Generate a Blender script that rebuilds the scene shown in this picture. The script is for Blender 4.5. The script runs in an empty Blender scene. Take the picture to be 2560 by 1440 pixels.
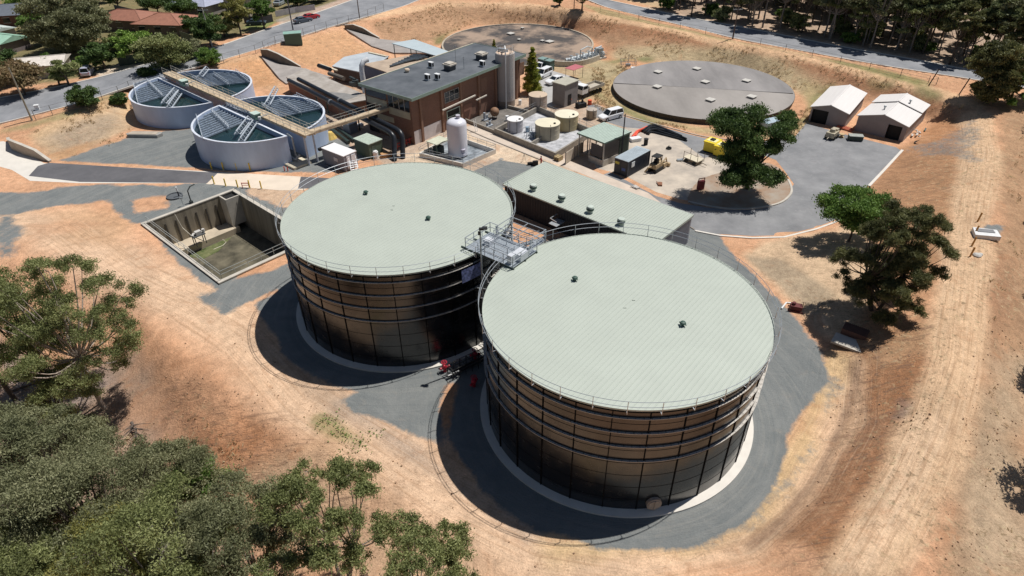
import bpy, bmesh, math, random
import numpy as np
from mathutils import Vector, Matrix
from mathutils.geometry import tessellate_polygon
R = math.radians
sc = bpy.context.scene
COL = sc.collection
rnd = random.Random(7)
# ------------------------------------------------------------------ camera
FPX, PITCH, ROLL, CZ = 1649.1, 0.6192, -0.0102, 45.0864   # focal (photo px), pitch, roll, height of the drone
cam = bpy.data.objects.new('camera', bpy.data.cameras.new('camera')); COL.objects.link(cam)
cam.data.sensor_width = 36; cam.data.lens = FPX/2560*36
cam.data.clip_start = 0.5; cam.data.clip_end = 3000
cam.matrix_world = Matrix.Translation((0, 0, CZ)) @ Matrix.Rotation(math.pi/2-PITCH, 4, 'X') @ Matrix.Rotation(ROLL, 4, 'Z')
sc.camera = cam
def P(x, y, z=0.):
    "survey point: place on the level z seen at photo position x, y"
    A = x-1280; B = 720-y
    a = A*math.cos(ROLL)-B*math.sin(ROLL); b = A*math.sin(ROLL)+B*math.cos(ROLL)
    Y = FPX*math.cos(PITCH)+b*math.sin(PITCH); Z = -FPX*math.sin(PITCH)+b*math.cos(PITCH)
    k = (z-CZ)/Z
    return (a*k, Y*k)
def proj(X, Y, Z):
    z = Z-CZ
    d = Y*math.cos(PITCH)-z*math.sin(PITCH); u = Y*math.sin(PITCH)+z*math.cos(PITCH)
    a = X*FPX/d; b = u*FPX/d
    return 1280+a*math.cos(ROLL)+b*math.sin(ROLL), 720-(-a*math.sin(ROLL)+b*math.cos(ROLL))
def hz(X, Y, ty, z0=0.):
    "height at X,Y whose image row is ty"
    lo, hi = z0-10, z0+60
    for _ in range(40):
        m = (lo+hi)/2
        if proj(X, Y, m)[1] > ty: lo = m
        else: hi = m
    return lo
# ------------------------------------------------------------------ world, sun
SUN = Vector((0.3923, 0.2164, 1)).normalized()
EL = math.asin(SUN.z); AZ = math.atan2(SUN.x, SUN.y)
w = bpy.data.worlds.new('World'); sc.world = w; w.use_nodes = True
nt = w.node_tree; bg = nt.nodes['Background']
sky = nt.nodes.new('ShaderNodeTexSky'); sky.sky_type = 'NISHITA'; sky.sun_disc = False
sky.sun_elevation = EL; sky.sun_rotation = AZ; sky.air_density = 1.0; sky.dust_density = 0.6
nt.links.new(sky.outputs[0], bg.inputs[0]); bg.inputs[1].default_value = 0.05
sun = bpy.data.objects.new('sun', bpy.data.lights.new('sun', 'SUN')); COL.objects.link(sun)
sun.data.energy = 5.0; sun.data.angle = R(0.5); sun.data.color = (1, .965, .91)
sun.rotation_euler = SUN.to_track_quat('Z', 'Y').to_euler()
sc.view_settings.view_transform = 'Standard'; sc.view_settings.look = 'None'
sc.view_settings.exposure = -.13; sc.view_settings.gamma = 1
# ------------------------------------------------------------------ materials
MATS = {}
def mat(name, c, rough=.7, metal=0., var=.15, scale=1.5, bump=.0, bscale=20., spec=None, c2=None, streak=None, ior=None, trans=0.):
    if name in MATS: return MATS[name]
    m = bpy.data.materials.new(name); m.use_nodes = True; MATS[name] = m
    n = m.node_tree.nodes; l = m.node_tree.links; b = n['Principled BSDF']
    b.inputs['Roughness'].default_value = rough; b.inputs['Metallic'].default_value = metal
    if spec is not None: b.inputs['Specular IOR Level'].default_value = spec
    if ior: b.inputs['IOR'].default_value = ior
    tc = n.new('ShaderNodeTexCoord')
    src = tc.outputs['Object']
    if streak:
        mp = n.new('ShaderNodeMapping'); mp.inputs['Scale'].default_value = streak; l.new(src, mp.inputs[0]); src = mp.outputs[0]
    no = n.new('ShaderNodeTexNoise'); no.inputs['Scale'].default_value = scale; no.inputs['Detail'].default_value = 6
    no.inputs['Roughness'].default_value = .65
    l.new(src, no.inputs['Vector'])
    rp = n.new('ShaderNodeValToRGB'); rp.color_ramp.elements[0].position = .3; rp.color_ramp.elements[1].position = .7
    a = tuple(x*(1-var) for x in c); d = tuple(min(1, x*(1+var)) for x in (c2 or c))
    rp.color_ramp.elements[0].color = (*a, 1); rp.color_ramp.elements[1].color = (*d, 1)
    l.new(no.outputs[0], rp.inputs[0]); l.new(rp.outputs[0], b.inputs['Base Color'])
    if bump:
        n2 = n.new('ShaderNodeTexNoise'); n2.inputs['Scale'].default_value = bscale; n2.inputs['Detail'].default_value = 4
        l.new(tc.outputs['Object'], n2.inputs['Vector'])
        bp = n.new('ShaderNodeBump'); bp.inputs['Strength'].default_value = bump; bp.inputs['Distance'].default_value = .05
        l.new(n2.outputs[0], bp.inputs['Height']); l.new(bp.outputs[0], b.inputs['Normal'])
    return m
# ------------------------------------------------------------------ mesh builder
class MB:
    def __init__(s): s.v = []; s.f = []; s.mi = []; s.m = 0; s.sm = []; s.smooth = False
    def add(s, vs, fs):
        o = len(s.v); s.v += [tuple(v) for v in vs]
        for f in fs: s.f.append([i+o for i in f]); s.mi.append(s.m); s.sm.append(s.smooth)
        return s
    def box(s, x0, x1, y0, y1, z0, z1):
        return s.add([(x0,y0,z0),(x1,y0,z0),(x1,y1,z0),(x0,y1,z0),(x0,y0,z1),(x1,y0,z1),(x1,y1,z1),(x0,y1,z1)],
              [(0,3,2,1),(4,5,6,7),(0,1,5,4),(1,2,6,5),(2,3,7,6),(3,0,4,7)])
    def bar(s, a, b, w, h=None):
        "rectangular bar from a to b, w wide, h high"
        a = Vector(a); b = Vector(b); h = h or w
        d = (b-a).normalized(); up = Vector((0,0,1)) if abs(d.z) < .95 else Vector((1,0,0))
        x = d.cross(up).normalized()*w/2; y = x.cross(d).normalized()*h/2
        vs = [a-x-y, a+x-y, a+x+y, a-x+y, b-x-y, b+x-y, b+x+y, b-x+y]
        return s.add(vs, [(0,3,2,1),(4,5,6,7),(0,1,5,4),(1,2,6,5),(2,3,7,6),(3,0,4,7)])
    def prism(s, pts, z0, z1, top=True, bottom=True):
        n = len(pts)
        if sum(pts[i][0]*pts[(i+1)%n][1]-pts[(i+1)%n][0]*pts[i][1] for i in range(n)) < 0: pts = pts[::-1]
        vs = [(p[0], p[1], z0) for p in pts]+[(p[0], p[1], z1) for p in pts]
        fs = [(i, (i+1)%n, (i+1)%n+n, i+n) for i in range(n)]
        if top or bottom:
            tri = tessellate_polygon([[Vector((p[0], p[1], 0)) for p in pts]])
            for t in tri:
                a, b, c = t
                ar = (pts[b][0]-pts[a][0])*(pts[c][1]-pts[a][1])-(pts[c][0]-pts[a][0])*(pts[b][1]-pts[a][1])
                if ar < 0: a, c = c, a
                if top: fs.append((a+n, b+n, c+n))
                if bottom: fs.append((c, b, a))
        return s.add(vs, fs)
    def lathe(s, prof, x=0, y=0, n=24, a0=0., a1=360., close=False):
        "prof: list of (r, z)"
        full = abs(a1-a0) >= 359.9; k = n if full else n+1
        vs = []
        for i in range(k):
            t = R(a0+(a1-a0)*i/n); c, q = math.cos(t), math.sin(t)
            for r_, z_ in prof: vs.append((x+r_*c, y+r_*q, z_))
        m = len(prof); fs = []
        for i in range(n):
            j = (i+1)%k
            for q in range(m-1 if not close else m):
                q2 = (q+1)%m
                fs.append((i*m+q, j*m+q, j*m+q2, i*m+q2))
        return s.add(vs, fs)
    def cyl(s, x, y, z0, z1, r, n=12, r2=None):
        r2 = r if r2 is None else r2
        return s.lathe([(0.0001, z0), (r, z0), (r2, z1), (0.0001, z1)], x, y, n)
    def tube(s, pts, r, n=6, r2=None):
        pts = [Vector(p) for p in pts]; m = len(pts); vs = []
        prev = None
        for i, p in enumerate(pts):
            d = (pts[min(i+1, m-1)]-pts[max(i-1, 0)]).normalized()
            ref = Vector((0,0,1)) if abs(d.z) < .9 else Vector((1,0,0))
            if prev is not None: ref = prev
            x = d.cross(ref)
            if x.length < 1e-4: x = d.cross(Vector((0,1,.2)))
            x.normalize(); y = x.cross(d).normalized(); prev = y
            rr = r if r2 is None else r+(r2-r)*i/(m-1)
            for k in range(n):
                t = 2*math.pi*k/n; vs.append(p+x*math.cos(t)*rr+y*math.sin(t)*rr)
        fs = [(i*n+k, i*n+(k+1)%n, (i+1)*n+(k+1)%n, (i+1)*n+k) for i in range(m-1) for k in range(n)]
        fs += [tuple(range(n))[::-1], tuple((m-1)*n+k for k in range(n))]
        return s.add(vs, fs)
    def ball(s, c, r, n=10, m=6, sz=1.):
        return s.lathe([(max(1e-4, r*math.sin(math.pi*i/m)), c[2]-r*sz*math.cos(math.pi*i/m)) for i in range(m+1)], c[0], c[1], n)
    def build(s, name, mats, parent=None, world=False, loc=None):
        me = bpy.data.meshes.new(name)
        vs = np.array(s.v, dtype=np.float64).reshape(-1, 3)
        if world and parent is not None:
            rt = parent
            L = np.array(rt['_t'][:3]); a = -rt['_t'][3]
            vs = vs-L; c, q = math.cos(a), math.sin(a)
            vs = np.stack([vs[:,0]*c-vs[:,1]*q, vs[:,0]*q+vs[:,1]*c, vs[:,2]], 1)
        if loc is not None: vs = vs-np.array(loc)
        me.from_pydata([tuple(v) for v in vs], [], s.f)
        if not isinstance(mats, (list, tuple)): mats = [mats]
        for m in mats: me.materials.append(m)
        me.polygons.foreach_set('material_index', s.mi)
        me.polygons.foreach_set('use_smooth', s.sm)
        bm = bmesh.new(); bm.from_mesh(me); bmesh.ops.recalc_face_normals(bm, faces=bm.faces)
        bm.to_mesh(me); bm.free(); me.update()
        if any(s.sm): me.set_sharp_from_angle(angle=R(35))
        o = bpy.data.objects.new(name, me); COL.objects.link(o)
        if parent is not None: o.parent = parent
        if loc is not None: o.location = loc
        return o
def tag(o, label=None, cat=None, group=None, kind=None):
    if label: o['label'] = label
    if cat: o['category'] = cat
    if group: o['group'] = group
    if kind: o['kind'] = kind
    return o
THINGS = []
def thing(name, label, cat, loc=(0,0,0), rot=0., group=None):
    o = bpy.data.objects.new(name, None); COL.objects.link(o)
    if len(loc) == 2: loc = (loc[0], loc[1], 0.)
    o.location = loc; o.rotation_euler = (0, 0, rot); o.empty_display_size = .3
    o['_t'] = (*loc, rot)
    THINGS.append(o)
    return tag(o, label, cat, group)
def copy_tree(o, parent=None):
    c = o.copy(); COL.objects.link(c)
    if parent is not None: c.parent = parent
    for ch in list(o.children): copy_tree(ch, c)
    return c
def put(o, loc, rot=0., label=None, scale=1.):
    if len(loc) == 2: loc = (loc[0], loc[1], 0.)
    o.location = loc; o.rotation_euler = (0, 0, rot)
    if scale != 1.: o.scale = (scale,)*3 if not isinstance(scale, tuple) else scale
    if label: o['label'] = label
    return o
def ang(a, b): return math.atan2(b[1]-a[1], b[0]-a[0])
def dist(a, b): return math.hypot(b[0]-a[0], b[1]-a[1])
def lerp(a, b, t): return tuple(x+(y-x)*t for x, y in zip(a, b))
# common materials
GALV = mat('galvanised steel', (.50,.53,.56), .42, .55, .12, 3)
GALVD = mat('weathered galvanised steel', (.33,.36,.38), .5, .4, .2, 3)
CONC = mat('concrete', (.50,.46,.40), .85, 0, .14, .8, .2, 12)
CONCW = mat('new pale concrete', (.66,.62,.56), .8, 0, .08, .6, .1, 12)
CONCG = mat('weathered grey concrete', (.30,.29,.27), .9, 0, .22, .6, .2, 8)
WHITE = mat('white paint', (.78,.79,.79), .45, 0, .05, 1)
DARK = mat('dark void', (.012,.012,.013), .7, 0, .2, 2)
BLACKP = mat('black pipe coating', (.018,.021,.027), .38, 0, .3, 2)
GLASS = mat('dark window glass', (.015,.02,.024), .08, 0, .1, 2)
RUB = mat('black rubber', (.015,.015,.015), .8, 0, .2, 5)
YELL = mat('yellow paint', (.75,.52,.03), .45, 0, .1, 2)
REDP = mat('red paint', (.55,.05,.03), .5, 0, .15, 3)
ORNG = mat('orange plastic', (.80,.13,.05), .55, 0, .12, 3)
# ================================================================== TERRAIN
def npP(pts): return np.array(pts, dtype=float)
GX0, GX1, GY0, GY1, GS = -240., 240., -10., 320., 1.5
nx = int((GX1-GX0)/GS)+1; ny = int((GY1-GY0)/GS)+1
gx = GX0+GS*np.arange(nx); gy = GY0+GS*np.arange(ny)
GXX, GYY = np.meshgrid(gx, gy)
Hc = np.zeros((ny, nx)); FX = np.zeros((ny, nx), bool)
def inpoly(X, Y, poly):
    X = np.asarray(X); Y = np.asarray(Y); r = np.zeros(X.shape, bool); n = len(poly)
    for i in range(n):
        x0, y0 = poly[i]; x1, y1 = poly[(i+1)%n]
        if y0 == y1: continue
        c = ((y0 > Y) != (y1 > Y)) & (X < (x1-x0)*(Y-y0)/(y1-y0)+x0)
        r ^= c
    return r
def segdist(X, Y, pts, closed=False):
    "distance to polyline, running length at the nearest point, signed side"
    best = np.full(X.shape, 1e9); run = np.zeros(X.shape); sd = np.zeros(X.shape); acc = 0
    n = len(pts)
    for i in range(n if closed else n-1):
        x0, y0 = pts[i][:2]; x1, y1 = pts[(i+1)%n][:2]
        L = math.hypot(x1-x0, y1-y0)+1e-9; ux, uy = (x1-x0)/L, (y1-y0)/L
        t = np.clip((X-x0)*ux+(Y-y0)*uy, 0, L)
        dx = X-(x0+ux*t); dy = Y-(y0+uy*t); d = np.hypot(dx, dy)
        k = d < best
        best = np.where(k, d, best); run = np.where(k, acc+t, run); sd = np.where(k, np.sign(ux*dy-uy*dx)*d, sd)
        acc += L
    return best, run, sd
def fixline(pts, w=1.2):
    "pts: (px, py, height)"
    W = [(*P(a, b, c), c) for a, b, c in pts]
    for i in range(len(W)-1):
        a, b = W[i], W[i+1]; n = max(2, int(dist(a, b)/.6))
        for k in range(n+1):
            q = lerp(a, b, k/n)
            i0 = int(round((q[0]-GX0)/GS)); j0 = int(round((q[1]-GY0)/GS))
            if 0 <= i0 < nx and 0 <= j0 < ny: Hc[j0, i0] = q[2]; FX[j0, i0] = True
PLANT = [(-60,640),(-60,330),(22,345),(60,352),(125,402),(215,395),(268,372),(322,335),(318,262),(370,235),(470,215),(600,214),(660,228),(715,238),(735,195),
  (795,172),(870,160),(930,158),(1040,120),(1095,118),(1110,85),(1200,58),(1300,54),(1400,66),(1490,98),(1520,128),(1560,150),(1650,153),(1750,158),(1850,174),(1950,200),(2000,235),
  (2080,240),(2205,266),(2325,296),(2330,312),(2288,352),(2278,378),(2226,442),(2188,492),(2168,522),(2105,568),(2000,588),(1905,600),(1850,640),(1905,700),(1985,770),(2040,790),
  (2060,830),(2092,868),(2132,900),(2142,960),(2105,1060),(2050,1180),(1965,1290),(1860,1380),(1740,1440),(1300,1470),(1180,1340),(1010,1265),(860,1185),(700,1105),(560,985),(400,865),(340,765),(150,650),(0,610)]
PLW = [P(a, b, 0) for a, b in PLANT]
k = inpoly(GXX, GYY, PLW); FX |= k
NCREST = [(560,150,3.5),(640,128,3.5),(700,100,3.5),(790,80,3.7),(860,60,4),(960,25,4),(1100,4,4),(1250,6,4),(1380,20,4),(1500,38,4),(1650,66,4),(1800,101,4),(2000,137,4),(2200,188,4),(2350,230,3.7),
  (2440,262,3.3),(2480,300,3),(2475,380,3.1),(2440,520,3.3),(2420,640,3.5),(2390,760,3.2),(2365,900,3),(2330,1060,2.6),(2270,1200,2.3),(2190,1340,2),(2100,1480,1.8)]
fixline(NCREST)
fixline([(a+55, b-4, c) for a, b, c in NCREST[17:]])
STLOW = [(-90,325,.8),(0,308,1.2),(110,280,1.8),(215,252,2.3),(360,205,3),(560,148,3.5),(700,106,3.5),(850,60,4),(1000,18,4),(1060,-5,4),(1200,-50,4)]
STUP = [(-90,262,.8),(0,245,1.2),(120,222,1.8),(250,193,2.3),(370,160,3),(540,118,3.5),(660,76,3.5),(790,33,4),(905,-8,4),(1030,-50,4)]
fixline(STLOW); fixline(STUP)
RDLOW = [(1200,-50,4),(1430,-10,4),(1530,22,4),(1700,62,4),(1840,96,4),(2000,126,4),(2200,162,4),(2430,198,4),(2640,232,4)]
RDUP = [(1350,-50,4),(1470,-12,4),(1600,18,4),(1700,40,4),(1900,77,4),(2100,116,4),(2300,152,4),(2440,178,4),(2660,212,4)]
fixline(RDLOW); fixline(RDUP)
fixline([(-60,700,-1.5),(120,760,-2.5),(300,930,-3.2),(420,1120,-3.5),(560,1300,-3.6),(760,1440,-3.6)])
fixline([(-60,900,-4),(60,1100,-5),(200,1440,-5.5)])
fixline([(2620,420,1.5),(2640,700,.5),(2600,1000,0),(2500,1440,-.5)])
# ramps cut through the bank
fixline([(664,146,2.1),(720,175,1.2),(800,200,.2)])
fixline([(690,150,2.0),(760,175,1.0),(840,190,.2)])
fixline([(870,80,2.3),(930,100,1.4),(985,122,.2)])
fixline([(890,80,2.2),(960,100,1.2),(1010,118,.2)])
Hc[0,:] = np.where(gx < -10, -5.5, 0); FX[0,:] = True
Hc[-1,:] = 4.5; FX[-1,:] = True
Hc[:,0] = np.linspace(-5, 4.5, ny); FX[:,0] = True
Hc[:,-1] = np.linspace(0, 4.5, ny); FX[:,-1] = True
fixv = Hc.copy()
# coarse to fine relaxation
def relax(H, F, V, it):
    for _ in range(it):
        A = .25*(np.roll(H,1,0)+np.roll(H,-1,0)+np.roll(H,1,1)+np.roll(H,-1,1))
        H = np.where(F, V, H+1.0*(A-H))
    return H
def solve(F, V):
    if min(F.shape) > 30:
        h, w_ = F.shape; h2, w2 = (h+1)//2, (w_+1)//2
        Fp = np.zeros((h2*2, w2*2), bool); Vp = np.zeros((h2*2, w2*2)); Fp[:h,:w_] = F; Vp[:h,:w_] = np.where(F, V, 0)
        cnt = Fp.reshape(h2,2,w2,2).sum((1,3)); sm = Vp.reshape(h2,2,w2,2).sum((1,3))
        Hs = solve(cnt > 0, sm/np.maximum(cnt, 1))
        H = np.repeat(np.repeat(Hs, 2, 0), 2, 1)[:h,:w_]
        return relax(np.where(F, V, H), F, V, 120)
    return relax(np.where(F, V, 0.), F, V, 800)
Hc = solve(FX, fixv)
# round the toe and the crest of the banks a little
B = (Hc+np.roll(Hc,1,0)+np.roll(Hc,-1,0)+np.roll(Hc,1,1)+np.roll(Hc,-1,1))/5
ins = inpoly(GXX, GYY, PLW)
Hc = np.where(ins, 0., B)
def HT(X, Y):
    X = np.asarray(X, float); Y = np.asarray(Y, float)
    u = np.clip((X-GX0)/GS, 0, nx-1.001); v = np.clip((Y-GY0)/GS, 0, ny-1.001)
    i = u.astype(int); j = v.astype(int); a = u-i; b = v-j
    return Hc[j,i]*(1-a)*(1-b)+Hc[j,i+1]*a*(1-b)+Hc[j+1,i]*(1-a)*b+Hc[j+1,i+1]*a*b
def ht(x, y): return float(HT(x, y))
def PT(px, py):
    "point of the terrain seen at px, py"
    z = 0.
    for _ in range(25):
        q = P(px, py, z); z += .6*(ht(*q)-z)
    return (q[0], q[1], z)
# ---------------------------------------------------------------- value noise
_rg = np.random.default_rng(3); _lat = _rg.random((256, 256))
def vnoise(X, Y, s):
    X = X/s; Y = Y/s; i = np.floor(X).astype(int); j = np.floor(Y).astype(int); a = X-i; b = Y-j
    a = a*a*(3-2*a); b = b*b*(3-2*b); g = lambda p, q: _lat[q%256, p%256]
    return g(i,j)*(1-a)*(1-b)+g(i+1,j)*a*(1-b)+g(i,j+1)*(1-a)*b+g(i+1,j+1)*a*b
def fbm(X, Y, s, o=4):
    r = 0; t = 0; a = 1.
    for k in range(o): r = r+a*vnoise(X+17.3*k, Y-9.1*k, s); t += a; a *= .55; s *= .5
    return r/t
# ---------------------------------------------------------------- fine grid
def axis(segs):
    out = [segs[0][0]]
    for a, b, s in segs:
        n = int(round((b-a)/s)); out += [a+(b-a)*(i+1)/n for i in range(n)]
    return np.array(out)
ax = axis([(-235,-110,2.2),(-110,-60,.8),(-60,60,.42),(60,110,.8),(110,235,2.2)])
ay = axis([(-8,18,2.),(18,110,.42),(110,190,.8),(190,315,2.2)])
TX, TY = np.meshgrid(ax, ay)
TZ = HT(TX, TY)
out0 = ~inpoly(TX, TY, PLW)
TZ = TZ+np.where(out0, (fbm(TX, TY, 5, 4)-.5)*.3*np.clip(segdist(TX, TY, PLW, True)[0]/4, 0, 1), 0)
SAND = (.585,.33,.195); PALE = (.68,.465,.31); ORANGE = (.52,.26,.125); RED = (.36,.17,.09); GREY = (.205,.225,.235)
DGREY = (.12,.135,.15); DRY = (.44,.335,.20); GREEN = (.115,.15,.055); LITTER = (.25,.195,.155); BROWN = (.30,.205,.14); CPALE = (.60,.51,.41)
C = np.zeros(TX.shape+(3,)); C[:] = SAND
GV = np.zeros(TX.shape); TUFT = np.zeros(TX.shape); RILL = np.zeros(TX.shape)
nz1 = fbm(TX, TY, 9, 5)-.5; nz2 = fbm(TX+50, TY, 3, 4)-.5; nz3 = fbm(TX, TY+80, 22, 5)-.5
def W(pts): return [PT(a, b)[:2] for a, b in pts]
def mask(pts, feather=1.5, warp=2., line=None):
    w_ = W(pts); closed = line is None
    d, run, sd = segdist(TX, TY, w_, closed)
    s = np.where(inpoly(TX, TY, w_), d, -d) if closed else line-d
    return np.clip((s+warp*(nz1*2.2+nz2*1.2))/feather+.5, 0, 1)
def paint(pts, c, a=1., feather=1.5, warp=2., line=None):
    m = mask(pts, feather, warp, line)*a
    C[:] = C*(1-m[...,None])+np.array(c)*m[...,None]
    global GV
    GV *= (1-m)
def gravel(pts, a=1., feather=.8, warp=1.2, line=None):
    global GV
    GV = np.maximum(GV, mask(pts, feather, warp, line)*a)
# broad areas ------------------------------------------------------
# base mottling
C += (nz3[...,None]*np.array([.22,.17,.12]))
# outside banks on the north: dry grass and red soil
BANKN = [(930,60),(1100,8),(1250,10),(1400,26),(1500,42),(1650,72),(1800,106),(2000,142),(2200,195),(2350,240),(2440,270),(2430,330),(2340,290),(2205,238),(2080,210),(1990,225),(1900,180),(1700,150),(1560,146),(1490,98),(1300,54),(1180,60),(1040,118),(960,100)]
paint(BANKN, (.40,.245,.145), .85, 2, 1)
paint([(1400,30),(1650,78),(1800,112),(2000,150),(2200,205),(2330,245)], RED, .75, 3, 2.0, 3.2)
paint([(1560,135),(1750,140),(1900,165),(2010,215)], (.50,.41,.25), .8, 3, 2, 3)
paint([(900,45),(1100,8),(1250,9),(1380,22),(1500,40),(1650,68),(1800,103),(2000,139),(2200,190),(2350,232),(2440,262)], (.66,.43,.26), 1, .8, .25, 1.7)
# verge between track and right road
paint([(1440,5),(1530,28),(1700,70),(1840,103),(2000,134),(2200,172),(2330,205),(2320,222),(2200,186),(2000,133),(1800,100),(1650,66),(1500,36)], (.36,.30,.15), .85, 1, .6)
paint([(2000,131),(2200,172),(2310,200),(2300,218),(2180,182),(2010,140)], (.20,.20,.08), .7, 1.2, 1)
# bowl around the covered reservoirs
paint([(1490,150),(1560,150),(1545,200),(1600,270),(1700,310),(1850,330),(1990,300),(2050,260),(2100,215),(2000,195),(2030,330),(1900,345),(1740,330),(1600,300),(1500,262),(1420,200)], (.42,.33,.18), .9, 1.5, 1.)
for q in [[(1480,165),(1560,150),(1620,150)],[(1420,200),(1500,190),(1540,175)],[(1500,240),(1560,275),(1640,312)],[(1090,110),(1110,88),(1140,72)],[(2010,300),(2040,240),(2080,215)],[(2330,330),(2400,300)],[(2180,205),(2220,215)],[(2300,225),(2340,240)]]:
    paint(q, GREEN, .75, 2.0, 1.6, .9)
# orange banks on the left
paint([(320,250),(420,185),(560,150),(660,135),(720,235),(640,215),(600,170),(430,175)], (.56,.345,.20), 1, 1.5, .7)
paint([(560,160),(660,150),(700,210),(650,215),(600,175)], (.56,.30,.15), .8, 2, 1)
paint([(680,120),(800,80),(860,78),(960,150),(880,165),(790,170),(760,165)], (.57,.33,.18), .9, 1.5, .6)
paint([(60,340),(200,275),(330,235),(330,330),(250,380),(130,400)], (.56,.40,.24), .9, 2, 1)
paint([(90,350),(220,300),(300,270),(310,320),(230,370),(140,390)], (.30,.25,.20), .65, 4, 2)
paint([(110,392),(190,360),(250,350),(200,392),(140,402)], (.50,.28,.14), .7, 2, 1)
paint([(700,245),(760,225),(860,265),(900,320),(820,300),(700,262)], SAND, .6, 1.5, 1)
# left street verges
paint([(0,330),(110,296),(215,268),(360,222),(300,240),(180,290),(60,325)], (.34,.29,.15), .8, 1.2, .6)
paint([(-90,200),(120,212),(240,185),(300,165),(340,158),(420,140),(540,105),(660,70),(800,20),(900,-15),(700,-60),(-90,-60)], (.15,.15,.07), .9, 2, 2)
paint([(235,180),(300,158),(365,150),(372,162),(250,195)], CPALE, .9, .8, .3)
paint([(600,70),(660,50),(690,55),(660,75)], (.20,.25,.08), .8, 1, .8); paint([(700,60),(760,40),(780,30),(760,55)], (.20,.25,.08), .8, 1, .8)
paint([(690,50),(800,15),(860,-5),(900,-5),(780,38),(700,66)], (.42,.38,.35), .6, 1, .5)
# forest floor beyond the right road
paint([(1480,-40),(1700,36),(1900,73),(2100,112),(2300,148),(2440,174),(2700,215),(2700,-90),(1480,-90)], (.42,.31,.23), 1, 2, 1.5)
paint([(1500,-12),(1620,15),(1680,28),(1650,5),(1560,-15)], (.50,.36,.22), .9, 1.5, 1)
paint([(1350,-12),(1470,-12),(1420,-22)], (.3,.27,.14), .9, 1.5, 1)
paint([(1620,20),(1700,38),(1900,74),(2100,113),(2300,149),(2440,175)], (.58,.48,.38), .7, .8, .5, 1.2)
# right bank and east track
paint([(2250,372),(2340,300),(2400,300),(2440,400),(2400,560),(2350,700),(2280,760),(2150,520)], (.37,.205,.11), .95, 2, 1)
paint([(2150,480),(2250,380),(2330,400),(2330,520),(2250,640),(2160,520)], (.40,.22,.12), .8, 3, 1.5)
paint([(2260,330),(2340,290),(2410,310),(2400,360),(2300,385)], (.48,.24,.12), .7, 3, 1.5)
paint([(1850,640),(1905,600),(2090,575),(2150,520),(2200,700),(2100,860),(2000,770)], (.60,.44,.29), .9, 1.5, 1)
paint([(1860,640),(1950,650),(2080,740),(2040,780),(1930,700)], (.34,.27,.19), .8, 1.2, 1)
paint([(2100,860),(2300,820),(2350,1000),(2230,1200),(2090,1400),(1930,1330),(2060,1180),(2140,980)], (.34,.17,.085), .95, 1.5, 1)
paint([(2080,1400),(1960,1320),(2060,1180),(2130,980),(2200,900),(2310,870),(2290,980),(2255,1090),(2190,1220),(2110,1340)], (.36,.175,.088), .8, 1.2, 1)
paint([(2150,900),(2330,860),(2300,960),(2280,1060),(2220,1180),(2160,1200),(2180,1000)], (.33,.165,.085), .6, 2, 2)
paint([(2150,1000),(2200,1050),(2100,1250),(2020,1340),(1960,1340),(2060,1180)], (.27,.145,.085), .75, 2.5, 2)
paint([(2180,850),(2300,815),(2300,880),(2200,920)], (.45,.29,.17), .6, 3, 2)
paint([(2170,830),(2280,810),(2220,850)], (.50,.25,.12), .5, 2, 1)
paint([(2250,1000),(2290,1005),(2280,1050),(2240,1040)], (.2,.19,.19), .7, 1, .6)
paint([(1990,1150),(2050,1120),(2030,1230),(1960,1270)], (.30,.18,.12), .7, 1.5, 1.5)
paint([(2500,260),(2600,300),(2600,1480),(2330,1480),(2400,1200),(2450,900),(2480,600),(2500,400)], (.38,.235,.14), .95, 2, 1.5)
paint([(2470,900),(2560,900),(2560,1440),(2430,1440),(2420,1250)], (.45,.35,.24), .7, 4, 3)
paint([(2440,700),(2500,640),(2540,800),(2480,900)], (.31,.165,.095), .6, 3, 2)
EAST = [(2440,290),(2455,380),(2440,470),(2425,560),(2420,640),(2410,760),(2395,900),(2350,1060),(2290,1200),(2210,1340),(2130,1480)]
paint(EAST, (.63,.43,.27), 1, 1.2, .8, 2.35)
paint([(2320,1060),(2270,1180),(2200,1330),(2120,1440)], (.67,.47,.31), .8, 1.0, .5, 1.2)
gravel([(2260,365),(2330,345),(2400,310),(2440,290),(2470,330),(2440,400),(2380,390),(2300,392)], .5, 2.5, 2)
gravel([(2520,560),(2460,560),(2440,585),(2500,600)], .8, .6, .3)
# sand lane around the tanks
paint([(0,560),(150,560),(330,690),(480,760),(620,850),(760,1000),(950,1120),(1130,1240),(1350,1350),(1600,1400)], (.69,.485,.33), .9, 4, 1.5, 4.0)
paint([(1600,1390),(1850,1345),(1990,1215),(2095,1040),(2110,920)], (.66,.45,.295), .9, 1, .8, 1.7)
paint([(100,530),(260,520),(330,560),(300,640),(180,610)], (.52,.31,.17), .6, 3, 2)
paint([(1400,1370),(1700,1350),(1900,1260),(2000,1120),(2060,960),(2090,900)], (.58,.41,.22), .8, 1.5, 1, 1.3)
paint([(430,1000),(600,1080),(640,1150),(560,1240),(450,1100)], (.40,.165,.07), .95, 4, 3)
paint([(560,1000),(640,1040),(760,1130),(700,1150),(600,1090)], (.46,.20,.09), .75, 2.5, 2)
paint([(520,870),(640,930),(660,970),(560,930)], (.50,.27,.14), .5, 2.5, 2)
paint([(700,1180),(820,1100),(930,1180),(1000,1270),(900,1260)], (.50,.30,.17), .6, 3, 3)
paint([(400,900),(480,1010),(560,1180),(640,1300),(560,1400),(300,1300),(250,1000),(330,930)], (.33,.20,.13), .75, 4, 3)
paint([(850,1010),(930,1060),(1080,1170),(1200,1250),(1320,1320)], (.30,.26,.23), .5, 1.2, .8, .8)
paint([(640,860),(760,940),(860,1020)], (.36,.27,.20), .5, 1.2, .8, 1.2)
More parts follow.
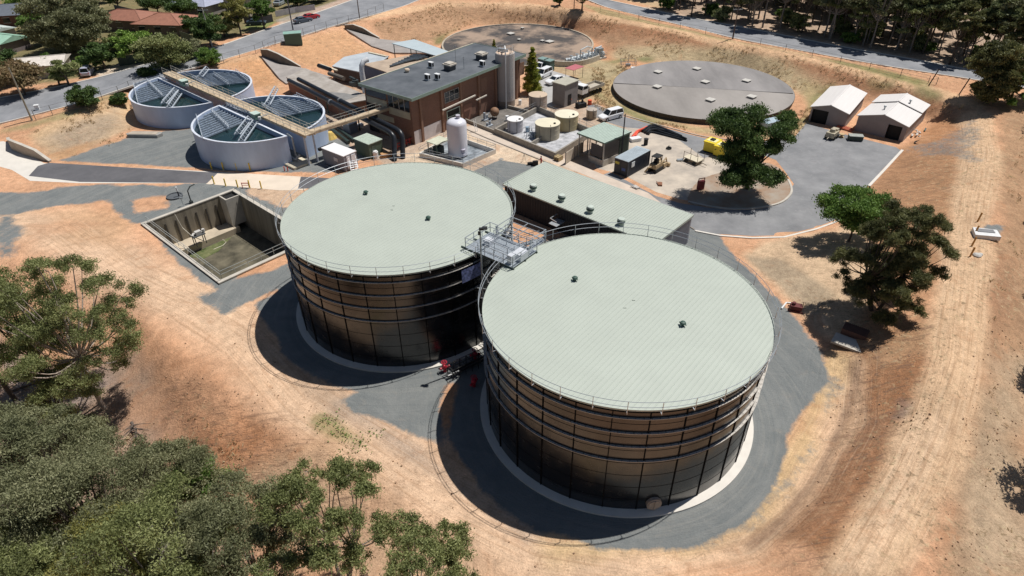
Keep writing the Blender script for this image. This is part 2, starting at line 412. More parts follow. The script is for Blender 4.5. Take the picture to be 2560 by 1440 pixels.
paint([(800,1050),(850,1080),(900,1110)], (.22,.22,.09), .7, .8, 1.2, .3)
# lower left: litter under the gum trees
paint([(-60,760),(120,900),(330,860),(380,960),(300,1060),(430,1180),(560,1300),(740,1440),(-60,1500)], (.27,.20,.155), .85, 3, 3)
paint([(0,900),(200,900),(300,960),(200,1020),(0,1010)], (.30,.25,.23), .9, 2, 1.5)
paint([(560,1180),(720,1130),(1000,1290),(1200,1440),(760,1440),(640,1300)], (.52,.36,.235), .7, 3, 3)
# gravel hard-standing
gravel([(-60,470),(60,480),(250,460),(420,470),(600,440),(720,450),(760,520),(700,560),(560,715),(440,640),(352,562),(260,500),(120,520),(-60,545)], 1., 1.5, 1.8)
gravel([(560,712),(720,660),(760,730),(690,720),(600,760),(545,740)], 1., 1.2, 1.2)
gravel([(205,380),(320,330),(420,300),(860,300),(960,380),(820,430),(650,430),(140,402)], 1., 1., .8)
gravel([(860,1000),(1000,945),(1160,930),(1120,1000),(1100,1110),(1060,1090),(960,1060)], 1., 1.2, 1.2)
gravel([(1090,960),(1220,980),(1200,1100),(1330,1290),(1560,1340),(1740,1330),(1900,1180),(2000,1060),(2070,960),(2060,880),(1960,770),(1850,650),(1780,560),(1500,560),(1250,640)], 1., 1., .7)
gravel([(640,760),(760,700),(780,560),(1200,560),(1290,700),(1200,900),(1000,960),(820,960),(700,880)], 1., 1., .5)
gravel([(1500,1340),(1760,1345),(1950,1230),(2050,1100),(2080,960)], .6, 2, 1.5, .8)
paint([(60,560),(180,545),(250,560),(120,590)], SAND, .6, 1.5, 1.5); paint([(330,500),(420,490),(420,520),(340,530)], SAND, .8, 1.2, 1.2)
gravel([(500,740),(600,760),(560,790)], .8, 1.5, 1.5); gravel([(0,540),(60,560),(30,640),(0,640)], .8, 2, 2)
paint([(160,400),(330,340),(430,325),(500,322),(400,300),(330,320)], SAND, .85, 1.2, 1)
paint([(640,440),(760,455),(740,520),(690,520),(610,480)], (.55,.42,.30), .75, 1.2, 1)
# plant yard ground
paint([(700,300),(860,200),(1000,180),(1300,240),(1500,260),(1580,330),(1480,420),(1370,470),(1000,440),(940,400),(860,350)], (.45,.36,.28), .9, 1.2, .8)
paint([(1000,395),(1160,330),(1300,350),(1420,410),(1340,440),(1230,395),(1080,420)], (.62,.49,.36), .9, .8, .5)
gravel([(1130,450),(1250,400),(1345,415),(1270,470),(1180,470)], 1, .7, .3)
paint([(770,215),(900,180),(1000,190),(920,260),(850,240)], (.42,.28,.19), .9, 1, .6)
paint([(1370,150),(1480,140),(1560,170),(1500,210),(1480,262),(1380,240)], (.42,.34,.21), .8, 1.5, 1)
# tufts and rills
ob = np.clip(segdist(TX, TY, PLW, True)[0]/3, 0, 1)*out0
TUFT = ob*(.35+.65*(fbm(TX, TY, 14, 3) > .5))
TUFT = np.maximum(TUFT, mask([(1490,150),(1560,150),(1600,300),(1850,335),(2050,260),(2000,330),(1740,340),(1480,270)], 1.5, 1)*.8)
RILL = mask([(2100,880),(2330,800),(2440,1000),(2300,1440),(1980,1440),(1960,1330),(2060,1180),(2140,980)], 2, 1)
RILL = np.maximum(RILL, mask([(2150,480),(2250,372),(2400,330),(2380,560),(2250,700)], 2, 1)*.7)
RILL = np.maximum(RILL, mask([(400,900),(700,1020),(1000,1260),(700,1300),(450,1150)], 2, 2)*.8)
RILL = np.maximum(RILL, mask(BANKN, 2, 1)*.5)
C = np.clip(C, .02, .9)
ed, erun, esd = segdist(TX, TY, W(EAST))
TRK = np.clip(1-(ed-2.1+nz2*1.2)/.5, 0, 1); RILL = RILL*(1-TRK)
LANE = [(-60,560),(150,565),(330,690),(480,760),(620,850),(760,1000),(950,1120),(1130,1240),(1350,1350),(1600,1390),(1850,1345),(2000,1220),(2100,1050),(2115,900)]
ld, lrun, lsd = segdist(TX, TY, W(LANE)); near = ld < ed
TRK = np.where(near, np.clip(1-(ld-2.6)/1.5, 0, 1)*.75, TRK); esd = np.where(near, lsd, esd); erun = np.where(near, lrun, erun)
for (ccx, ccy, rr_) in ((9.5,44.4,15.6),(-11.87,61.44,15.4)):
    d_ = np.hypot(TX-ccx, TY-ccy); GV = np.maximum(GV, np.clip((rr_-d_+1.2*nz1+nz2)/.8+.5, 0, 1))
RD = np.minimum(np.hypot(TX-9.5, TY-44.4), np.hypot(TX+11.87, TY-61.44)); RA = np.arctan2(TY-44.4, TX-9.5)*12
paint([(2138,905),(2142,960),(2105,1060),(2050,1180),(1965,1290),(1880,1360)], (.24,.15,.10), .7, .5, .5, .35)
# pit hole is cut from the mesh, road beds are lowered a little
PITC = [P(*q, 0) for q in [(585,475),(353,562),(548,712)]]
_u = np.array(PITC[1])-PITC[0]; PL = np.hypot(*_u); _u /= PL; _n = np.array([-_u[1], _u[0]]); PWd = float((np.array(PITC[2])-PITC[0])@_n)
PIT_O = PITC[0]; PIT_A = math.atan2(_u[1], _u[0])
def pitw(u, v): return (PIT_O[0]+_u[0]*u+_n[0]*v, PIT_O[1]+_u[1]*u+_n[1]*v)
def ribbon_poly(lo, up): return [P(*q[:2], q[2]) for q in lo]+[P(*q[:2], q[2]) for q in up[::-1]]
for lo, up in ((STLOW, STUP), (RDLOW, RDUP)):
    TZ = np.where(inpoly(TX, TY, ribbon_poly(lo, up)), TZ-.25, TZ)
TZ = np.where(segdist(TX, TY, PLW, True)[0] > 0, TZ, TZ)
hole = [pitw(.25, .25), pitw(PL-.25, .25), pitw(PL-.25, PWd-.25), pitw(.25, PWd-.25)]
idx = np.arange(TX.size).reshape(TX.shape)
q = np.stack([idx[:-1,:-1], idx[:-1,1:], idx[1:,1:], idx[1:,:-1]], -1).reshape(-1, 4)
cx = (TX[:-1,:-1]+TX[1:,1:])/2; cy = (TY[:-1,:-1]+TY[1:,1:])/2
q = q[~inpoly(cx, cy, hole).reshape(-1)]
me = bpy.data.meshes.new('terrain')
me.vertices.add(TX.size); me.vertices.foreach_set('co', np.stack([TX, TY, TZ], -1).reshape(-1))
me.loops.add(q.size); me.loops.foreach_set('vertex_index', q.reshape(-1))
me.polygons.add(len(q)); me.polygons.foreach_set('loop_start', np.arange(len(q))*4); me.polygons.foreach_set('loop_total', np.full(len(q), 4))
me.polygons.foreach_set('use_smooth', np.ones(len(q), bool)); me.update(calc_edges=True)
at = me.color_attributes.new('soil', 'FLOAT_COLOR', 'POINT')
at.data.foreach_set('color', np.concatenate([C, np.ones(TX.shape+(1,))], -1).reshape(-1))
for nm, ar in (('gravel', GV), ('tuft', TUFT), ('rill', RILL), ('track', TRK), ('cross', esd), ('along', erun), ('ringd', RD), ('ringa', RA)):
    a_ = me.attributes.new(nm, 'FLOAT', 'POINT'); a_.data.foreach_set('value', ar.reshape(-1).astype(np.float32))
terrain = bpy.data.objects.new('ground', me); COL.objects.link(terrain)
tag(terrain, 'sandy orange dirt ground with grey gravel patches around the tanks', 'ground', kind='structure')
# terrain material
m = bpy.data.materials.new('dirt and gravel'); m.use_nodes = True; n = m.node_tree.nodes; l = m.node_tree.links; b = n['Principled BSDF']
b.inputs['Roughness'].default_value = .95; b.inputs['Specular IOR Level'].default_value = .15
tc = n.new('ShaderNodeTexCoord')
def noise(scale, det=5, rough=.6, vec=None, dist_=0.):
    o = n.new('ShaderNodeTexNoise'); o.inputs['Scale'].default_value = scale; o.inputs['Detail'].default_value = det; o.inputs['Roughness'].default_value = rough
    o.inputs['Distortion'].default_value = dist_
    l.new(vec or tc.outputs['Object'], o.inputs['Vector']); return o.outputs[0]
def attr(nm, col=False):
    o = n.new('ShaderNodeAttribute'); o.attribute_name = nm; return o.outputs['Color' if col else 'Fac']
def mth(op, a, b_=None, c=None, cl=False):
    o = n.new('ShaderNodeMath'); o.operation = op; o.use_clamp = cl
    for i, v in enumerate((a, b_, c)):
        if v is None: continue
        if isinstance(v, (int, float)): o.inputs[i].default_value = v
        else: l.new(v, o.inputs[i])
    return o.outputs[0]
def mixc(f, a, b_, bl='MIX'):
    o = n.new('ShaderNodeMix'); o.data_type = 'RGBA'; o.blend_type = bl; o.clamp_result = False
    if isinstance(f, (int, float)): o.inputs[0].default_value = f
    else: l.new(f, o.inputs[0])
    for i, v in ((6, a), (7, b_)):
        if isinstance(v, tuple): o.inputs[i].default_value = (*v, 1)
        else: l.new(v, o.inputs[i])
    return o.outputs[2]
def rng(v, a, b_, c, d):
    o = n.new('ShaderNodeMapRange'); l.new(v, o.inputs[0])
    for i, x in enumerate((a, b_, c, d)): o.inputs[i+1].default_value = x
    return o.outputs[0]
nL = noise(.12, 6, .6, None, .6); nM = noise(.9, 6, .65, None, .4); nF = noise(6, 4, .7)
soil = attr('soil', True)
v1 = rng(nL, .3, .7, .86, 1.16); v2 = rng(nM, .3, .7, .78, 1.20); v3 = rng(nF, .3, .7, .76, 1.22)
vv = mth('MULTIPLY', mth('MULTIPLY', v1, v2), v3)
cb = n.new('ShaderNodeCombineColor')
for i in range(3): l.new(vv, cb.inputs[i])
base = mixc(1., soil, cb.outputs[0], 'MULTIPLY')
# warm / pale patches
base = mixc(mth('MULTIPLY', rng(noise(.35, 6, .7, None, 1.), .55, .72, 0, .3), mth('SUBTRACT', 1., attr('rill'))), base, (.68,.47,.31))
base = mixc(rng(noise(.22, 6, .7, None, 1.5), .56, .72, 0, .55), base, (.42,.20,.10))
spk = noise(2.6, 6, .8, None, .3); base = mixc(rng(spk, .62, .72, 0, .42), base, (.27,.16,.10)); base = mixc(rng(noise(4.2, 5, .8), .62, .72, 0, .22), base, (.72,.55,.39))
# rills: thin dark branching lines across the slopes
mp = n.new('ShaderNodeMapping'); mp.inputs['Scale'].default_value = (.16, 1.35, 1); mp.inputs['Rotation'].default_value = (0, 0, R(-8)); l.new(tc.outputs['Object'], mp.inputs[0])
rl = noise(1.6, 5, .7, mp.outputs[0], .8)
rm = mth('MULTIPLY', rng(rl, .53, .62, 0, .75), attr('rill'))
base = mixc(rm, base, (.20,.12,.08))
rl2 = mth('MULTIPLY', rng(rl, .38, .46, .3, 0), attr('rill')); base = mixc(rl2, base, (.50,.32,.19))
# wandering cracks and wash lines
vo = n.new('ShaderNodeTexNoise'); vo.inputs['Scale'].default_value = .28; vo.inputs['Detail'].default_value = 5; vo.inputs['Distortion'].default_value = 2.2; l.new(tc.outputs['Object'], vo.inputs['Vector'])
crk = mth('ABSOLUTE', mth('SUBTRACT', vo.outputs[0], .5))
base = mixc(rng(crk, .0, .009, .5, 0), base, (.26,.15,.09))
# wheel tracks along the east track
cvx = n.new('ShaderNodeCombineXYZ'); l.new(mth('MULTIPLY', attr('cross'), 3.2), cvx.inputs[0]); l.new(mth('MULTIPLY', attr('along'), .09), cvx.inputs[1])
tr = noise(1., 5, .7, cvx.outputs[0])
base = mixc(mth('MULTIPLY', rng(tr, .5, .62, 0, .6), attr('track')), base, (.42,.26,.155))
base = mixc(mth('MULTIPLY', rng(tr, .34, .48, .4, 0), attr('track')), base, (.70,.51,.35))
# dry tufts
tn = noise(2.2, 3, .6, None, .5); tf = mth('MULTIPLY', rng(tn, .58, .66, 0, .75), attr('tuft'))
base = mixc(tf, base, (.24,.17,.10))
tn2 = noise(1.3, 4, .7); base = mixc(mth('MULTIPLY', rng(tn2, .58, .70, 0, .55), attr('tuft')), base, (.58,.47,.29))
tn3 = noise(.5, 5, .7); base = mixc(mth('MULTIPLY', rng(tn3, .64, .72, 0, .6), attr('tuft')), base, (.16,.17,.07))
# gravel with ragged edge, dusty patches and wheel scuffs
gm = mth('ADD', attr('gravel'), rng(noise(1.1, 7, .75, None, .8), .3, .7, -.24, .24))
gm = rng(gm, .30, .74, 0, 1)
gn = noise(14, 3, .8); gL = noise(.3, 6, .65, None, 1.2)
gcol = mixc(rng(gL, .38, .66, 0, 1), (.19,.202,.20), (.25,.258,.25))
gcol = mixc(rng(noise(.7, 6, .75, None, 1.), .56, .74, 0, .45), gcol, (.36,.31,.255))
rv = n.new('ShaderNodeCombineXYZ'); l.new(mth('MULTIPLY', attr('ringd'), 1.6), rv.inputs[0]); l.new(mth('MULTIPLY', attr('ringa'), .05), rv.inputs[1])
rn_ = noise(1., 6, .75, rv.outputs[0], .4)
gcol = mixc(rng(rn_, .52, .68, 0, .5), gcol, (.34,.33,.30)); gcol = mixc(rng(rn_, .34, .46, .45, 0), gcol, (.13,.15,.155))
gcol = mixc(rng(gn, .35, .7, 0, .5), gcol, (.10,.115,.125)); gcol = mixc(rng(noise(22, 2, .5), .62, .72, 0, .6), gcol, (.42,.42,.41))
base = mixc(gm, base, gcol)
l.new(base, b.inputs['Base Color'])
hb = mth('ADD', mth('MULTIPLY', nM, .5), mth('MULTIPLY', nF, .25))
hb = mth('ADD', hb, mth('MULTIPLY', mth('MULTIPLY', tr, attr('track')), .7))
hb = mth('ADD', hb, mth('MULTIPLY', mth('MULTIPLY', rl, attr('rill')), .9)); hb = mth('ADD', hb, mth('MULTIPLY', gn, .12))
hb = mth('ADD', hb, mth('MULTIPLY', mth('MULTIPLY', tn, attr('tuft')), .35))
bp = n.new('ShaderNodeBump'); bp.inputs['Strength'].default_value = .8; bp.inputs['Distance'].default_value = .35
l.new(hb, bp.inputs['Height']); l.new(bp.outputs[0], b.inputs['Normal'])
me.materials.append(m)
# far ground sheet out to the horizon
fg = MB(); s_ = 2500
fg.add([(-s_,-s_,-9),(s_,-s_,-9),(s_,312,4.2),(-s_,312,4.2),(s_,s_*1.2,4.2),(-s_,s_*1.2,4.2)], [])
fg = MB()
fg.add([(-s_,-s_,-6),(s_,-s_,-6),(s_,-8,-6),(-s_,-8,-6)], [(0,1,2,3)])
fg.add([(-s_,314,4.4),(s_,314,4.4),(s_,s_,4.4),(-s_,s_,4.4)], [(0,1,2,3)])
fg.add([(-s_,-8,-6),(-234,-8,-6),(-234,314,4.4),(-s_,314,4.4)], [(0,1,2,3)])
fg.add([(234,-8,-6),(s_,-8,-6),(s_,314,4.4),(234,314,4.4)], [(0,1,2,3)])
tag(fg.build('far_ground', mat('far dry ground', (.34,.27,.17), .95, 0, .3, .05)), 'dry ground running out beyond the site to the horizon', 'ground', kind='structure')

# ================================================================== ROADS
def asphalt(name, c, c2):
    m = mat(name, tuple(x*.94 for x in c), .88, 0, .14, .22, .25, 18, None, c2)
    n = m.node_tree.nodes; l = m.node_tree.links; b = n['Principled BSDF']; src = b.inputs['Base Color'].links[0].from_socket; tc = [x for x in n if x.type == 'TEX_COORD'][0]
    prev = src
    for sc_, lo, hi, f, k in ((.9, .54, .72, .5, 1.28), (.45, .55, .68, .5, .78), (7, .6, .75, .5, 1.35)):
        no = n.new('ShaderNodeTexNoise'); no.inputs['Scale'].default_value = sc_; no.inputs['Detail'].default_value = 7; no.inputs['Roughness'].default_value = .72; no.inputs['Distortion'].default_value = 1.6; l.new(tc.outputs['Object'], no.inputs['Vector'])
        mr = n.new('ShaderNodeMapRange'); mr.inputs[1].default_value = lo; mr.inputs[2].default_value = hi; mr.inputs[3].default_value = 0; mr.inputs[4].default_value = f; l.new(no.outputs[0], mr.inputs[0])
        mx = n.new('ShaderNodeMix'); mx.data_type = 'RGBA'; l.new(mr.outputs[0], mx.inputs[0]); l.new(prev, mx.inputs[6]); mx.inputs[7].default_value = tuple(min(1, x*k*(1.04 if j == 0 else 1)) for j, x in enumerate(c2))+(1,); prev = mx.outputs[2]
    l.new(prev, b.inputs['Base Color']); return m
ASPH = asphalt('weathered road asphalt', (.215,.225,.245), (.26,.265,.28))
ASPY = asphalt('yard asphalt', (.20,.205,.215), (.25,.25,.255))
ASPD = asphalt('dark new asphalt', (.105,.105,.115), (.125,.122,.13))
def ribbon(name, lo, up, m, label, nseg=10, lift=.0, sub=6):
    A = [(*P(a, b_, c), c) for a, b_, c in lo]; Bq = [(*P(a, b_, c), c) for a, b_, c in up]
    def res(W_, N):
        L = [0]
        for i in range(len(W_)-1): L.append(L[-1]+dist(W_[i], W_[i+1]))
        o = []
        for k in range(N+1):
            t = L[-1]*k/N; i = max(j for j in range(len(L)-1) if L[j] <= t+1e-9)
            p0, p1, p2, p3 = W_[max(i-1,0)], W_[i], W_[i+1], W_[min(i+2, len(W_)-1)]
            f = (t-L[i])/(L[i+1]-L[i])
            o.append(tuple(.5*(2*p1[q]+(-p0[q]+p2[q])*f+(2*p0[q]-5*p1[q]+4*p2[q]-p3[q])*f*f+(-p0[q]+3*p1[q]-3*p2[q]+p3[q])*f**3) for q in range(3)))
        return o
    N = nseg*len(A); a = res(A, N); b2 = res(Bq, N)
    mb = MB(); vs = []; fs = []
    for i in range(N+1):
        for j in range(sub+1):
            t = j/sub; x, y, z = lerp(a[i], b2[i], t); vs.append((x, y, z+lift+.08*math.sin(math.pi*t)))
    for i in range(N):
        for j in range(sub): q_ = i*(sub+1)+j; fs.append((q_, q_+1, q_+sub+2, q_+sub+1))
    mb.smooth = True; mb.add(vs, fs)
    o = mb.build(name, m); tag(o, label, 'road', kind='structure')
    return a, b2
sa, sb = ribbon('road', STLOW, STUP, ASPH, 'grey asphalt street running past the houses at upper left', lift=.02)
ra, rb = ribbon('road', RDLOW, RDUP, ASPH, 'grey asphalt road crossing in front of the forest at upper right', lift=.02)
def kerb(name, path, m, label, w_=.22, h=.14, z=0., closed=False, kind='structure'):
    mb = MB(); n_ = len(path)
    prof = [(-w_/2, -.25), (-w_/2, h), (w_/2, h), (w_/2, -.25)]
    vs = []
    for i, p in enumerate(path):
        a = path[(i-1)%n_] if closed or i > 0 else p; b_ = path[(i+1)%n_] if closed or i < n_-1 else p
        dx, dy = b_[0]-a[0], b_[1]-a[1]; L = math.hypot(dx, dy)+1e-9; nx_, ny_ = -dy/L, dx/L
        pz = p[2] if len(p) > 2 else z
        for q0, q1 in prof: vs.append((p[0]+nx_*q0, p[1]+ny_*q0, pz+q1))
    fs = []
    for i in range(n_ if closed else n_-1):
        j = (i+1)%n_
        for k_ in range(3): fs.append((i*4+k_, j*4+k_, j*4+k_+1, i*4+k_+1))
    mb.add(vs, fs); o = mb.build(name, m); tag(o, label, 'kerb', kind=kind); return o
def smooth(pts, k=8, closed=False):
    n_ = len(pts); o = []
    rngi = range(n_) if closed else range(n_-1)
    for i in rngi:
        g = (lambda j: pts[j%n_]) if closed else (lambda j: pts[min(max(j, 0), n_-1)])
        p0, p1, p2, p3 = g(i-1), g(i), g(i+1), g(i+2)
        for s in range(k):
            f = s/k; o.append(tuple(.5*(2*p1[q]+(-p0[q]+p2[q])*f+(2*p0[q]-5*p1[q]+4*p2[q]-p3[q])*f*f+(-p0[q]+3*p1[q]-3*p2[q]+p3[q])*f**3) for q in range(len(p1))))
    if not closed: o.append(pts[-1])
    return o
kerb('kerb', [(x, y, z) for x, y, z in sb], CONCW, 'pale concrete kerb on the house side of the street', .35, .13)
kerb('kerb', [(x, y, z) for x, y, z in rb], CONCW, 'pale concrete kerb on the forest side of the road', .35, .13)
kerb('kerb', [(x, y, z) for x, y, z in ra], CONCW, 'pale concrete kerb on the reservoir side of the road', .25, .06)
kerb('kerb', [(x, y, z) for x, y, z in sa], CONCW, 'pale concrete kerb on the treatment plant side of the street', .25, .06)
def sheet(name, pts, m, label, cat='paving', z=.006, sm=0, th=.2):
    w_ = [P(a, b_, 0) for a, b_ in pts]
    if sm: w_ = smooth(w_, sm, True)
    mb = MB(); mb.prism(w_, z-th, z, bottom=False); o = mb.build(name, m); tag(o, label, cat, kind='structure'); return o
# yard loop
sheet('yard', [(1475,258),(1530,282),(1600,303),(1700,330),(1760,345),(1850,360),(1985,345),(2015,308),(2110,335),(2240,368),(2252,376),(2205,425),(2170,465),(2145,500),(2100,545),(2040,568),(1960,588),(1880,590),(1800,585),(1730,574),
   (1720,566),(1640,520),(1560,470),(1500,440),(1525,430),(1640,490),(1700,508),(1780,520),(1880,515),(1960,495),(1985,460),(1960,425),(1940,400),(1860,370),(1760,395),(1700,352),(1640,325),(1560,318),(1500,300),(1465,275)], ASPY, 'grey asphalt yard looping round the tree island to the sheds')
sheet('yard', [(1570,318),(1640,325),(1700,352),(1760,395),(1860,372),(1900,420),(1850,470),(1780,512),(1700,498),(1640,480),(1560,438),(1490,420),(1480,390),(1500,340)], mat('dusty concrete hardstand', (.42,.37,.32), .9, 0, .22, .3, .2, 14, None, (.50,.43,.35)), 'dusty pale hardstand under the plant machinery', z=.004)
sheet('path', [(1160,318),(1200,310),(1480,425),(1620,482),(1720,560),(1738,576),(1720,566),(1560,478),(1400,412),(1180,340)], mat('pale pinkish path', (.56,.47,.39), .85, 0, .12, .6, .1, 12), 'pale concrete strip between the pump building and the kerb', 'path', z=.009)
isl = [P(a, b_, 0) for a, b_ in [(1970,450),(1978,470),(1975,488),(1950,508),(1900,520),(1840,524),(1780,518),(1720,505),(1745,455),(1810,430),(1900,408),(1945,420)]]
mb = MB(); mb.prism(smooth(isl, 5, True), -.2, .10, bottom=False)
tag(mb.build('traffic_island', mat('island soil', (.46,.27,.16), .95, 0, .35, .35, .4, 8, None, (.27,.24,.20))), 'orange dirt island under the big yard tree', 'island', kind='structure')
kerb('kerb', [q+(0.0,) for q in smooth(isl[:8], 6)], CONC, 'pale curved kerb round the yard tree island', .3, .16)
kerb('kerb', [P(a, b_)+(0.,) for a, b_ in [(1738,578),(1800,590),(1880,596),(1960,594),(2040,574),(2100,552),(2150,503)]], CONCW, 'pale kerb along the lower edge of the yard loop', .3, .12)
kerb('kerb', [P(a, b_)+(0.,) for a, b_ in [(2172,466),(2210,426),(2256,376)]], CONCW, 'pale kerb along the right edge of the yard', .4, .12)
kerb('kerb', smooth([P(a, b_)+(0.,) for a, b_ in [(1475,256),(1530,279),(1600,300),(1700,327),(1760,342),(1840,352)]], 4), CONC, 'thin concrete kerb between the yard and the large covered reservoir', .15, .12)
kerb('kerb', [P(a, b_)+(0.,) for a, b_ in [(1140,312),(1215,345),(1400,420),(1560,492),(1690,545),(1735,574)]], mat('brown channel edge', (.25,.22,.19), .9), 'brown channel edging along the pump building path', .18, .10)  # edging drawn in a plain mid brown
sheet('parking', [(1343,172),(1385,178),(1425,190),(1455,205),(1400,215),(1395,262),(1372,268),(1340,262),(1336,215)], mat('pale parking slab', (.40,.39,.38), .9, 0, .12, .4, .1, 12), 'pale grey slab where the white cars stand behind the pump house', z=.006)
# entrance drive on the left
sheet('path', [(-60,360),(20,352),(60,380),(110,408),(550,430),(545,458),(200,458),(75,452),(30,425),(-60,400)], CONCW, 'pale concrete entrance drive at left', 'path', z=.010)
sheet('driveway', [(122,407),(545,432),(518,458),(200,455),(72,440),(95,415)], ASPD, 'dark asphalt drive panel with white edges', 'driveway', z=.016)
sheet('path', [(548,430),(830,446),(760,475),(700,476),(515,460)], mat('cream concrete slab', (.68,.58,.47), .85, 0, .10, .4, .1, 10), 'cream concrete slab between the drive and the big tanks', 'path', z=.013)
sheet('driveway', [(752,442),(830,446),(900,440),(830,470),(745,472)], ASPD, 'small dark asphalt panel beside the back tank', 'driveway', z=.019)
# ================================================================== BIG TANKS
ROOFM = mat('pale eucalypt green roof sheet', (.43,.468,.412), .5, 0, .04, .35)
mm = bpy.data.materials.new('dark glass fused steel'); mm.use_nodes = True; MATS['wall'] = mm
n = mm.node_tree.nodes; l = mm.node_tree.links; b = n['Principled BSDF']
b.inputs['Base Color'].default_value = (.006,.007,.009,1); b.inputs['Roughness'].default_value = .16; b.inputs['IOR'].default_value = 1.78
tc = n.new('ShaderNodeTexCoord'); no = n.new('ShaderNodeTexNoise'); no.inputs['Scale'].default_value = .5; no.inputs['Detail'].default_value = 3; l.new(tc.outputs['Object'], no.inputs['Vector'])
bp = n.new('ShaderNodeBump'); bp.inputs['Strength'].default_value = .14; bp.inputs['Distance'].default_value = .08; l.new(no.outputs[0], bp.inputs['Height']); l.new(bp.outputs[0], b.inputs['Normal'])
n3 = n.new('ShaderNodeTexNoise'); n3.inputs['Scale'].default_value = 1.2; n3.inputs['Detail'].default_value = 6; l.new(tc.outputs['Object'], n3.inputs['Vector'])
mr = n.new('ShaderNodeMapRange'); mr.inputs[1].default_value = .3; mr.inputs[2].default_value = .7; mr.inputs[3].default_value = .17; mr.inputs[4].default_value = .30
l.new(n3.outputs[0], mr.inputs[0]); l.new(mr.outputs[0], b.inputs['Roughness'])
WALLM = mm
SEAM = mat('seam sealant strip', (.006,.006,.007), .75, 0, .2, 2, spec=.1)
GIRD = mat('galvanised wind girder', (.46,.43,.39), .6, .1, .2, 2)
TR, TH = 12.0, 11.396
RIBA = R(51)
def rail_ring(mb, r, z0, h, posts, a0=0., r_=.028, gap=None):
    for zz in (h, h*.55):
        pts = []
        for i in range(121):
            t = 2*math.pi*i/120
            pts.append((r*math.cos(t), r*math.sin(t), z0+zz))
        mb.tube(pts, r_, 4)
    for i in range(posts):
        t = 2*math.pi*i/posts+a0; x, y = r*math.cos(t), r*math.sin(t); xi, yi = (TR-.1)*math.cos(t), (TR-.1)*math.sin(t)
        mb.bar((x, y, z0-.15), (x, y, z0+h), .045)
        mb.bar((xi, yi, z0-.12), (x, y, z0-.12), .045)
def big_tank(cx, cy, label, seam0, post0, vents, smalls):
    t = thing('storage_tank', label, 'water tank', (cx, cy, 0), 0, 'two large dark storage tanks with pale green roofs')
    # roof: ribbed sheets
    mb = MB(); ca, sa_ = math.cos(RIBA), math.sin(RIBA); pitch = .40
    N = int(2*TR/pitch); offs = [(-TR+.001+i*(2*TR-.002)/N) for i in range(N+1)]
    def dome(u, v): return TH+.16*(1-(u*u+v*v)/(TR*TR))
    def strip(u0, u1, z0, z1):
        L0 = math.sqrt(max(0, TR*TR-u0*u0)); L1 = math.sqrt(max(0, TR*TR-u1*u1)); K = 6
        vs = []
        for k in range(K+1):
            f = -1+2*k/K
            for u, L_, z_ in ((u0, L0, z0), (u1, L1, z1)):
                v = f*L_; vs.append((u*-sa_+v*ca, u*ca+v*sa_, dome(u, v)+z_))
        mb.add(vs, [(2*k, 2*k+1, 2*k+3, 2*k+2) for k in range(K)])
    for i in range(N):
        a, b_ = offs[i], offs[i+1]; d = (b_-a)
        strip(a, a+d*.70, 0, 0); strip(a+d*.70, a+d*.76, 0, .032); strip(a+d*.76, a+d*.94, .032, .032); strip(a+d*.94, b_, .032, 0)
    mb.lathe([(TR-.02, TH+.05), (TR+.03, TH+.05), (TR+.03, TH-.10), (TR-.02, TH-.10)], n=120, close=True)
    rf = mb.build('roof', ROOFM, t)
    for (px, py) in smalls:
        q = P(px, py, TH+.1); s = MB(); s.box(-.12, .12, -.06, .06, 0, .05); o = s.build('roof_bracket', ROOFM, rf); o.location = (q[0]-cx, q[1]-cy, TH+.16)
    for (px, py) in vents:
        q = P(px, py, TH+.1); s = MB(); g = mat('dark green vent', (.045,.09,.07), .5)
        s.cyl(0, 0, -.1, .22, .13, 10); s.lathe([(.001,.42),(.2,.38),(.27,.26),(.16,.20),(.001,.2)], n=12)
        for k in range(4): s.bar((0,0,.3), (.34*math.cos(R(45+90*k)), .34*math.sin(R(45+90*k)), .2), .09, .05)
        o = s.build('roof_vent', g, rf); o.location = (q[0]-cx, q[1]-cy, TH+.14)
    w_ = MB(); w_.smooth = True
    rows = [0, 1.45, 2.9, 4.3, 5.7, 7.1, 8.5, 9.9, TH-.05]
    w_.lathe([(TR-.10, 0), (TR-.10, TH-.05)], n=168)
    wall = w_.build('wall', WALLM, t)
    s = MB()
    for b_ in rows[1:-1]: s.lathe([(TR-.105, b_-.035), (TR-.088, b_-.035), (TR-.088, b_), (TR-.105, b_)], n=168)
    s.build('lap_seams', SEAM, wall)
    for i in range(28):
        an = 2*math.pi*i/28+seam0; s = MB()
        c, q = math.cos(an), math.sin(an); r0, r1 = TR-.11, TR-.035; hw = .038
        vs = []
        for z_ in (.1, TH-.12):
            for r_, w2 in ((r0, -hw), (r1, -hw), (r1, hw), (r0, hw)): vs.append((r_*c-w2*q, r_*q+w2*c, z_))
        s.add(vs, [(0,1,5,4),(1,2,6,5),(2,3,7,6),(4,5,6,7)])
        s.build('wall_seam', SEAM, wall)
    for z_ in (TH-.85, TH-2.35, TH-3.8, TH-5.35):
        s = MB(); s.lathe([(TR-.11, z_), (TR+.08, z_), (TR+.08, z_-.045), (TR+.055, z_-.045), (TR+.055, z_-.02), (TR-.11, z_-.02)], n=168)
        s.m = 1
        for k in range(130):
            an = 2*math.pi*k/130; c, q = math.cos(an), math.sin(an)
            s.add([((TR-.1)*c, (TR-.1)*q, z_+.12), ((TR+.04)*c-.02*q, (TR+.04)*q+.02*c, z_+.005), ((TR+.04)*c+.02*q, (TR+.04)*q-.02*c, z_+.005)], [(0,1,2)])
        s.build('wind_girder', [GIRD, SEAM], t)
    s = MB(); s.m = 0
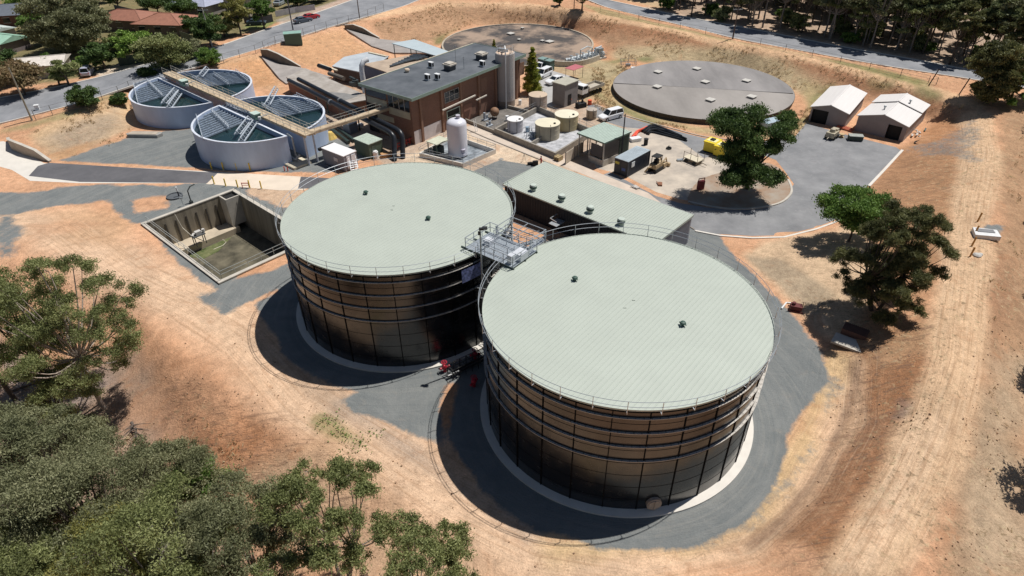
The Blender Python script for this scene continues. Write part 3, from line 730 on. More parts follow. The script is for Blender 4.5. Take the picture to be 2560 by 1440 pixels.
    for k in range(240):
        an = 2*math.pi*k/240; c, q = math.cos(an), math.sin(an)
        s.bar(((TR-.08)*c, (TR-.08)*q, TH-.14), ((TR+.06)*c, (TR+.06)*q, TH-.14), .07, .05)
    s.lathe([(TR-.11, TH-.18), (TR+.02, TH-.18), (TR+.02, TH-.26), (TR-.11, TH-.26)], n=120)
    s.build('roof_bolts', SEAM, t)
    s = MB(); rail_ring(s, TR+.32, TH, 1.08, 32, post0); s.build('handrail', GALV, t)
    s = MB(); s.lathe([(TR-.15, -.3), (12.62, -.3), (12.62, .16), (TR-.15, .22)], n=120, close=True); s.build('base_ring', CONCW, t)
    return t
A1 = (9.499, 44.399); A2 = (-11.868, 61.444)
def seam_angle(c, px, z, r=TR):
    best = min(range(3600), key=lambda i: (abs(proj(c[0]+r*math.cos(i*R(.1)), c[1]+r*math.sin(i*R(.1)), z)[0]-px)) + (1e3 if math.sin(i*R(.1)) > 0 else 0))
    return best*R(.1)
T1 = big_tank(*A1, 'nearest large round tank, dark glossy walls and ribbed pale green roof at lower centre', seam_angle(A1, 1521, 7), seam_angle(A1, 1569, TH+.5, TR+.32), [(1437,702),(1706,815)], [(1584,752),(1562,771)])
T2 = big_tank(*A2, 'farther large round tank with pale green roof, beside the concrete pit', seam_angle(A2, 921, 7), seam_angle(A2, 941, TH+.5, TR+.32), [(915,486),(1071,550)], [(984,516),(980,526)])
# round access hatch on the near tank
q = seam_angle(A1, 1634, .9); s = MB(); hx, hy = math.cos(q), math.sin(q)
c0 = Vector((A1[0]+hx*(TR-.1), A1[1]+hy*(TR-.1), .95))
hat = MB(); K = 16; side = Vector((-hy, hx, 0)); out_ = Vector((hx, hy, 0)); up = Vector((0,0,1))
vs = []
for dd, rr in ((0., .62), (.28, .62), (.28, .52), (.36, .50), (.36, .001)):
    for k in range(K):
        a = 2*math.pi*k/K; vs.append(c0+out_*dd+side*math.cos(a)*rr+up*math.sin(a)*rr)
hat.add(vs, [(i*K+k, i*K+(k+1)%K, (i+1)*K+(k+1)%K, (i+1)*K+k) for i in range(4) for k in range(K)])
hat.bar(c0+out_*.4-up*.5, c0+out_*.4+up*.5, .06)
o = hat.build('access_hatch', mat('dusty hatch plate', (.38,.31,.25), .7, 0, .2, 3), T1, world=True)
# ------------------------------------------------------------------ linking platform
pz = TH+.25
pc = [P(*q, pz) for q in [(1165,622),(1222,578),(1340,626),(1287,668)]]
cA = ((pc[0][0]+pc[1][0]+pc[2][0]+pc[3][0])/4, (pc[0][1]+pc[1][1]+pc[2][1]+pc[3][1])/4)
ux = ang(pc[0], pc[3]); PLr = -R(38.6)
pl = thing('access_platform', 'galvanised grating platform with handrails bridging the two big tank roofs', 'platform', (cA[0], cA[1], pz), PLr)
Lp, Wp = (dist(pc[0], pc[3])+dist(pc[1], pc[2]))/2, (dist(pc[0], pc[1])+dist(pc[3], pc[2]))/2
gr = mat('galvanised grating', (.38,.42,.46), .45, .5, .25, 6, .3, 40)
s = MB(); s.box(-Lp/2, Lp/2, -Wp/2, Wp/2, -.06, 0)
for k in range(int(Lp/.25)): s.box(-Lp/2+.25*k, -Lp/2+.25*k+.04, -Wp/2, Wp/2, .001, .025)
s.build('grating_deck', gr, pl)
s = MB()
for y in (-Wp/2+.06, 0, Wp/2-.06): s.box(-Lp/2-.6, Lp/2+.1, y-.06, y+.06, -.30, -.062)
for x in (-Lp/2+.06, -Lp/4, 0, Lp/4, Lp/2-.06): s.box(x-.04, x+.04, -Wp/2, Wp/2, -.25, -.065)
s.build('deck_beams', mat('dark green steel', (.05,.075,.065), .5), pl)
def railing(mb, pts, h=1.1, step=1.3, r_=.028, closed=False):
    pts = [Vector(p) for p in pts]
    if closed: pts.append(pts[0])
    for a, b_ in zip(pts[:-1], pts[1:]):
        for zz in (h, h*.52): mb.bar(a+Vector((0,0,zz)), b_+Vector((0,0,zz)), r_*2)
        k = max(1, round((b_-a).length/step))
        for i in range(k+1):
            p = a.lerp(b_, i/k); mb.bar(p, p+Vector((0,0,h)), r_*2)
s = MB(); hx, hy = Lp/2, Wp/2
railing(s, [(-hx+1.6,-hy,0),(-hx,-hy,0),(-hx,hy,0),(-hx+1,hy,0)])
railing(s, [(-hx+2.4,-hy,0),(hx,-hy,0),(hx,hy,0),(hx-1.2,hy,0)]); railing(s, [(-hx+2,hy,0),(hx-2.2,hy,0)])
railing(s, [(-1.6,-.9,0),(1.5,-.9,0)]); railing(s, [(-1.6,.9,0),(1.5,.9,0)])
s.build('handrail', GALV, pl)
for bx_ in ((-1.9,-1.1,-.4,.35,0,.55),(1.9,2.9,-.7,.5,.0,.7),(2.0,2.5,-1.6,-1.,0,.9)): s = MB(); s.box(*bx_); s.build('valve_box', mat('pale grey equipment paint', (.58,.60,.64), .4), pl)
# lamp and camera pole between the tanks
bx, by = P(1214, 905, 0); lh = hz(bx, by, 572)
lp = thing('light_pole', 'tall slim grey pole with a floodlight and camera beside the tank platform', 'light pole', (bx, by, 0))
s = MB(); s.cyl(0,0,0,lh,.10,10,.07); s.build('pole', GALVD, lp)
s = MB(); s.box(-.1,.35,-.12,.12,lh-.1,lh+.08); s.box(.2,.65,-.2,.2,lh+.0,lh+.14); s.box(-.2,.05,-.1,.1,lh-.6,lh-.3); s.build('floodlight', mat('black lamp housing', (.02,.02,.02), .5), lp)
s = MB(); s.bar((0,0,TH-.4),(1.1,-.3,TH-2.2),.07); s.bar((-.5,.1,TH-2.2),(1.1,-.3,TH-2.2),.07); s.build('brace', GALVD, lp)
# stair tower between the tanks, behind the platform
ct = P(1302, 596, TH); 
st = thing('stair_tower', 'galvanised steel stair tower rising in the gap behind the tank platform', 'stair', (ct[0], ct[1], 0), PLr)
s = MB(); a_, b_ = 2.1, 1.2
for sx in (-a_, a_):
    for sy in (-b_, b_): s.bar((sx, sy, 0), (sx, sy, TH+1.2), .12)
for z_ in np.arange(1.9, TH+1.3, 1.9):
    for sy in (-b_, b_): s.bar((-a_, sy, z_), (a_, sy, z_), .09)
    for sx in (-a_, a_): s.bar((sx, -b_, z_), (sx, b_, z_), .09)
for z_ in (TH+.6, TH+1.15): 
    for sy in (-b_, b_): s.bar((-a_, sy, z_), (a_, sy, z_), .06)
    for sx in (-a_, 0, a_): s.bar((sx, -b_, z_), (sx, b_, z_), .06)
s.build('frame', GALV, st)
for k in range(6):
    z0 = 1.9*k; sgn = 1 if k % 2 else -1; y = .55*sgn; s = MB()
    xa, xb = (-1.5*sgn, 1.5*sgn)
    s.bar((xa, y-.4, z0), (xb, y-.4, z0+1.9), .05, .2); s.bar((xa, y+.4, z0), (xb, y+.4, z0+1.9), .05, .2)
    for i in range(9): f = (i+.5)/9; x = xa+(xb-xa)*f; s.box(x-.12, x+.12, y-.4, y+.4, z0+1.9*f, z0+1.9*f+.04)
    s.bar((xa, y-.42, z0+1), (xb, y-.42, z0+2.9), .05); s.bar((xa, y+.42, z0+1), (xb, y+.42, z0+2.9), .05)
    s.build('stair_flight', GALV, st)
    s = MB(); s.box(min(xb, xb+.6*sgn), max(xb, xb+.6*sgn), -1.1, 1.1, z0+1.84, z0+1.9); s.build('landing', gr, st)
# pipe frame and red valves at the foot of the gap
pf = P(1165, 925, 0); pr_ = thing('pipe_rack', 'low black steel pipe frame at the foot of the gap between the big tanks', 'pipe rack', (pf[0], pf[1], 0), R(35))
s = MB()
for x in np.linspace(-1.8, 2.6, 7):
    for y in (-.55, .55): s.bar((x, y, 0), (x, y, 1.3), .05)
    s.bar((x, -.55, 1.3), (x, .55, 1.3), .05); s.bar((x,-.55,.1),(x+.7,.55,1.3),.04)
for y in (-.55, .55): s.bar((-1.9, y, 1.3), (2.7, y, 1.3), .05); s.bar((-1.9, y, .7), (2.7, y, .7), .05)
s.build('frame', mat('black rack steel', (.02,.02,.02), .6), pr_)
s = MB(); s.tube([(-2.2,-.1,.4),(2.9,-.1,.4)], .14, 8); s.tube([(-1.2,.3,.35),(2.9,.3,.35)], .10, 8); s.build('pipe', BLACKP, pr_)
def valve(px, py, label):
    q = P(px, py, .2); t = thing('red_valve', label, 'valve', (q[0], q[1], .0), R(rnd.uniform(0, 90)), 'red valves between the big tanks')
    vr = mat('crimson valve paint', (.45,.02,.04), .45, 0, .15, 4)
    s = MB(); s.cyl(0,0,0,.5,.17,10); s.ball((0,0,.65),.28); s.tube([(-.55,0,.55),(.55,0,.55)],.13,8); s.lathe([(.05,.5),(.24,.5),(.24,.56),(.05,.56)],n=10); s.build('body', vr, t)
    s = MB(); s.cyl(0,0,.8,1.25,.04,6); s.lathe([(.24,1.22),(.30,1.22),(.30,1.27),(.24,1.27)],n=14,close=True); s.bar((-.27,0,1.245),(.27,0,1.245),.04); s.bar((0,-.27,1.245),(0,.27,1.245),.04); s.build('handwheel', vr, t)
valve(1112, 925, 'crimson valve at the left end of the black pipe frame')
valve(1188, 893, 'crimson valve at the right end of the pipe frame, against the near tank')
valve(1185, 962, 'crimson valve low in the shade left of the near tank')
# blue banner on the back tank
a0 = seam_angle(A2, 1155, TH-1.6, TR+.3); a1 = seam_angle(A2, 1205, TH-1.6, TR+.3)
s = MB(); vs = []; K = 8
for k in range(K+1):
    a = a0+(a1-a0)*k/K
    for z_ in (TH-.95, TH-2.4): vs.append((A2[0]+(TR+.28)*math.cos(a), A2[1]+(TR+.28)*math.sin(a), z_))
for k in range(K+1):
    a = a0+(a1-a0)*k/K
    for z_ in (TH-.95, TH-2.4): vs.append((A2[0]+(TR+.24)*math.cos(a), A2[1]+(TR+.24)*math.sin(a), z_))
o2 = 2*(K+1)
s.add(vs, [(2*k, 2*k+1, 2*k+3, 2*k+2) for k in range(K)]+[(o2+2*k, o2+2*k+2, o2+2*k+3, o2+2*k+1) for k in range(K)])
bn = s.build('banner', mat('mottled violet blue banner cloth', (.07,.07,.20), .7, 0, .7, 3.2, 0, 20, None, (.26,.32,.62)))
tag(bn, 'violet blue banner hung on the shaded wall of the farther big tank', 'banner')
# ================================================================== PUMP BUILDING
h = 4.0
c = [P(*q, h) for q in [(1262,458),(1641,607),(1726,542),(1373,412)]]
o_ = c[0]; an = ang(c[0], c[1]); L_ = dist(c[0], c[1]); Wd = dist(c[0], c[3])
pb = thing('pump_building', 'long low pump building with pale green roof behind the two big tanks', 'building', (o_[0], o_[1], 0), an)
s = MB(); pitch = .4; N = int(L_/pitch)
for i in range(N):
    x0 = L_*i/N; x1 = L_*(i+1)/N; d = x1-x0
    for (u0, u1, z0, z1) in ((x0, x0+d*.7, 0, 0), (x0+d*.7, x0+d*.76, 0, .045), (x0+d*.76, x0+d*.94, .045, .045), (x0+d*.94, x1, .045, 0)):
        s.add([(u0,-.25,h-.05+z0),(u1,-.25,h-.05+z1),(u1,Wd,h+.12+z1),(u0,Wd,h+.12+z0)], [(0,1,2,3)])
s.box(-.12,0,-.25,Wd,h-.2,h+.1); s.box(L_,L_+.12,-.25,Wd,h-.2,h+.1); s.box(-.12,L_+.12,-.37,-.25,h-.22,h-.04); s.box(-.12,L_+.12,Wd,Wd+.12,h-.1,h+.13)
rfp = s.build('roof', ROOFM, pb)
cw = mat('charcoal cladding', (.026,.026,.032), .8, 0, .15, 2, 0, 20, None, None, (6,6,.2))
cg = mat('lilac grey corrugated cladding', (.30,.30,.34), .5, .2, .12, 2)
s = MB(); s.add([(0,0,0),(L_,0,0),(L_,0,h-.06),(0,0,h-.06)], [(0,1,2,3)])
for k in range(int(L_/.45)): s.box(k*.45, k*.45+.12, -.04, 0, 0.02, h-.08)
s.add([(0,0,0),(0,Wd-.1,0),(0,Wd-.1,h+.05),(0,0,h-.06)], [(0,1,2,3)]); s.add([(0,Wd-.1,0),(L_,Wd-.1,0),(L_,Wd-.1,h+.08),(0,Wd-.1,h+.08)], [(0,1,2,3)])
s.build('wall', cw, pb)
s = MB(); s.add([(L_,0,0),(L_,Wd-.1,0),(L_,Wd-.1,h+.05),(L_,0,h-.06)], [(0,1,2,3)])
for k in range(int(Wd/.3)): s.box(L_, L_+.035, k*.3, k*.3+.1, .02, h-.05)
s.build('end_wall', cg, pb)
def tomesh(px, py, z): q = P(px, py, z); dx, dy = q[0]-o_[0], q[1]-o_[1]; return dx*math.cos(an)+dy*math.sin(an), -dx*math.sin(an)+dy*math.cos(an)
for px, py in [(1333,476),(1404,502),(1475,531),(1552,562)]:
    x, y = tomesh(px, py, h); y = max(y, .6); s = MB()
    s.cyl(x, y, h-.05, h+.38, .36, 14, .33); s.m = 1
    s.lathe([(.001,h+.85),(.40,h+.78),(.52,h+.55),(.50,h+.38),(.001,h+.38)], x, y, 16); s.m = 0; s.lathe([(.42,h+.80),(.50,h+.70),(.42,h+.9),(.3,h+.93),(.001,h+.95)], x, y, 16)
    s.build('roof_vent', [mat('pale vent cap', (.5,.56,.5), .5), mat('dark green vent', (.05,.08,.06))], rfp)
# white wall light bracket seen between the tanks
s = MB(); x, y = tomesh(1382, 545, 2.4); s.bar((x, -.05, 2.6), (x, -1.6, 2.6), .08); s.bar((x+.0,-1.6,2.6),(x+1.3,-1.9,2.6),.08); s.box(x-.05,x+1.3,-1.9,-.05,1.9,1.95); s.build('door_canopy', GALV, pb)
# ================================================================== CONCRETE PIT
pit = thing('settling_pit', 'square open concrete pit with handrails and drying sludge beside the farther big tank', 'concrete pit', (PIT_O[0], PIT_O[1], 0), PIT_A)
PD = 5.2
pm = mat('stained pit concrete', (.19,.16,.12), .9, 0, .35, .5, .2, 6, None, (.30,.26,.20), (1.6,1.6,.12))
def pbox(u0,u1,v0,v1,z0,z1,name,m): s = MB(); s.box(u0,u1,v0,v1,z0,z1); return s.build(name, m, pit)
T_ = .45
inv = lambda s: s
# walls butt at the corners
for a in ((0,PL,0,T_),(0,PL,PWd-T_,PWd),(0,T_,T_,PWd-T_),(PL-T_,PL,T_,PWd-T_)):
    w2 = pbox(*a, -PD-.2, .12, 'wall', pm); s = MB(); e = .04; s.box(a[0]-e, a[1]+e, a[2]-e, a[3]+e, .122, .26); s.build('wall_coping', CONC, w2)
# buttress marks
s = MB()
for u in np.arange(2.0, PL-1., 1.5):
    s.box(u-.10, u+.10, T_, T_+.12, -PD, -.9)
s.build('wall_ribs', mat('dark stained rib', (.07,.06,.05), .9), pit)
mud = mat('drying sludge', (.065,.06,.04), .95, 0, .45, .45, .5, 5, None, (.125,.11,.075))
pbox(T_, PL-T_, T_, PWd-T_, -PD-.1, -PD, 'floor', mud)
s = MB(); s.box(T_+1.5, PL-T_, T_+.001, T_+2.6, -PD+.01, -PD+.9); s.build('ledge', mat('cream concrete ledge', (.52,.44,.33), .85, 0, .2, .6), pit)
s = MB(); s.add([(T_+3.2, T_+2.9, -PD+.03), (PL-3, T_+2.9, -PD+.03), (PL-4.5, T_+5.5, -PD+.03), (T_+6.5, T_+5.2, -PD+.03)], [(0,1,2,3)])
s.build('algae_patch', mat('green algae', (.085,.15,.03), .95, 0, .5, 1.2, .3, 9, None, (.13,.13,.06)), pit)
# corner chamber
s = MB(); s.box(T_, T_+2.2, T_, T_+.001+2.0, -PD+1., -.2); s.box(T_,T_+2.2,T_+1.8,T_+2.0,-.2,.20); s.box(T_+2.,T_+2.2,T_,T_+1.8,-.2,.2); s.m = 1; s.box(T_,T_+2.,T_,T_+1.8,-.2,-.15); s.build('corner_chamber', [CONC, DARK], pit)
# rails
s = MB(); rm = mat('dull grey rail paint', (.40,.43,.42), .5, .2)
railing(s, [(PL-T_-.25,T_+.2,.26),(PL-T_-.25,PWd-T_-.2,.26),(T_+.2,PWd-T_-.2,.26)], 1.0, 1.8, .022)
railing(s, [(.3,T_+2.3,.26),(.3,PWd-1,.26)], 1.0, 1.8, .022)
s.build('handrail', rm, pit)
# pump stand in the pit
qx = P(502, 610, -PD+.9); dx, dy = qx[0]-PIT_O[0], qx[1]-PIT_O[1]; pu, pv = dx*math.cos(PIT_A)+dy*math.sin(PIT_A), -dx*math.sin(PIT_A)+dy*math.cos(PIT_A)
ps = thing('sludge_pump', 'grey pump on a stand with white pipe, standing on the ledge inside the pit', 'pump', (qx[0], qx[1], -PD+.9), PIT_A)
s = MB()
for sx in (-.7,.7):
    for sy in (-.4,.4): s.bar((sx,sy,0),(sx,sy,1.5),.10)
s.box(-.9,.9,-.55,.55,1.5,1.6); s.bar((-.7,-.4,0),(.7,-.4,1.5),.08); s.build('stand', mat('dark pump steel', (.06,.065,.07)), ps)
s = MB(); s.box(-.5,.3,-.3,.3,1.6,2.1); s.tube([(-1.1,0,1.8),(-.4,0,1.8),(.6,0,1.9),(1.0,.6,1.9)],.16,8); s.cyl(-.9,0,1.6,2.1,.22,10); s.build('motor', mat('pale grey motor', (.52,.50,.47)), ps)
s = MB(); s.tube([(-2.9,.6,-.3),(-3.2,.9,-.8),(-2.5,1.3,-.85),(-1.,1.3,-.85)],.05,6); s.tube([(.9,.4,1.8),(1.4,-.9,3.),(1.6,-1.4,5.)],.05,6); s.build('hose', mat('pale hose', (.6,.55,.45)), ps)
# davit and pole on the pit edge
q = P(478, 505, .2); dv = thing('davit_arm', 'dark davit post with arm on the pit wall', 'davit', (q[0], q[1], .1), PIT_A)
s = MB(); s.tube([(0,0,-.8),(0,0,1.9),(-.5,0,2.4),(-1.2,0,2.5)],.09,8); s.box(-.2,.2,-.2,.2,-1.5,.3); s.build('post', mat('dark davit steel', (.05,.06,.06)), dv)
s = MB(); s.bar((1.2,0,0),(1.2,0,1.2),.05); s.box(1.0,1.4,-.1,.1,1.1,1.3); s.build('control_box', GALVD, dv)
# round manhole with white marker post
q = P(437, 492, 0); t = thing('manhole', 'round dark manhole lid with raised rim on the gravel above the pit', 'manhole', q)
s = MB(); s.lathe([(1.15,0),(1.15,.22),(1.0,.22),(1.0,.1),(.001,.1)], n=28); s.build('rim', mat('dark manhole iron', (.10,.11,.12), .7), t)
q = P(448, 492, 0); t = thing('marker_post', 'white topped marker post next to the manhole', 'marker post', q)
s = MB(); s.cyl(0,0,0,.9,.10,8); s.m = 1; s.cyl(0,0,.9,1.6,.12,8); s.build('post', [mat('dark post', (.04,.04,.05)), WHITE], t)
# ================================================================== COVERED RESERVOIRS
def reservoir(cx, cy, r, z, label, roofm, hatches, zg=0.):
    t = thing('covered_reservoir', label, 'reservoir', (cx, cy, zg), 0)
    s = MB(); s.smooth = False; s.lathe([(.001, z+.12), (r*.5, z+.09), (r, z)], n=96); ro = s.build('roof', roofm, t)
    s = MB(); s.lathe([(r-.02, z-.01), (r+.06, z-.01), (r+.06, z-.3), (r-.1, z-.3), (r-.1, -.4), (r-.3, -.4)], n=96); s.build('wall', mat('dark stained reservoir wall', (.085,.07,.055), .9, 0, .3, 1), t)
    for px, py, sz in hatches:
        q = P(px, py, zg+z+.1); s = MB(); s.box(-sz/2, sz/2, -sz/2, sz/2, 0, .28); s.m = 1; s.box(-sz/2-.12, sz/2+.12, -sz/2-.12, sz/2+.12, .28, .36)
        o = s.build('hatch', [mat('hatch side', (.33,.31,.28), .8), mat('hatch lid', (.52,.50,.46), .7)], t); o.location = (q[0]-cx, q[1]-cy, z+.08); o.rotation_euler = (0, 0, R(42))
    return t
rm2 = mat('grey concrete reservoir roof', (.25,.23,.215), .9, 0, .12, .12, .15, 6, None, (.32,.295,.275), (1,.35,1))
t = reservoir(38.27, 130.28, 17.52, 1.0, 'large round covered reservoir with flat grey roof and seven pale hatches', rm2,
    [(1645,182,1.25),(1742,174,1.25),(1763,207,1.25),(1866,204,1.25),(1643,219,1.25),(1776,252,1.3),(1879,244,1.3)])
s = MB(); s.prism([(38.27+17.3*math.cos(R(a)), 130.28+17.3*math.sin(R(a))) for a in range(-15, 172, 6)], 1.10, 1.13, bottom=False)
s.build('resurfaced_half', mat('darker roof half', (.205,.195,.195), .9, 0, .18, .15, .15, 6, None, (.265,.25,.245), (1,.3,1)), t, world=True)
rm1 = mat('rust stained dark roof', (.095,.085,.082), .9, 0, .3, .09, .15, 5, None, (.27,.20,.15), (1,1,1))
nt_ = rm1.node_tree; rp_ = [x for x in nt_.nodes if x.type == 'VALTORGB'][0]; rp_.color_ramp.elements[0].position = .46; rp_.color_ramp.elements[1].position = .60
t = reservoir(1.95, 165.02, 18.29, .45, 'farther round covered reservoir with dark patchy stained roof behind the brick building', rm1,
    [(1277,86,1.4),(1374,106,1.5),(1306,72,.6),(1356,104,.7),(1298,101,.6)])
s = MB(); s.lathe([(18.4,.2),(18.4,.62),(18.0,.62),(18.0,.40)], 0, 0, 96); s.build('rim', mat('pale reservoir rim', (.42,.36,.28), .85, 0, .2, 1), t)
# ================================================================== CLARIFIERS
CW = mat('pale blue white tank paint', (.41,.505,.68), .5, 0, .10, .35, .1, 3, None, (.45,.54,.71), (1,1,.4))
WAT = mat('dark green process water', (.012,.032,.036), .06, 0, .3, .4, .3, 3)
TROU = mat('wet steel trough', (.32,.38,.46), .45, .2, .4, 3)
def halves(cx, cy, r, h, wa, gap, label, troughs, beams, water_dz=.75):
    t = thing('clarifier_tank', label, 'clarifier', (cx, cy, 0), 0, 'round open clarifier tanks under the bridge')
    ca, sa_ = math.cos(wa), math.sin(wa)
    for side in (1, -1):
        a0 = math.asin(gap/2/r)
        arc = [a0+(math.pi-2*a0)*k/44 for k in range(45)]
        def pts(rr, g): 
            a_ = math.asin(g/2/rr); o = []
            for k in range(45):
                a = a_+(math.pi-2*a_)*k/44; x, y = rr*math.cos(a), rr*math.sin(a)*side; o.append((x*ca-y*sa_, x*sa_+y*ca))
            return o
        ou, im = pts(r, gap), pts(r-.28, gap+.56); n_ = len(ou)
        s = MB(); vs = [(x, y, -.4) for x, y in ou]+[(x, y, h) for x, y in ou]+[(x, y, h) for x, y in im]+[(x, y, h-2) for x, y in im]
        fs = []
        for k in range(n_):
            j = (k+1)%n_
            for q in range(3): fs.append((q*n_+k, q*n_+j, (q+1)*n_+j, (q+1)*n_+k))
        s.add(vs, fs); wl = s.build('wall', CW, t)
        s = MB(); s.prism(im, h-water_dz-.03, h-water_dz, bottom=False); s.build('water', WAT, t)
        s = MB(); o2 = pts(r+.06, gap-.1)
        vs = [(x, y, h+.0) for x, y in o2]+[(x, y, h+.09) for x, y in o2]+[(x, y, h+.09) for x, y in im]+[(x, y, h) for x, y in im]
        fs = [(q*n_+k, q*n_+(k+1)%n_, ((q+1)%4)*n_+(k+1)%n_, ((q+1)%4)*n_+k) for k in range(n_) for q in range(4)]
        s.add(vs, fs); s.build('rim', mat('white rim paint', (.66,.70,.78), .4), wl)
    for (a, b_, c, d, N, w_, zt) in troughs:
        # N parallel troughs between line a-b and line c-d (photo points at the rim level)
        for k in range(N):
            f = k/(N-1) if N > 1 else 0
            p = P(*lerp(a, c, f), h+zt); q = P(*lerp(b_, d, f), h+zt)
            s = MB(); s.bar((*p, h+zt), (*q, h+zt), w_, .22); s.bar((*p, h+zt+.14), (*q, h+zt+.14), w_*.35, .05)
            L = dist(p, q); m_ = int(L/.8)
            for i in range(m_): z = lerp(p, q, (i+.5)/m_); s.bar((*z, h+zt-.05), (*z, h+zt+.32), .07)
            s.build('launder_trough', TROU, t, world=True)
    for (a, b_, c, d, N, w_, zt) in troughs:
        for e, f in ((a, c), (b_, d), (lerp(a, b_, .5), lerp(c, d, .5))):
            p = P(*e, h+zt+.5); q = P(*f, h+zt+.5); s = MB(); s.bar((*p, h+zt+.5), (*q, h+zt+.5), .09); s.bar((*p, h+zt+1.0), (*q, h+zt+1.0), .06)
            L = dist(p, q); m_ = max(2, int(L/1.1))
            for i in range(m_+1): z = lerp(p, q, i/m_); s.bar((*z, h+zt), (*z, h+zt+1.0), .05); z2 = lerp(p, q, min(1, (i+1)/m_)); s.bar((*z, h+zt+.5), (*z2, h+zt+1.0), .04)
            s.build('launder_truss', mat('pale lattice steel', (.55,.60,.66), .45, .2), t, world=True)
    for (a, b_, zt) in beams:
        p = P(*a, h+zt); q = P(*b_, h+zt); d = Vector((q[0]-p[0], q[1]-p[1], 0)).normalized(); nn = Vector((-d.y, d.x, 0))
        s = MB()
        for off, dz in ((-.5, 0), (.5, 0), (0, .55)):
            s.bar((p[0]+nn.x*off, p[1]+nn.y*off, h+zt+dz), (q[0]+nn.x*off, q[1]+nn.y*off, h+zt+dz-.1), .16)
        L = dist(p, q); m_ = max(3, int(L/1.0))
        for i in range(m_+1):
            z = lerp(p, q, i/m_)
            for off in (-.5, .5): s.bar((z[0]+nn.x*off, z[1]+nn.y*off, h+zt), (z[0], z[1], h+zt+.55), .07)
            s.bar((z[0]-nn.x*.5, z[1]-nn.y*.5, h+zt), (z[0]+nn.x*.5, z[1]+nn.y*.5, h+zt), .07)
        s.build('rake_arm', mat('pale lattice steel', (.55,.60,.66), .45, .2), t, world=True)
    return t
WA = R(-42.1)
K1 = halves(-41.91, 106.57, 10.64, 4.63, WA, 3.0, 'nearer open clarifier tank with blue white walls, behind the yellow posts',
   [((640,292),(507,346),(566,262),(492,292),11,.26,-.45),((655,262),(742,238),(700,292),(806,270),10,.26,-.45)],
   [((640,300),(602,352),.1),((622,298),(592,335),.1),((668,262),(688,222),.1)])
K2 = halves(-60.44, 124.6, 10.88, 3.85, WA, 3.0, 'farther open clarifier tank with blue white walls, nearest the street',
   [((470,222),(345,258),(400,190),(335,212),11,.26,-.45),((480,192),(590,178),(520,215),(625,205),10,.26,-.45)],
   [((452,228),(422,268),.1),((438,226),(408,258),.1),((500,192),(516,172),.1)])
# bridge
DECK = mat('rusty tan bridge deck', (.42,.31,.20), .85, 0, .3, 1.2, .1, 10, None, (.50,.40,.28))
br = thing('bridge_walkway', 'long tan walkway bridge crossing over both clarifiers to the brick building', 'walkway', (-36, 101, 0), 0)
def walk(a, b_, w_, z0, z1, name='deck'):
    a = Vector((*a, z0)); b2 = Vector((*b_, z1)); s = MB(); s.bar(a, b2, w_, .14); d = (b2-a).normalized(); nn = Vector((-d.y, d.x, 0)).normalized()
    for o in (-1, 1): s.bar(a+nn*o*(w_/2-.08)-Vector((0,0,.22)), b2+nn*o*(w_/2-.08)-Vector((0,0,.22)), .14, .30)
    s.build(name, DECK, br, world=True)
    return a, b2, nn
a_, b_, nn = walk((-67.2,130.4), (-31.2,97.9), 1.9, 5.0, 5.15)
RAILM = mat('pale rail tube', (.50,.50,.46), .5, .3)
s = MB()
for o in (-1, 1): railing(s, [a_+nn*o*.88+Vector((0,0,.07)), b_+nn*o*.88+Vector((0,0,.07))], 1.05, 2.0, .022)
s.build('handrail', RAILM, br, world=True)
e0 = b_+Vector((-.8,.7,0)); e1 = Vector((*P(1000,258,5.3), 5.3))
a2, b2, n2 = walk(e0.xy, e1.xy, 1.3, 5.14, 5.3, 'link_deck')
s = MB()
for o in (-1, 1): railing(s, [a2+n2*o*.58+Vector((0,0,.07)), b2+n2*o*.58+Vector((0,0,.07))], 1.0, 2.2, .02)
s.build('handrail', RAILM, br, world=True)
for f, o in ((.0, 0), (.5, 0), (.985, 1), (.985, -1), (.93, 1)):
    p = a_.lerp(b_, f)+nn*o*.8; s = MB(); s.bar((p.x, p.y, -.1), (p.x, p.y, p.z-.3), .24); s.build('column', mat('pale lilac column', (.5,.52,.58), .5), br, world=True)
for px, py, lab in ((462,213,'small mint green drive box on the bridge over the farther clarifier'), (641,296,'small mint green drive box on the bridge over the nearer clarifier')):
    q = P(px, py, 5.1); t = thing('drive_box', lab, 'motor box', (*q, 5.15), WA, 'drive boxes on the bridge')
    s = MB(); s.box(-.7,.7,-.55,.55,0,.85); s.m = 1; s.box(-.78,.78,-.63,.63,.85,.93); s.build('housing', [mat('green drive housing', (.16,.27,.22), .5), mat('mint lid', (.50,.62,.55), .5)], t)
    s = MB(); s.cyl(1.1,0,0,.5,.25,8); s.tube([(1.2,.2,.5),(1.9,1.2,.8)],.08,6); s.build('motor', mat('pale motor', (.6,.62,.6)), t)
# pipework in the recess of the nearer clarifier
q = P(738, 408, 0); t = thing('inlet_pipework', 'grey inlet pipes and cream footing at the end of the nearer clarifier', 'pipework', q, WA)
s = MB(); s.box(-1.2,2.2,-1.6,1.6,-.2,.35); s.build('footing', mat('cream footing', (.62,.55,.42), .8), t)
s = MB(); s.tube([(-.8,-.6,.3),(-.8,-.6,4.5)],.22,8); s.tube([(-.2,.5,.3),(-.2,.5,4.2),(-1.5,.5,4.4)],.16,8); s.tube([(-1.8,0,.8),(.6,0,.8),(.9,.6,1.6)],.2,8); s.build('pipe', GALVD, t)
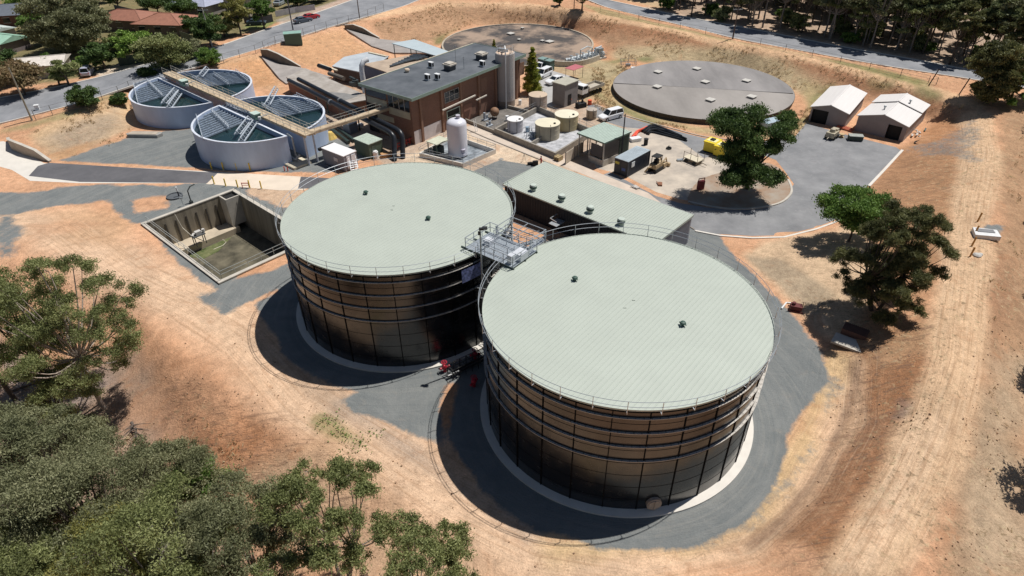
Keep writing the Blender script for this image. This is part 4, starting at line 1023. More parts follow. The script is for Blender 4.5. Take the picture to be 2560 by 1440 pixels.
# planter like concrete block on the apron
q = P(362, 342, 0); t = thing('concrete_block', 'long low grey concrete block lying on the gravel before the clarifiers', 'block', q, R(-4))
s = MB(); s.prism([(-3.2,0),(-2.6,1.1),(2.4,1.2),(3.1,.5),(2.6,-.5),(-2.8,-.5)], 0, .55); s.m = 1; s.box(-2.7,2.3,-.3,.8,.55,.62); s.build('block', [CONCG, mat('dusty block top', (.42,.36,.29), .9, 0, .2, 1)], t)
# ================================================================== BRICK BUILDING
def brickmat(name, c1, c2, mort):
    m = bpy.data.materials.new(name); m.use_nodes = True; n = m.node_tree.nodes; l = m.node_tree.links; b = n['Principled BSDF']; b.inputs['Roughness'].default_value = .9
    tc = n.new('ShaderNodeTexCoord'); sp = n.new('ShaderNodeSeparateXYZ'); cb = n.new('ShaderNodeCombineXYZ'); l.new(tc.outputs['Object'], sp.inputs[0])
    ad = n.new('ShaderNodeMath'); ad.operation = 'ADD'; l.new(sp.outputs[0], ad.inputs[0]); l.new(sp.outputs[1], ad.inputs[1]); l.new(ad.outputs[0], cb.inputs[0]); l.new(sp.outputs[2], cb.inputs[1])
    bk = n.new('ShaderNodeTexBrick'); bk.inputs['Scale'].default_value = 1; bk.inputs['Brick Width'].default_value = .24; bk.inputs['Row Height'].default_value = .086; bk.inputs['Mortar Size'].default_value = .008
    bk.inputs['Color1'].default_value = (*c1,1); bk.inputs['Color2'].default_value = (*c2,1); bk.inputs['Mortar'].default_value = (*mort,1); l.new(cb.outputs[0], bk.inputs['Vector'])
    no = n.new('ShaderNodeTexNoise'); no.inputs['Scale'].default_value = .5; no.inputs['Detail'].default_value = 5; l.new(tc.outputs['Object'], no.inputs[0])
    mx = n.new('ShaderNodeMix'); mx.data_type = 'RGBA'; mx.blend_type = 'MULTIPLY'; mx.inputs[0].default_value = .6; l.new(bk.outputs[0], mx.inputs[6]); l.new(no.outputs[0], mx.inputs[7])
    mx2 = n.new('ShaderNodeMix'); mx2.data_type = 'RGBA'; mx2.inputs[0].default_value = .5; l.new(bk.outputs[0], mx2.inputs[6]); l.new(mx.outputs[2], mx2.inputs[7]); l.new(mx2.outputs[2], b.inputs['Base Color'])
    return m
BRK = brickmat('red brown brick', (.30,.145,.095), (.23,.105,.07), (.25,.20,.16)); BRKP = brickmat('orange brown brick', (.35,.18,.115), (.28,.14,.09), (.28,.23,.18))
BH = 8.3; bo = (-16.26, 105.46); ba = R(51.8); BL, BW = 29.5, 11.2
bb = thing('brick_building', 'tall red brown brick building with flat slate grey roof and green fascia', 'building', bo, ba)
s = MB(); s.add([(0,0,0),(BL,0,0),(BL,0,BH-.4),(0,0,BH-.4),(0,BW,0),(BL,BW,0),(BL,BW,BH-.4),(0,BW,BH-.4)], [(0,1,2,3),(1,5,6,2),(5,4,7,6),(4,0,3,7)]); wl = s.build('wall', BRK, bb)
s = MB(); s.box(-.6,BL+.5,-.95,BW+.5,BH-.02,BH+.03); ro = s.build('roof', mat('slate grey membrane roof', (.075,.088,.105), .75, 0, .2, .25, .1, 6, None, (.12,.13,.145)), bb)
s = MB(); fa = mat('sage green fascia', (.24,.32,.27), .5, 0, .08, 2)
for x0,x1,y0,y1 in ((-.68,BL+.58,-1.03,-.951),(-.68,BL+.58,BW+.501,BW+.58),(-.68,-.601,-.95,BW+.5),(BL+.501,BL+.58,-.95,BW+.5)): s.box(x0,x1,y0,y1,BH-.42,BH+.10)
s.build('fascia', fa, bb); s = MB(); s.box(-.6,BL+.5,-.95,BW+.5,BH-.40,BH-.36); s.build('soffit', mat('soffit', (.12,.14,.13)), bb)
s = MB(); s.box(0,BL,BW+.55,BW+.75,BH-.1,BH+.16); s.build('rear_gutter', mat('cream gutter', (.55,.48,.38)), bb)
def wx(px, z=4, y=0): 
    best = min(range(0, 600), key=lambda i: abs(proj(bo[0]+math.cos(ba)*i*.05-math.sin(ba)*y, bo[1]+math.sin(ba)*i*.05+math.cos(ba)*y, z)[0]-px)); return best*.05
for px in (1052,1104,1151,1196,1238,1290):
    x = wx(px); s = MB(); s.box(x-.22, x+.22, -.30, -.002, 0, BH-.41); s.build('pilaster', BRKP, wl)
def pane(x0, x1, z0, z1, y=-.04, cols=3, rows=2, fm=None):
    s = MB(); s.box(x0, x1, y, -.003, z0, z1); o = s.build('window', GLASS, wl); s = MB(); fr = .07
    for i in range(cols+1): x = x0+(x1-x0)*i/cols; s.box(x-fr/2, x+fr/2, y-.05, y-.002, z0+fr/2, z1-fr/2)
    for j in range(rows+1): z = z0+(z1-z0)*j/rows; s.box(x0-fr/2, x1+fr/2, y-.055, y-.001, z-fr/2, z+fr/2)
    s.build('frame', fm or mat('pale window frame', (.45,.43,.40), .6), o); return o
pane(wx(1113), wx(1148), 4.9, 6.7, cols=3, rows=2); 
s = MB(); s.box(wx(1113), wx(1148), -.05, -.004, 3.9, 4.6); s.build('infill_panel', mat('terracotta infill', (.33,.16,.11), .8), wl)
s = MB(); x0, x1 = wx(1116), wx(1147); s.box(x0, x1, -.02, -.005, 0.02, 3.3); s.build('doorway', DARK, wl)
s = MB(); s.bar((x0-.1,-.1,3.35),(x1+.1,-.1,3.35),.14); s.bar((x0-.05,-.1,0),(x0-.05,-.1,3.3),.1); s.bar((x1+.05,-.1,0),(x1+.05,-.1,3.3),.1); s.bar((x0,-.15,2.2),(x1,-.15,2.2),.08); s.build('door_frame', mat('mint door frame', (.45,.55,.48), .6), wl)
s = MB(); s.bar((wx(1100),-.6,4.15),(wx(1182),-.6,4.35),.22); s.build('crane_rail', mat('pale beam paint', (.62,.57,.50), .6), bb)
s = MB(); s.bar((wx(1184),-.6,3.4),(wx(1210),-.6,3.5),.2); s.build('pipe_bracket', mat('pale beam paint', (.62,.57,.50), .6), bb)
s = MB(); s.box(.1, wx(1102)-.2, -.06, -.003, 0.0, 2.3); wp = s.build('rendered_panel', mat('whitewashed render', (.58,.53,.52), .85, 0, .12, .8), wl)
for px in (1070,): pass
s = MB(); s.box(wx(1158), wx(1178), -.05, -.004, .02, 3.1); s.build('roller_door', mat('brown roller door', (.26,.13,.09), .7, 0, .1, 2, 0, 20, None, None, (.2,.2,6)), wl)
for px in (1210, 1262, 1305):
    x = wx(px); s = MB(); s.box(x-.8, x+.8, -.05, -.004, 4.2, 6.6); s.build('brick_panel', BRKP, wl)
# short front wall (x = 0): glass strip, cream bands
def fpanel(y0, y1, z0, z1, m, nm, t_=.05): s = MB(); s.box(-t_, -.003, y0, y1, z0, z1); return s.build(nm, m, wl)
crm = mat('cream spandrel', (.50,.44,.31), .7, 0, .1, 1)
fpanel(.4, 5.4, 5.6, 7.7, GLASS, 'window'); fpanel(5.8, 10.8, 6.5, 7.7, GLASS, 'window'); fpanel(.4, 5.4, 4.3, 5.5, crm, 'spandrel', .08); fpanel(5.8, 10.8, 5.2, 6.3, crm, 'spandrel', .08)
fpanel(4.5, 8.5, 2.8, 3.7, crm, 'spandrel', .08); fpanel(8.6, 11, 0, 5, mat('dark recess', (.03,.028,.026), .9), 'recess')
s = MB()
for y in (1.5, 2.8, 4.1): s.box(-.12,-.055,y-.04,y+.04,5.6,7.7)
s.build('mullion', mat('pale window frame', (.45,.43,.40)), wl)
# roof plant on the brick building
def onroof(px, py): return P(px, py, BH+.05)
for px, py, lab in ((1125,174,'louvred roof vent nearest the middle of the slate roof'), (1204,148,'louvred roof vent near the silo on the slate roof')):
    q = onroof(px, py); t = thing('roof_vent', lab, 'roof vent', (*q, BH+.03), ba, 'louvred vents on the slate roof')
    s = MB(); s.box(-.75,.75,-.75,.75,0,.9); s.build('base', mat('dark louvre', (.07,.075,.08), .6), t); s = MB(); s.box(-.95,.95,-.95,.95,.9,1.12); s.box(-.7,.7,-.7,.7,1.12,1.3); s.build('cap', mat('weathered cap', (.48,.44,.38), .7, 0, .2, 3), t)
for px, py, lab in ((1069,200,'small cream air unit at the left of a pair on the slate roof'),(1094,199,'white air unit at the right of a pair on the slate roof'),(1078,169,'white air unit standing alone left of the louvred vent'),(1206,166,'white air unit nearest the silo')):
    q = onroof(px, py); t = thing('air_unit', lab, 'air conditioner', (*q, BH+.03), ba, 'air units on the slate roof')
    s = MB(); s.box(-.3,.3,-.5,.5,.12,1.05); s.box(-.25,.25,-.45,.45,0,.12); s.build('case', WHITE, t); s = MB(); s.box(-.32,-.303,-.4,.3,.25,.95); s.box(-.2,.2,-.52,-.503,.3,.9); s.build('grille', DARK, t)
q = onroof(1018, 180); t = thing('roof_cowl', 'rusty cream cowl at the rear edge of the slate roof', 'cowl', (*q, BH+.03), ba)
s = MB(); s.cyl(0,0,0,.35,.35,12); s.lathe([(.001,.7),(.4,.6),(.5,.4),(.3,.32)],n=12); s.build('cowl', mat('cream cowl', (.6,.48,.36), .7), t)
for px, py, h_ in ((1160,166,2.2),(1140,158,3.6)):
    q = onroof(px, py+6); t = thing('roof_mast', 'thin mast on the slate roof, %s' % ('shorter one' if h_ < 3 else 'taller one beside the louvred vent'), 'mast', (*q, BH+.03), 0)
    s = MB(); s.cyl(0,0,0,h_,.04,6); s.bar((-.3,0,h_-.2),(.3,0,h_-.2),.04); s.build('mast', GALVD, t)
# silo
sc_ = P(1264, 268, 0); scx, scy = sc_[0], sc_[1]+1.3; SR = 1.82; sh = hz(scx, scy, 131)
si = thing('silo', 'tall pale grey cylindrical silo standing against the brick building', 'silo', (scx, scy, 0))
sm_ = mat('pale warm grey silo paint', (.42,.39,.38), .55, 0, .08, .6, .1, 5)
s = MB(); s.smooth = True; s.lathe([(SR,1.2),(SR,sh),(SR-.06,sh),(.4,sh+.18),(.001,sh+.18)],n=40); s.build('body', sm_, si)
s = MB(); s.lathe([(SR,1.2),(SR,0),(SR-.1,0)],n=40); s.build('skirt', mat('brown silo skirt', (.25,.21,.18), .8, 0, .2, 1), si)
s = MB(); s.lathe([(.001,sh+.21),(SR-.2,sh+.05)],n=30); s.build('top_plate', mat('peach top plate', (.66,.50,.38), .8), si)
s = MB(); s.tube([(.1,-SR-.25,0),(.1,-SR-.25,sh+1.2),(.0,-SR+.5,sh+1.5),(-.2,-.5,sh+1.0)],.11,8); s.build('fill_pipe', WHITE, si)
s = MB(); s.cyl(-.2,-.3,sh+.1,sh+.8,.4,10); s.cyl(-.9,.3,sh+.1,sh+.7,.35,10); s.box(.2,.6,-.2,.2,sh+.1,sh+.6); s.build('filter_unit', GALV, si)
s = MB(); rx = 1.1; ry = -1.62
for dx in (-.2,.2): s.bar((rx+dx,ry,1.8),(rx+dx,ry,sh+.9),.05)
for k in range(30): z = 2+k*.3; s.bar((rx-.2,ry,z),(rx+.2,ry,z),.03)
for k in range(9): z = 3.2+k*.9; s.tube([(rx-.35,ry,z),(rx-.3,ry-.5,z),(rx,ry-.65,z),(rx+.3,ry-.5,z),(rx+.35,ry,z)],.02,4)
for d in ((-.3,-.5),(0,-.65),(.3,-.5)): s.bar((rx+d[0],ry+d[1],3),(rx+d[0],ry+d[1],10.4),.025)
railing(s, [(1.6*math.cos(R(a)),1.6*math.sin(R(a)),sh+.05) for a in range(0,360,45)], 1.0, 1.2, .02, True)
s.build('caged_ladder', GALV, si)
# white vertical tank and its bund
q = P(1145, 392, 0); wr = 1.62; wxx, wyy = q[0], q[1]+.6
wh = hz(wxx, wyy-wr*.2, 315); vt = thing('white_tank', 'tall white dome topped pressure tank in a small bund behind the farther big tank', 'tank', (wxx, wyy, .3))
s = MB(); s.smooth = True; s.lathe([(wr,.0),(wr,wh),(wr*.93,wh+.35),(wr*.72,wh+.62),(wr*.4,wh+.78),(.001,wh+.84)],n=40); s.build('shell', mat('lilac white gloss paint', (.68,.68,.74), .3, 0, .04, 1), vt)
s = MB(); s.cyl(.3,.1,wh+.7,wh+1.1,.3,12); s.cyl(.3,.1,wh+1.1,wh+1.35,.36,12); s.build('top_valve', mat('lilac grey fitting', (.5,.48,.55)), vt)
s = MB(); s.cyl(.9,-1.2,.9,1.3,.4,12); s.tube([(1.2,-1.3,.4),(.9,-1.6,.5),(.6,-1.5,1.)],.1,6); s.build('manway', mat('lilac grey fitting', (.5,.48,.55)), vt)
q0 = [P(*a, .0) for a in [(1158,420),(1049,393),(1130,345),(1240,384)]]
def bund(name, label, pts, h_, th, m, floor=None, cat='bund wall'):
    t = thing(name, label, cat, (pts[0][0], pts[0][1], 0)); s = MB(); n_ = len(pts)
    if sum(pts[i][0]*pts[(i+1)%n_][1]-pts[(i+1)%n_][0]*pts[i][1] for i in range(n_)) < 0: pts = pts[::-1]
    inn = []
    for i in range(n_):
        a, b_, c = Vector(pts[i-1]), Vector(pts[i]), Vector(pts[(i+1)%n_]); d1 = (b_-a).normalized(); d2 = (c-b_).normalized(); n1 = Vector((-d1.y, d1.x)); n2 = Vector((-d2.y, d2.x))
        k = (n1+n2); k = k/max(.3, k.dot(n1)); inn.append(b_+k*th)
    vs = [(x, y, -.2) for x, y in pts]+[(x, y, h_) for x, y in pts]+[(p.x, p.y, h_) for p in inn]+[(p.x, p.y, .0) for p in inn]
    s.add(vs, [(q*n_+k, q*n_+(k+1)%n_, (q+1)*n_+(k+1)%n_, (q+1)*n_+k) for k in range(n_) for q in range(3)]); s.build('wall', m, t, world=True)
    if floor: s = MB(); s.prism([tuple(p) for p in inn], -.1, .03, bottom=False); s.build('floor', floor, t, world=True)
    return t
tb = bund('tank_bund', 'low pale concrete bund with rails around the white dome topped tank', q0, .75, .22, CONCW, mat('wet blue grey bund floor', (.10,.13,.16), .35, 0, .5, .5, 0, 10, None, (.30,.33,.36)))
s = MB(); railing(s, [(x, y, .75) for x, y in q0], .9, 2.2, .02, True); s.build('handrail', GALVD, tb, world=True)
q = P(1097, 382, 0); t = thing('pump_shelter', 'small cream roofed shelter beside the white tank', 'shelter', q, R(50)); hh = 2.1
s = MB(); s.box(-1.5,1.5,-1.2,1.2,hh,hh+.12); s.build('roof', mat('pale cream green roof', (.55,.56,.44), .6), t)
s = MB(); [s.bar((x,y,0),(x,y,hh),.1) for x in (-1.3,1.3) for y in (-1.,1.)]; s.build('post', mat('green post', (.1,.15,.12)), t)
s = MB(); s.box(-.7,.7,-.6,.6,0,1.2); s.cyl(.2,.2,1.2,1.7,.3,8); s.build('pump', mat('dark pump', (.03,.05,.05), .5), t)
# ================================================================== BEHIND / LEFT OF THE BRICK BUILDING
def block(name, label, cat, px, z, z0, mtop, mwall, parts=('roof','wall'), over=0.):
    pts = [P(*q, z) for q in px]; c = (sum(p[0] for p in pts)/len(pts), sum(p[1] for p in pts)/len(pts))
    t = thing(name, label, cat, (c[0], c[1], z0)); s = MB(); s.prism(pts, z-.18, z); s.build(parts[0], mtop, t, world=True)
    k = 1-over; w2 = [(c[0]+(p[0]-c[0])*k, c[1]+(p[1]-c[1])*k) for p in pts]; s = MB(); s.prism(w2, z0, z-.181, top=False, bottom=False); s.build(parts[1], mwall, t, world=True)
    return t, pts
DK = mat('weathered deck concrete', (.34,.30,.26), .9, 0, .18, .5, .15, 8, None, (.40,.37,.34))
fg_, fpts = block('filter_gallery', 'low brick filter gallery with flat concrete roof deck left of the brick building', 'building', [(864,259),(934,246),(763,170),(715,193)], 3.1, 0, DK, BRK, over=.02)
s = MB(); a = [P(*q, 3.1) for q in [(860,232),(905,240),(862,255),(800,228)]]; s.prism([lerp(p, P(850,236,3.1), .15) for p in a], 3.105, 3.13, bottom=False); s.build('roof_patch', mat('grey roof patch', (.22,.215,.21), .9, 0, .2, 1), fg_, world=True)
block('clearwater_tank', 'low building with broad pale grey flat roof behind the filter gallery', 'building', [(830,165),(906,181),(938,166),(972,140),(922,129),(860,142)], 3.0, 0, mat('pale blue grey roof', (.40,.44,.48), .7, 0, .12, .4, 0, 10, None, (.45,.49,.52)), mat('dark brown grey wall', (.10,.085,.08), .8), over=.03)
block('slate_blue_block', 'slate blue rendered block directly behind the brick building', 'building', [(907,160),(986,187),(1100,155),(1022,138)], 4.6, 0, mat('sandy roof slab', (.42,.33,.25), .9, 0, .2, .6), mat('slate blue render', (.13,.17,.25), .8, 0, .15, .6))
s = MB()
for a_, b_, m_ in (((800,160),(842,175),0),((922,130),(966,140),0)):
    p, q = P(*a_, 3.2), P(*b_, 3.2); s.bar((*p, 3.1), (*q, 3.1), .5, .25)
tag(s.build('roof_beam', mat('cream parapet', (.62,.55,.42), .8)), 'cream parapet beams along the ends of the pale grey flat roof', 'beam')
# black pipe bundle lying on the block
t = thing('pipe_stack', 'bundle of long dark pipes lying on the block roof before the canopy', 'pipes', (*P(1015,158,4.7), 4.6)); s = MB()
for k in range(9):
    p = P(975+k*7, 166-k*3.5, 4.8); q = P(1020+k*9, 150-k*1.5+3, 4.8); s.tube([(*p, 4.85+.05*(k%2)), (*q, 4.85+.1*(k%3))], .20, 6)
s.build('pipe', mat('dark wet pipe', (.07,.085,.10), .35, 0, .3, 3), t, world=True)
# canopy
cz = 5.6; cp = [P(*q, cz) for q in [(979,108),(1122,148),(1160,142),(1036,98)]]
cn = thing('canopy', 'long pale blue grey canopy roof on thin posts behind the brick building', 'canopy', (*cp[0], 0))
s = MB(); s.prism(cp, cz-.15, cz); s.build('roof', mat('pale blue roof sheet', (.46,.53,.56), .5, 0, .06, 1), cn, world=True)
s = MB()
for f in (0, .33, .66, 1):
    for a, b_ in ((cp[0], cp[1]), (cp[3], cp[2])):
        p = lerp(lerp(a, b_, f), lerp(cp[0], cp[2], .5), .06); s.bar((*p, 0), (*p, cz-.15), .16)
s.build('post', mat('dark green post', (.05,.08,.07)), cn, world=True)
s = MB(); d0 = lerp(cp[3], cp[0], .2); d1 = lerp(cp[2], cp[1], .2)
for k in range(30): p = lerp(d0, d1, .08+k*.03); s.box(p[0]-.12, p[0]+.12, p[1]-.12, p[1]+.12, 1.5, 2.7)
s.prism([lerp(a, cp[(i+2)%4], .12) for i, a in enumerate(cp)], 0, 1.4); s.build('screen_wall', mat('banded cream screen', (.45,.36,.26), .8, 0, .3, 2), cn, world=True)
# white gooseneck duct
q = P(913, 232, 3.1); t = thing('vent_duct', 'thick white gooseneck vent duct standing at the corner of the brick building', 'vent duct', (q[0], q[1], 3.1))
s = MB(); s.smooth = True; s.tube([(0,0,0),(-.1,.1,4.0),(0,.2,5.0),(.4,.5,5.7),(1.1,1.0,5.9)], .48, 14); s.build('duct', mat('white duct paint', (.72,.73,.75), .4), t)
for px, py, L, lab in ((812,175,4.2,'short dark pipe length at the upper left of the filter gallery'), (842,196,5.0,'brown lagged pipe length lying beside the filter gallery roof')):
    q = P(px, py, 3.0); t = thing('pipe_length', lab, 'pipe', (*q, 3.2), R(-43)); s = MB(); s.tube([(-L/2,0,.3),(L/2,0,.3)], .42, 10); s.build('pipe', mat('brown grey lagging', (.14,.12,.10), .8) if px > 820 else BLACKP, t)
q = P(890, 214, 3.0); t = thing('blower', 'dark blower unit beside the white gooseneck duct', 'blower', (*q, 3.1), R(50)); s = MB(); s.cyl(0,0,0,1.0,.6,12); s.box(-1.2,-.3,-.5,.5,0,.8); s.tube([(0,0,1),(0,1.5,1.2)],.3,8); s.build('casing', mat('dark casing', (.04,.05,.05), .5), t)
# big black twin pipes
pz_ = 3.7
def bigpipe(px, label, rr=.42):
    pts = [(*P(a, b_, z), z) for a, b_, z in px]; t = thing('black_pipe', label, 'pipe', (*pts[0][:2], 0), 0, 'twin black pipes in front of the brick building')
    s = MB(); s.smooth = True; s.tube(pts, rr, 12); s.build('pipe', BLACKP, t, world=True)
    s = MB()
    for f in (.3, .62):
        i = 1; p = lerp(pts[0], pts[-4], f); s.bar((p[0], p[1], 0), (p[0], p[1], p[2]-.3), .2)
    s.build('support', mat('dark green post', (.05,.08,.07)), t, world=True)
    for f in (.45,):
        p = lerp(pts[0], pts[-4], f); q = lerp(pts[0], pts[-4], f+.012); s = MB(); s.tube([p, q], rr+.1, 12); s.build('flange', mat('grey flange', (.2,.21,.22), .5), t, world=True)
bigpipe([(722,201,3.7),(968,327,3.7),(978,334,3.6),(984,342,3.2),(986,352,2.6),(986,402,.0)], 'left one of the two big black pipes turning down beside the green shed')
bigpipe([(746,198,3.9),(992,324,3.9),(1000,330,3.8),(1004,338,3.4),(1006,348,2.8),(1007,396,.0)], 'right one of the two big black pipes, nearest the brick wall')
# green shed
def rectpx(A, B, D, z): a, b_, d = P(*A, z), P(*B, z), P(*D, z); an_ = ang(a, b_); L = dist(a, b_); W_ = -(d[0]-a[0])*math.sin(an_)+(d[1]-a[1])*math.cos(an_); return a, an_, L, W_
z = 2.6; a, an_, L, W_ = rectpx((921,361),(954,348),(882,347), z)
gs = thing('green_shed', 'small dark green shed with pale green roof in front of the black pipes', 'shed', (a[0], a[1], 0), an_)
s = MB(); s.box(-.1,L+.1,-.1,W_+.1,z-.08,z+.04); [s.box(-.1,L+.1,k*.3,k*.3+.06,z+.041,z+.07) for k in range(int(W_/.3))]; s.build('roof', mat('pale sage shed roof', (.47,.54,.47), .5), gs)
s = MB(); s.box(0,L,0,W_,0,z-.081); s.build('wall', mat('dark green cladding', (.085,.125,.09), .6, 0, .1, 2), gs)
s = MB(); s.box(.5,1.4,-.04,-.002,0.05,2.1); s.build('door', mat('darker green door', (.06,.09,.07), .5), gs)
q = P(940, 395, 0); t = thing('white_drum', 'white upright drum beside the green shed', 'drum', q); s = MB(); s.cyl(0,0,0,1.1,.45,14); s.cyl(0,0,1.1,1.25,.35,14); s.build('drum', WHITE, t)
# white container unit
z = 2.7; a, an_, L, W_ = rectpx((858,391),(891,377),(808,367), z)
wc = thing('dosing_container', 'white topped grey container unit beside the nearer clarifier', 'container', (a[0], a[1], 0), an_)
s = MB(); s.box(0,L,0,W_,z-.1,z); s.build('roof', mat('white roof panel', (.80,.79,.80), .4, 0, .05, 2), wc)
s = MB(); s.box(.05,L-.05,.05,W_-.05,.1,z-.101); s.build('wall', mat('grey container wall', (.23,.235,.27), .6, 0, .12, 2, 0, 20, None, None, (5,5,.3)), wc)
s = MB(); s.box(.2*L,.45*L,-.05,.045,.3,z-.3); s.box(.55*L,.85*L,-.05,.045,.3,z-.3); s.build('door', mat('white door leaf', (.7,.7,.73), .5), wc)
s = MB(); s.box(-.02,.049,.3*W_,.3*W_+.9,1.3,1.9); s.build('sign_plate', mat('pale sign plate', (.6,.62,.66), .5), wc)
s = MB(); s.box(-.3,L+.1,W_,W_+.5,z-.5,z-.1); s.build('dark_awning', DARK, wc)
q = P(885, 425, 0); t = thing('access_steps', 'white framed steps with handrails beside the container unit', 'steps', q, R(20))
s = MB()
for k in range(5): s.box(-.5,.5,-.3*k-.15,-.3*k+.15,1.2-.25*k,1.25-.25*k)
for x in (-.55,.55): s.bar((x,.3,1.2),(x,-1.6,0),.08,.2); s.bar((x,.3,2.3),(x,-1.6,1.1),.06); s.bar((x,.3,0),(x,.3,2.3),.06); s.bar((x,-1.6,0),(x,-1.6,1.1),.06)
s.build('steps', WHITE, t)
# ================================================================== CHEMICAL TANKS
def rtank(cx, cy, r, h_, label, c, ctop, name='chemical_tank', grp='round chemical tanks in the bund', hatch=True):
    t = thing(name, label, 'tank', (cx, cy, 0), 0, grp); s = MB(); s.smooth = True
    s.lathe([(r,0),(r,h_*.33),(r+.02,h_*.335),(r+.02,h_*.35),(r,h_*.355),(r,h_*.66),(r+.02,h_*.665),(r+.02,h_*.68),(r,h_*.685),(r,h_)],n=40); s.build('shell', mat('tank paint %.2f %.2f' % c[:2], c, .6, 0, .1, 1, .05, 8, None, None, (1,1,.3)), t)
    s = MB(); s.lathe([(r+.05,h_-.06),(r+.05,h_+.02),(.001,h_+.14)],n=40); s.build('lid', mat('lid paint %.2f %.2f' % ctop[:2], ctop, .6, 0, .06, 1), t)
    if hatch: s = MB(); s.cyl(r*.55,-r*.35,h_+.03,h_+.22,.2,10); s.build('hatch', DARK, t)
    s = MB(); s.tube([(r*.2,-r-.12,.1),(r*.2,-r-.12,h_-.2),(r*.2,-r*.8,h_+.2)],.05,6); s.tube([(-r*.7,-r*.85,.1),(-r*.7,-r*.85,h_)],.03,4); s.build('level_pipe', mat('dark small pipe', (.08,.07,.06)), t)
    return t
hy = hz(6.38, 108.31-2.12, 319)
rtank(.86, 111.24, 1.4, 2.2, 'small white chemical tank, leftmost in the concrete bund', (.52,.50,.52), (.78,.77,.76))
rtank(6.38, 108.31, 2.12, 2.6, 'cream chemical tank nearest the front corner of the bund', (.42,.37,.27), (.72,.66,.50))
rtank(9.93, 112.31, 2.07, 2.6, 'cream chemical tank with yellowish stained side, behind the front one', (.46,.38,.22), (.74,.69,.54))
rtank(5.25, 121.87, 1.73, 2.8, 'tan water tank without hatch standing between silo and pump house', (.40,.33,.28), (.56,.44,.33), 'water_tank', 'tan tanks behind the bund', False)
q = P(1479, 298, 0); rtank(q[0], q[1]+.5, .95, 1.7, 'small squat tan grey tank beside the parked wagon', (.36,.30,.23), (.42,.36,.30), 'water_tank', 'tan tanks behind the bund', False)
cb_ = [P(*a, 0) for a in [(1388,398),(1236,335),(1345,278),(1484,338)]]
cbd = bund('chemical_bund', 'grey concrete bund wall around the cream and white chemical tanks', cb_, 1.05, .3, mat('grimy bund concrete', (.30,.27,.23), .9, 0, .25, 1, .15, 8), mat('bund floor', (.30,.31,.33), .7, 0, .35, .7, 0, 10, None, (.48,.48,.50)))
s = MB(); a, b_ = lerp(cb_[0], cb_[1], .42), lerp(cb_[3], cb_[2], .42); s.bar((*a, .4), (*b_, .4), .25, .8); s.build('divider_wall', mat('grimy bund concrete', (.3,.27,.23)), cbd, world=True)
s = MB(); railing(s, [(x, y, 1.05) for x, y in (cb_[1], cb_[2], cb_[3])], .9, 1.8, .02); s.build('handrail', GALVD, cbd, world=True)
# silo yard bund with rusty ball tank
cb2 = [P(*a, 0) for a in [(1236,334),(1150,300),(1240,262),(1330,285)]]
bund('silo_bund', 'grey concrete kerb wall enclosing the silo foot and the rusty ball tank', cb2, .6, .25, mat('grimy bund concrete', (.30,.27,.23)), mat('dark yard slab', (.16,.145,.13), .9, 0, .4, .6))
q = P(1237, 296, 0); t = thing('ball_tank', 'rusty brown ball shaped tank in front of the silo', 'tank', q); s = MB(); s.smooth = True; s.ball((0,0,1.25), .85, 18, 10); s.build('sphere', mat('rusty brown', (.25,.14,.08), .7, 0, .3, 2), t)
s = MB(); [s.bar((.5*math.cos(R(a)),.5*math.sin(R(a)),0),(.6*math.cos(R(a)),.6*math.sin(R(a)),1.),.08) for a in (45,135,225,315)]; s.build('leg', DARK, t)
random.seed(4)
for (px, py, lab) in ((1215,300,'tall blue grey cylinder rack left of the rusty ball tank'),(1222,316,'small white pump set left of the white chemical tank')):
    q = P(px, py, 0); t = thing('pump_skid', lab, 'pump skid', q, R(50)); s = MB()
    s.box(-.8,.8,-.4,.4,0,.25); s.cyl(-.4,0,.25,1.5 if px < 1220 else .8,.22,8); s.cyl(.3,0,.25,.9,.2,8); s.tube([(.3,0,.9),(.8,0,1.1),(1.3,.3,.5)],.06,5); s.build('pumps', mat('skid paint', (.35,.38,.42), .5), t)
# pipework tangle between tanks
t = thing('dosing_pipework', 'tangle of thin grey dosing pipes between the white and cream tanks', 'pipework', (3.4, 109.2, 0)); s = MB(); random.seed(9)
for k in range(14):
    x, y = random.uniform(-1.2,1.), random.uniform(-2.,1.8); z1 = random.uniform(.5,1.5)
    s.tube([(x,y,.05),(x,y,z1),(x+random.uniform(-.8,.8),y+random.uniform(-.8,.8),z1)], random.uniform(.03,.07), 5)
for k in range(4): x, y = random.uniform(-1,1), random.uniform(-1.5,1.5); s.box(x-.25,x+.25,y-.2,y+.2,.05,.7)
s.build('pipes', mat('dosing pipe grey', (.38,.42,.46), .45), t)
t = thing('pallet_stack', 'yellowish timber pallets and hose outside the corner of the chemical bund', 'pallets', P(1396,400,0), R(50)); s = MB()
for k in range(5): s.box(-.6,.6,-.5,.5,.15*k,.15*k+.05); [s.box(-.6,.6,-.5+.45*j,-.4+.45*j,.15*k+.05,.15*k+.15) for j in range(3)]
s.build('pallet', mat('weathered timber', (.38,.29,.16), .85, 0, .3, 3), t)
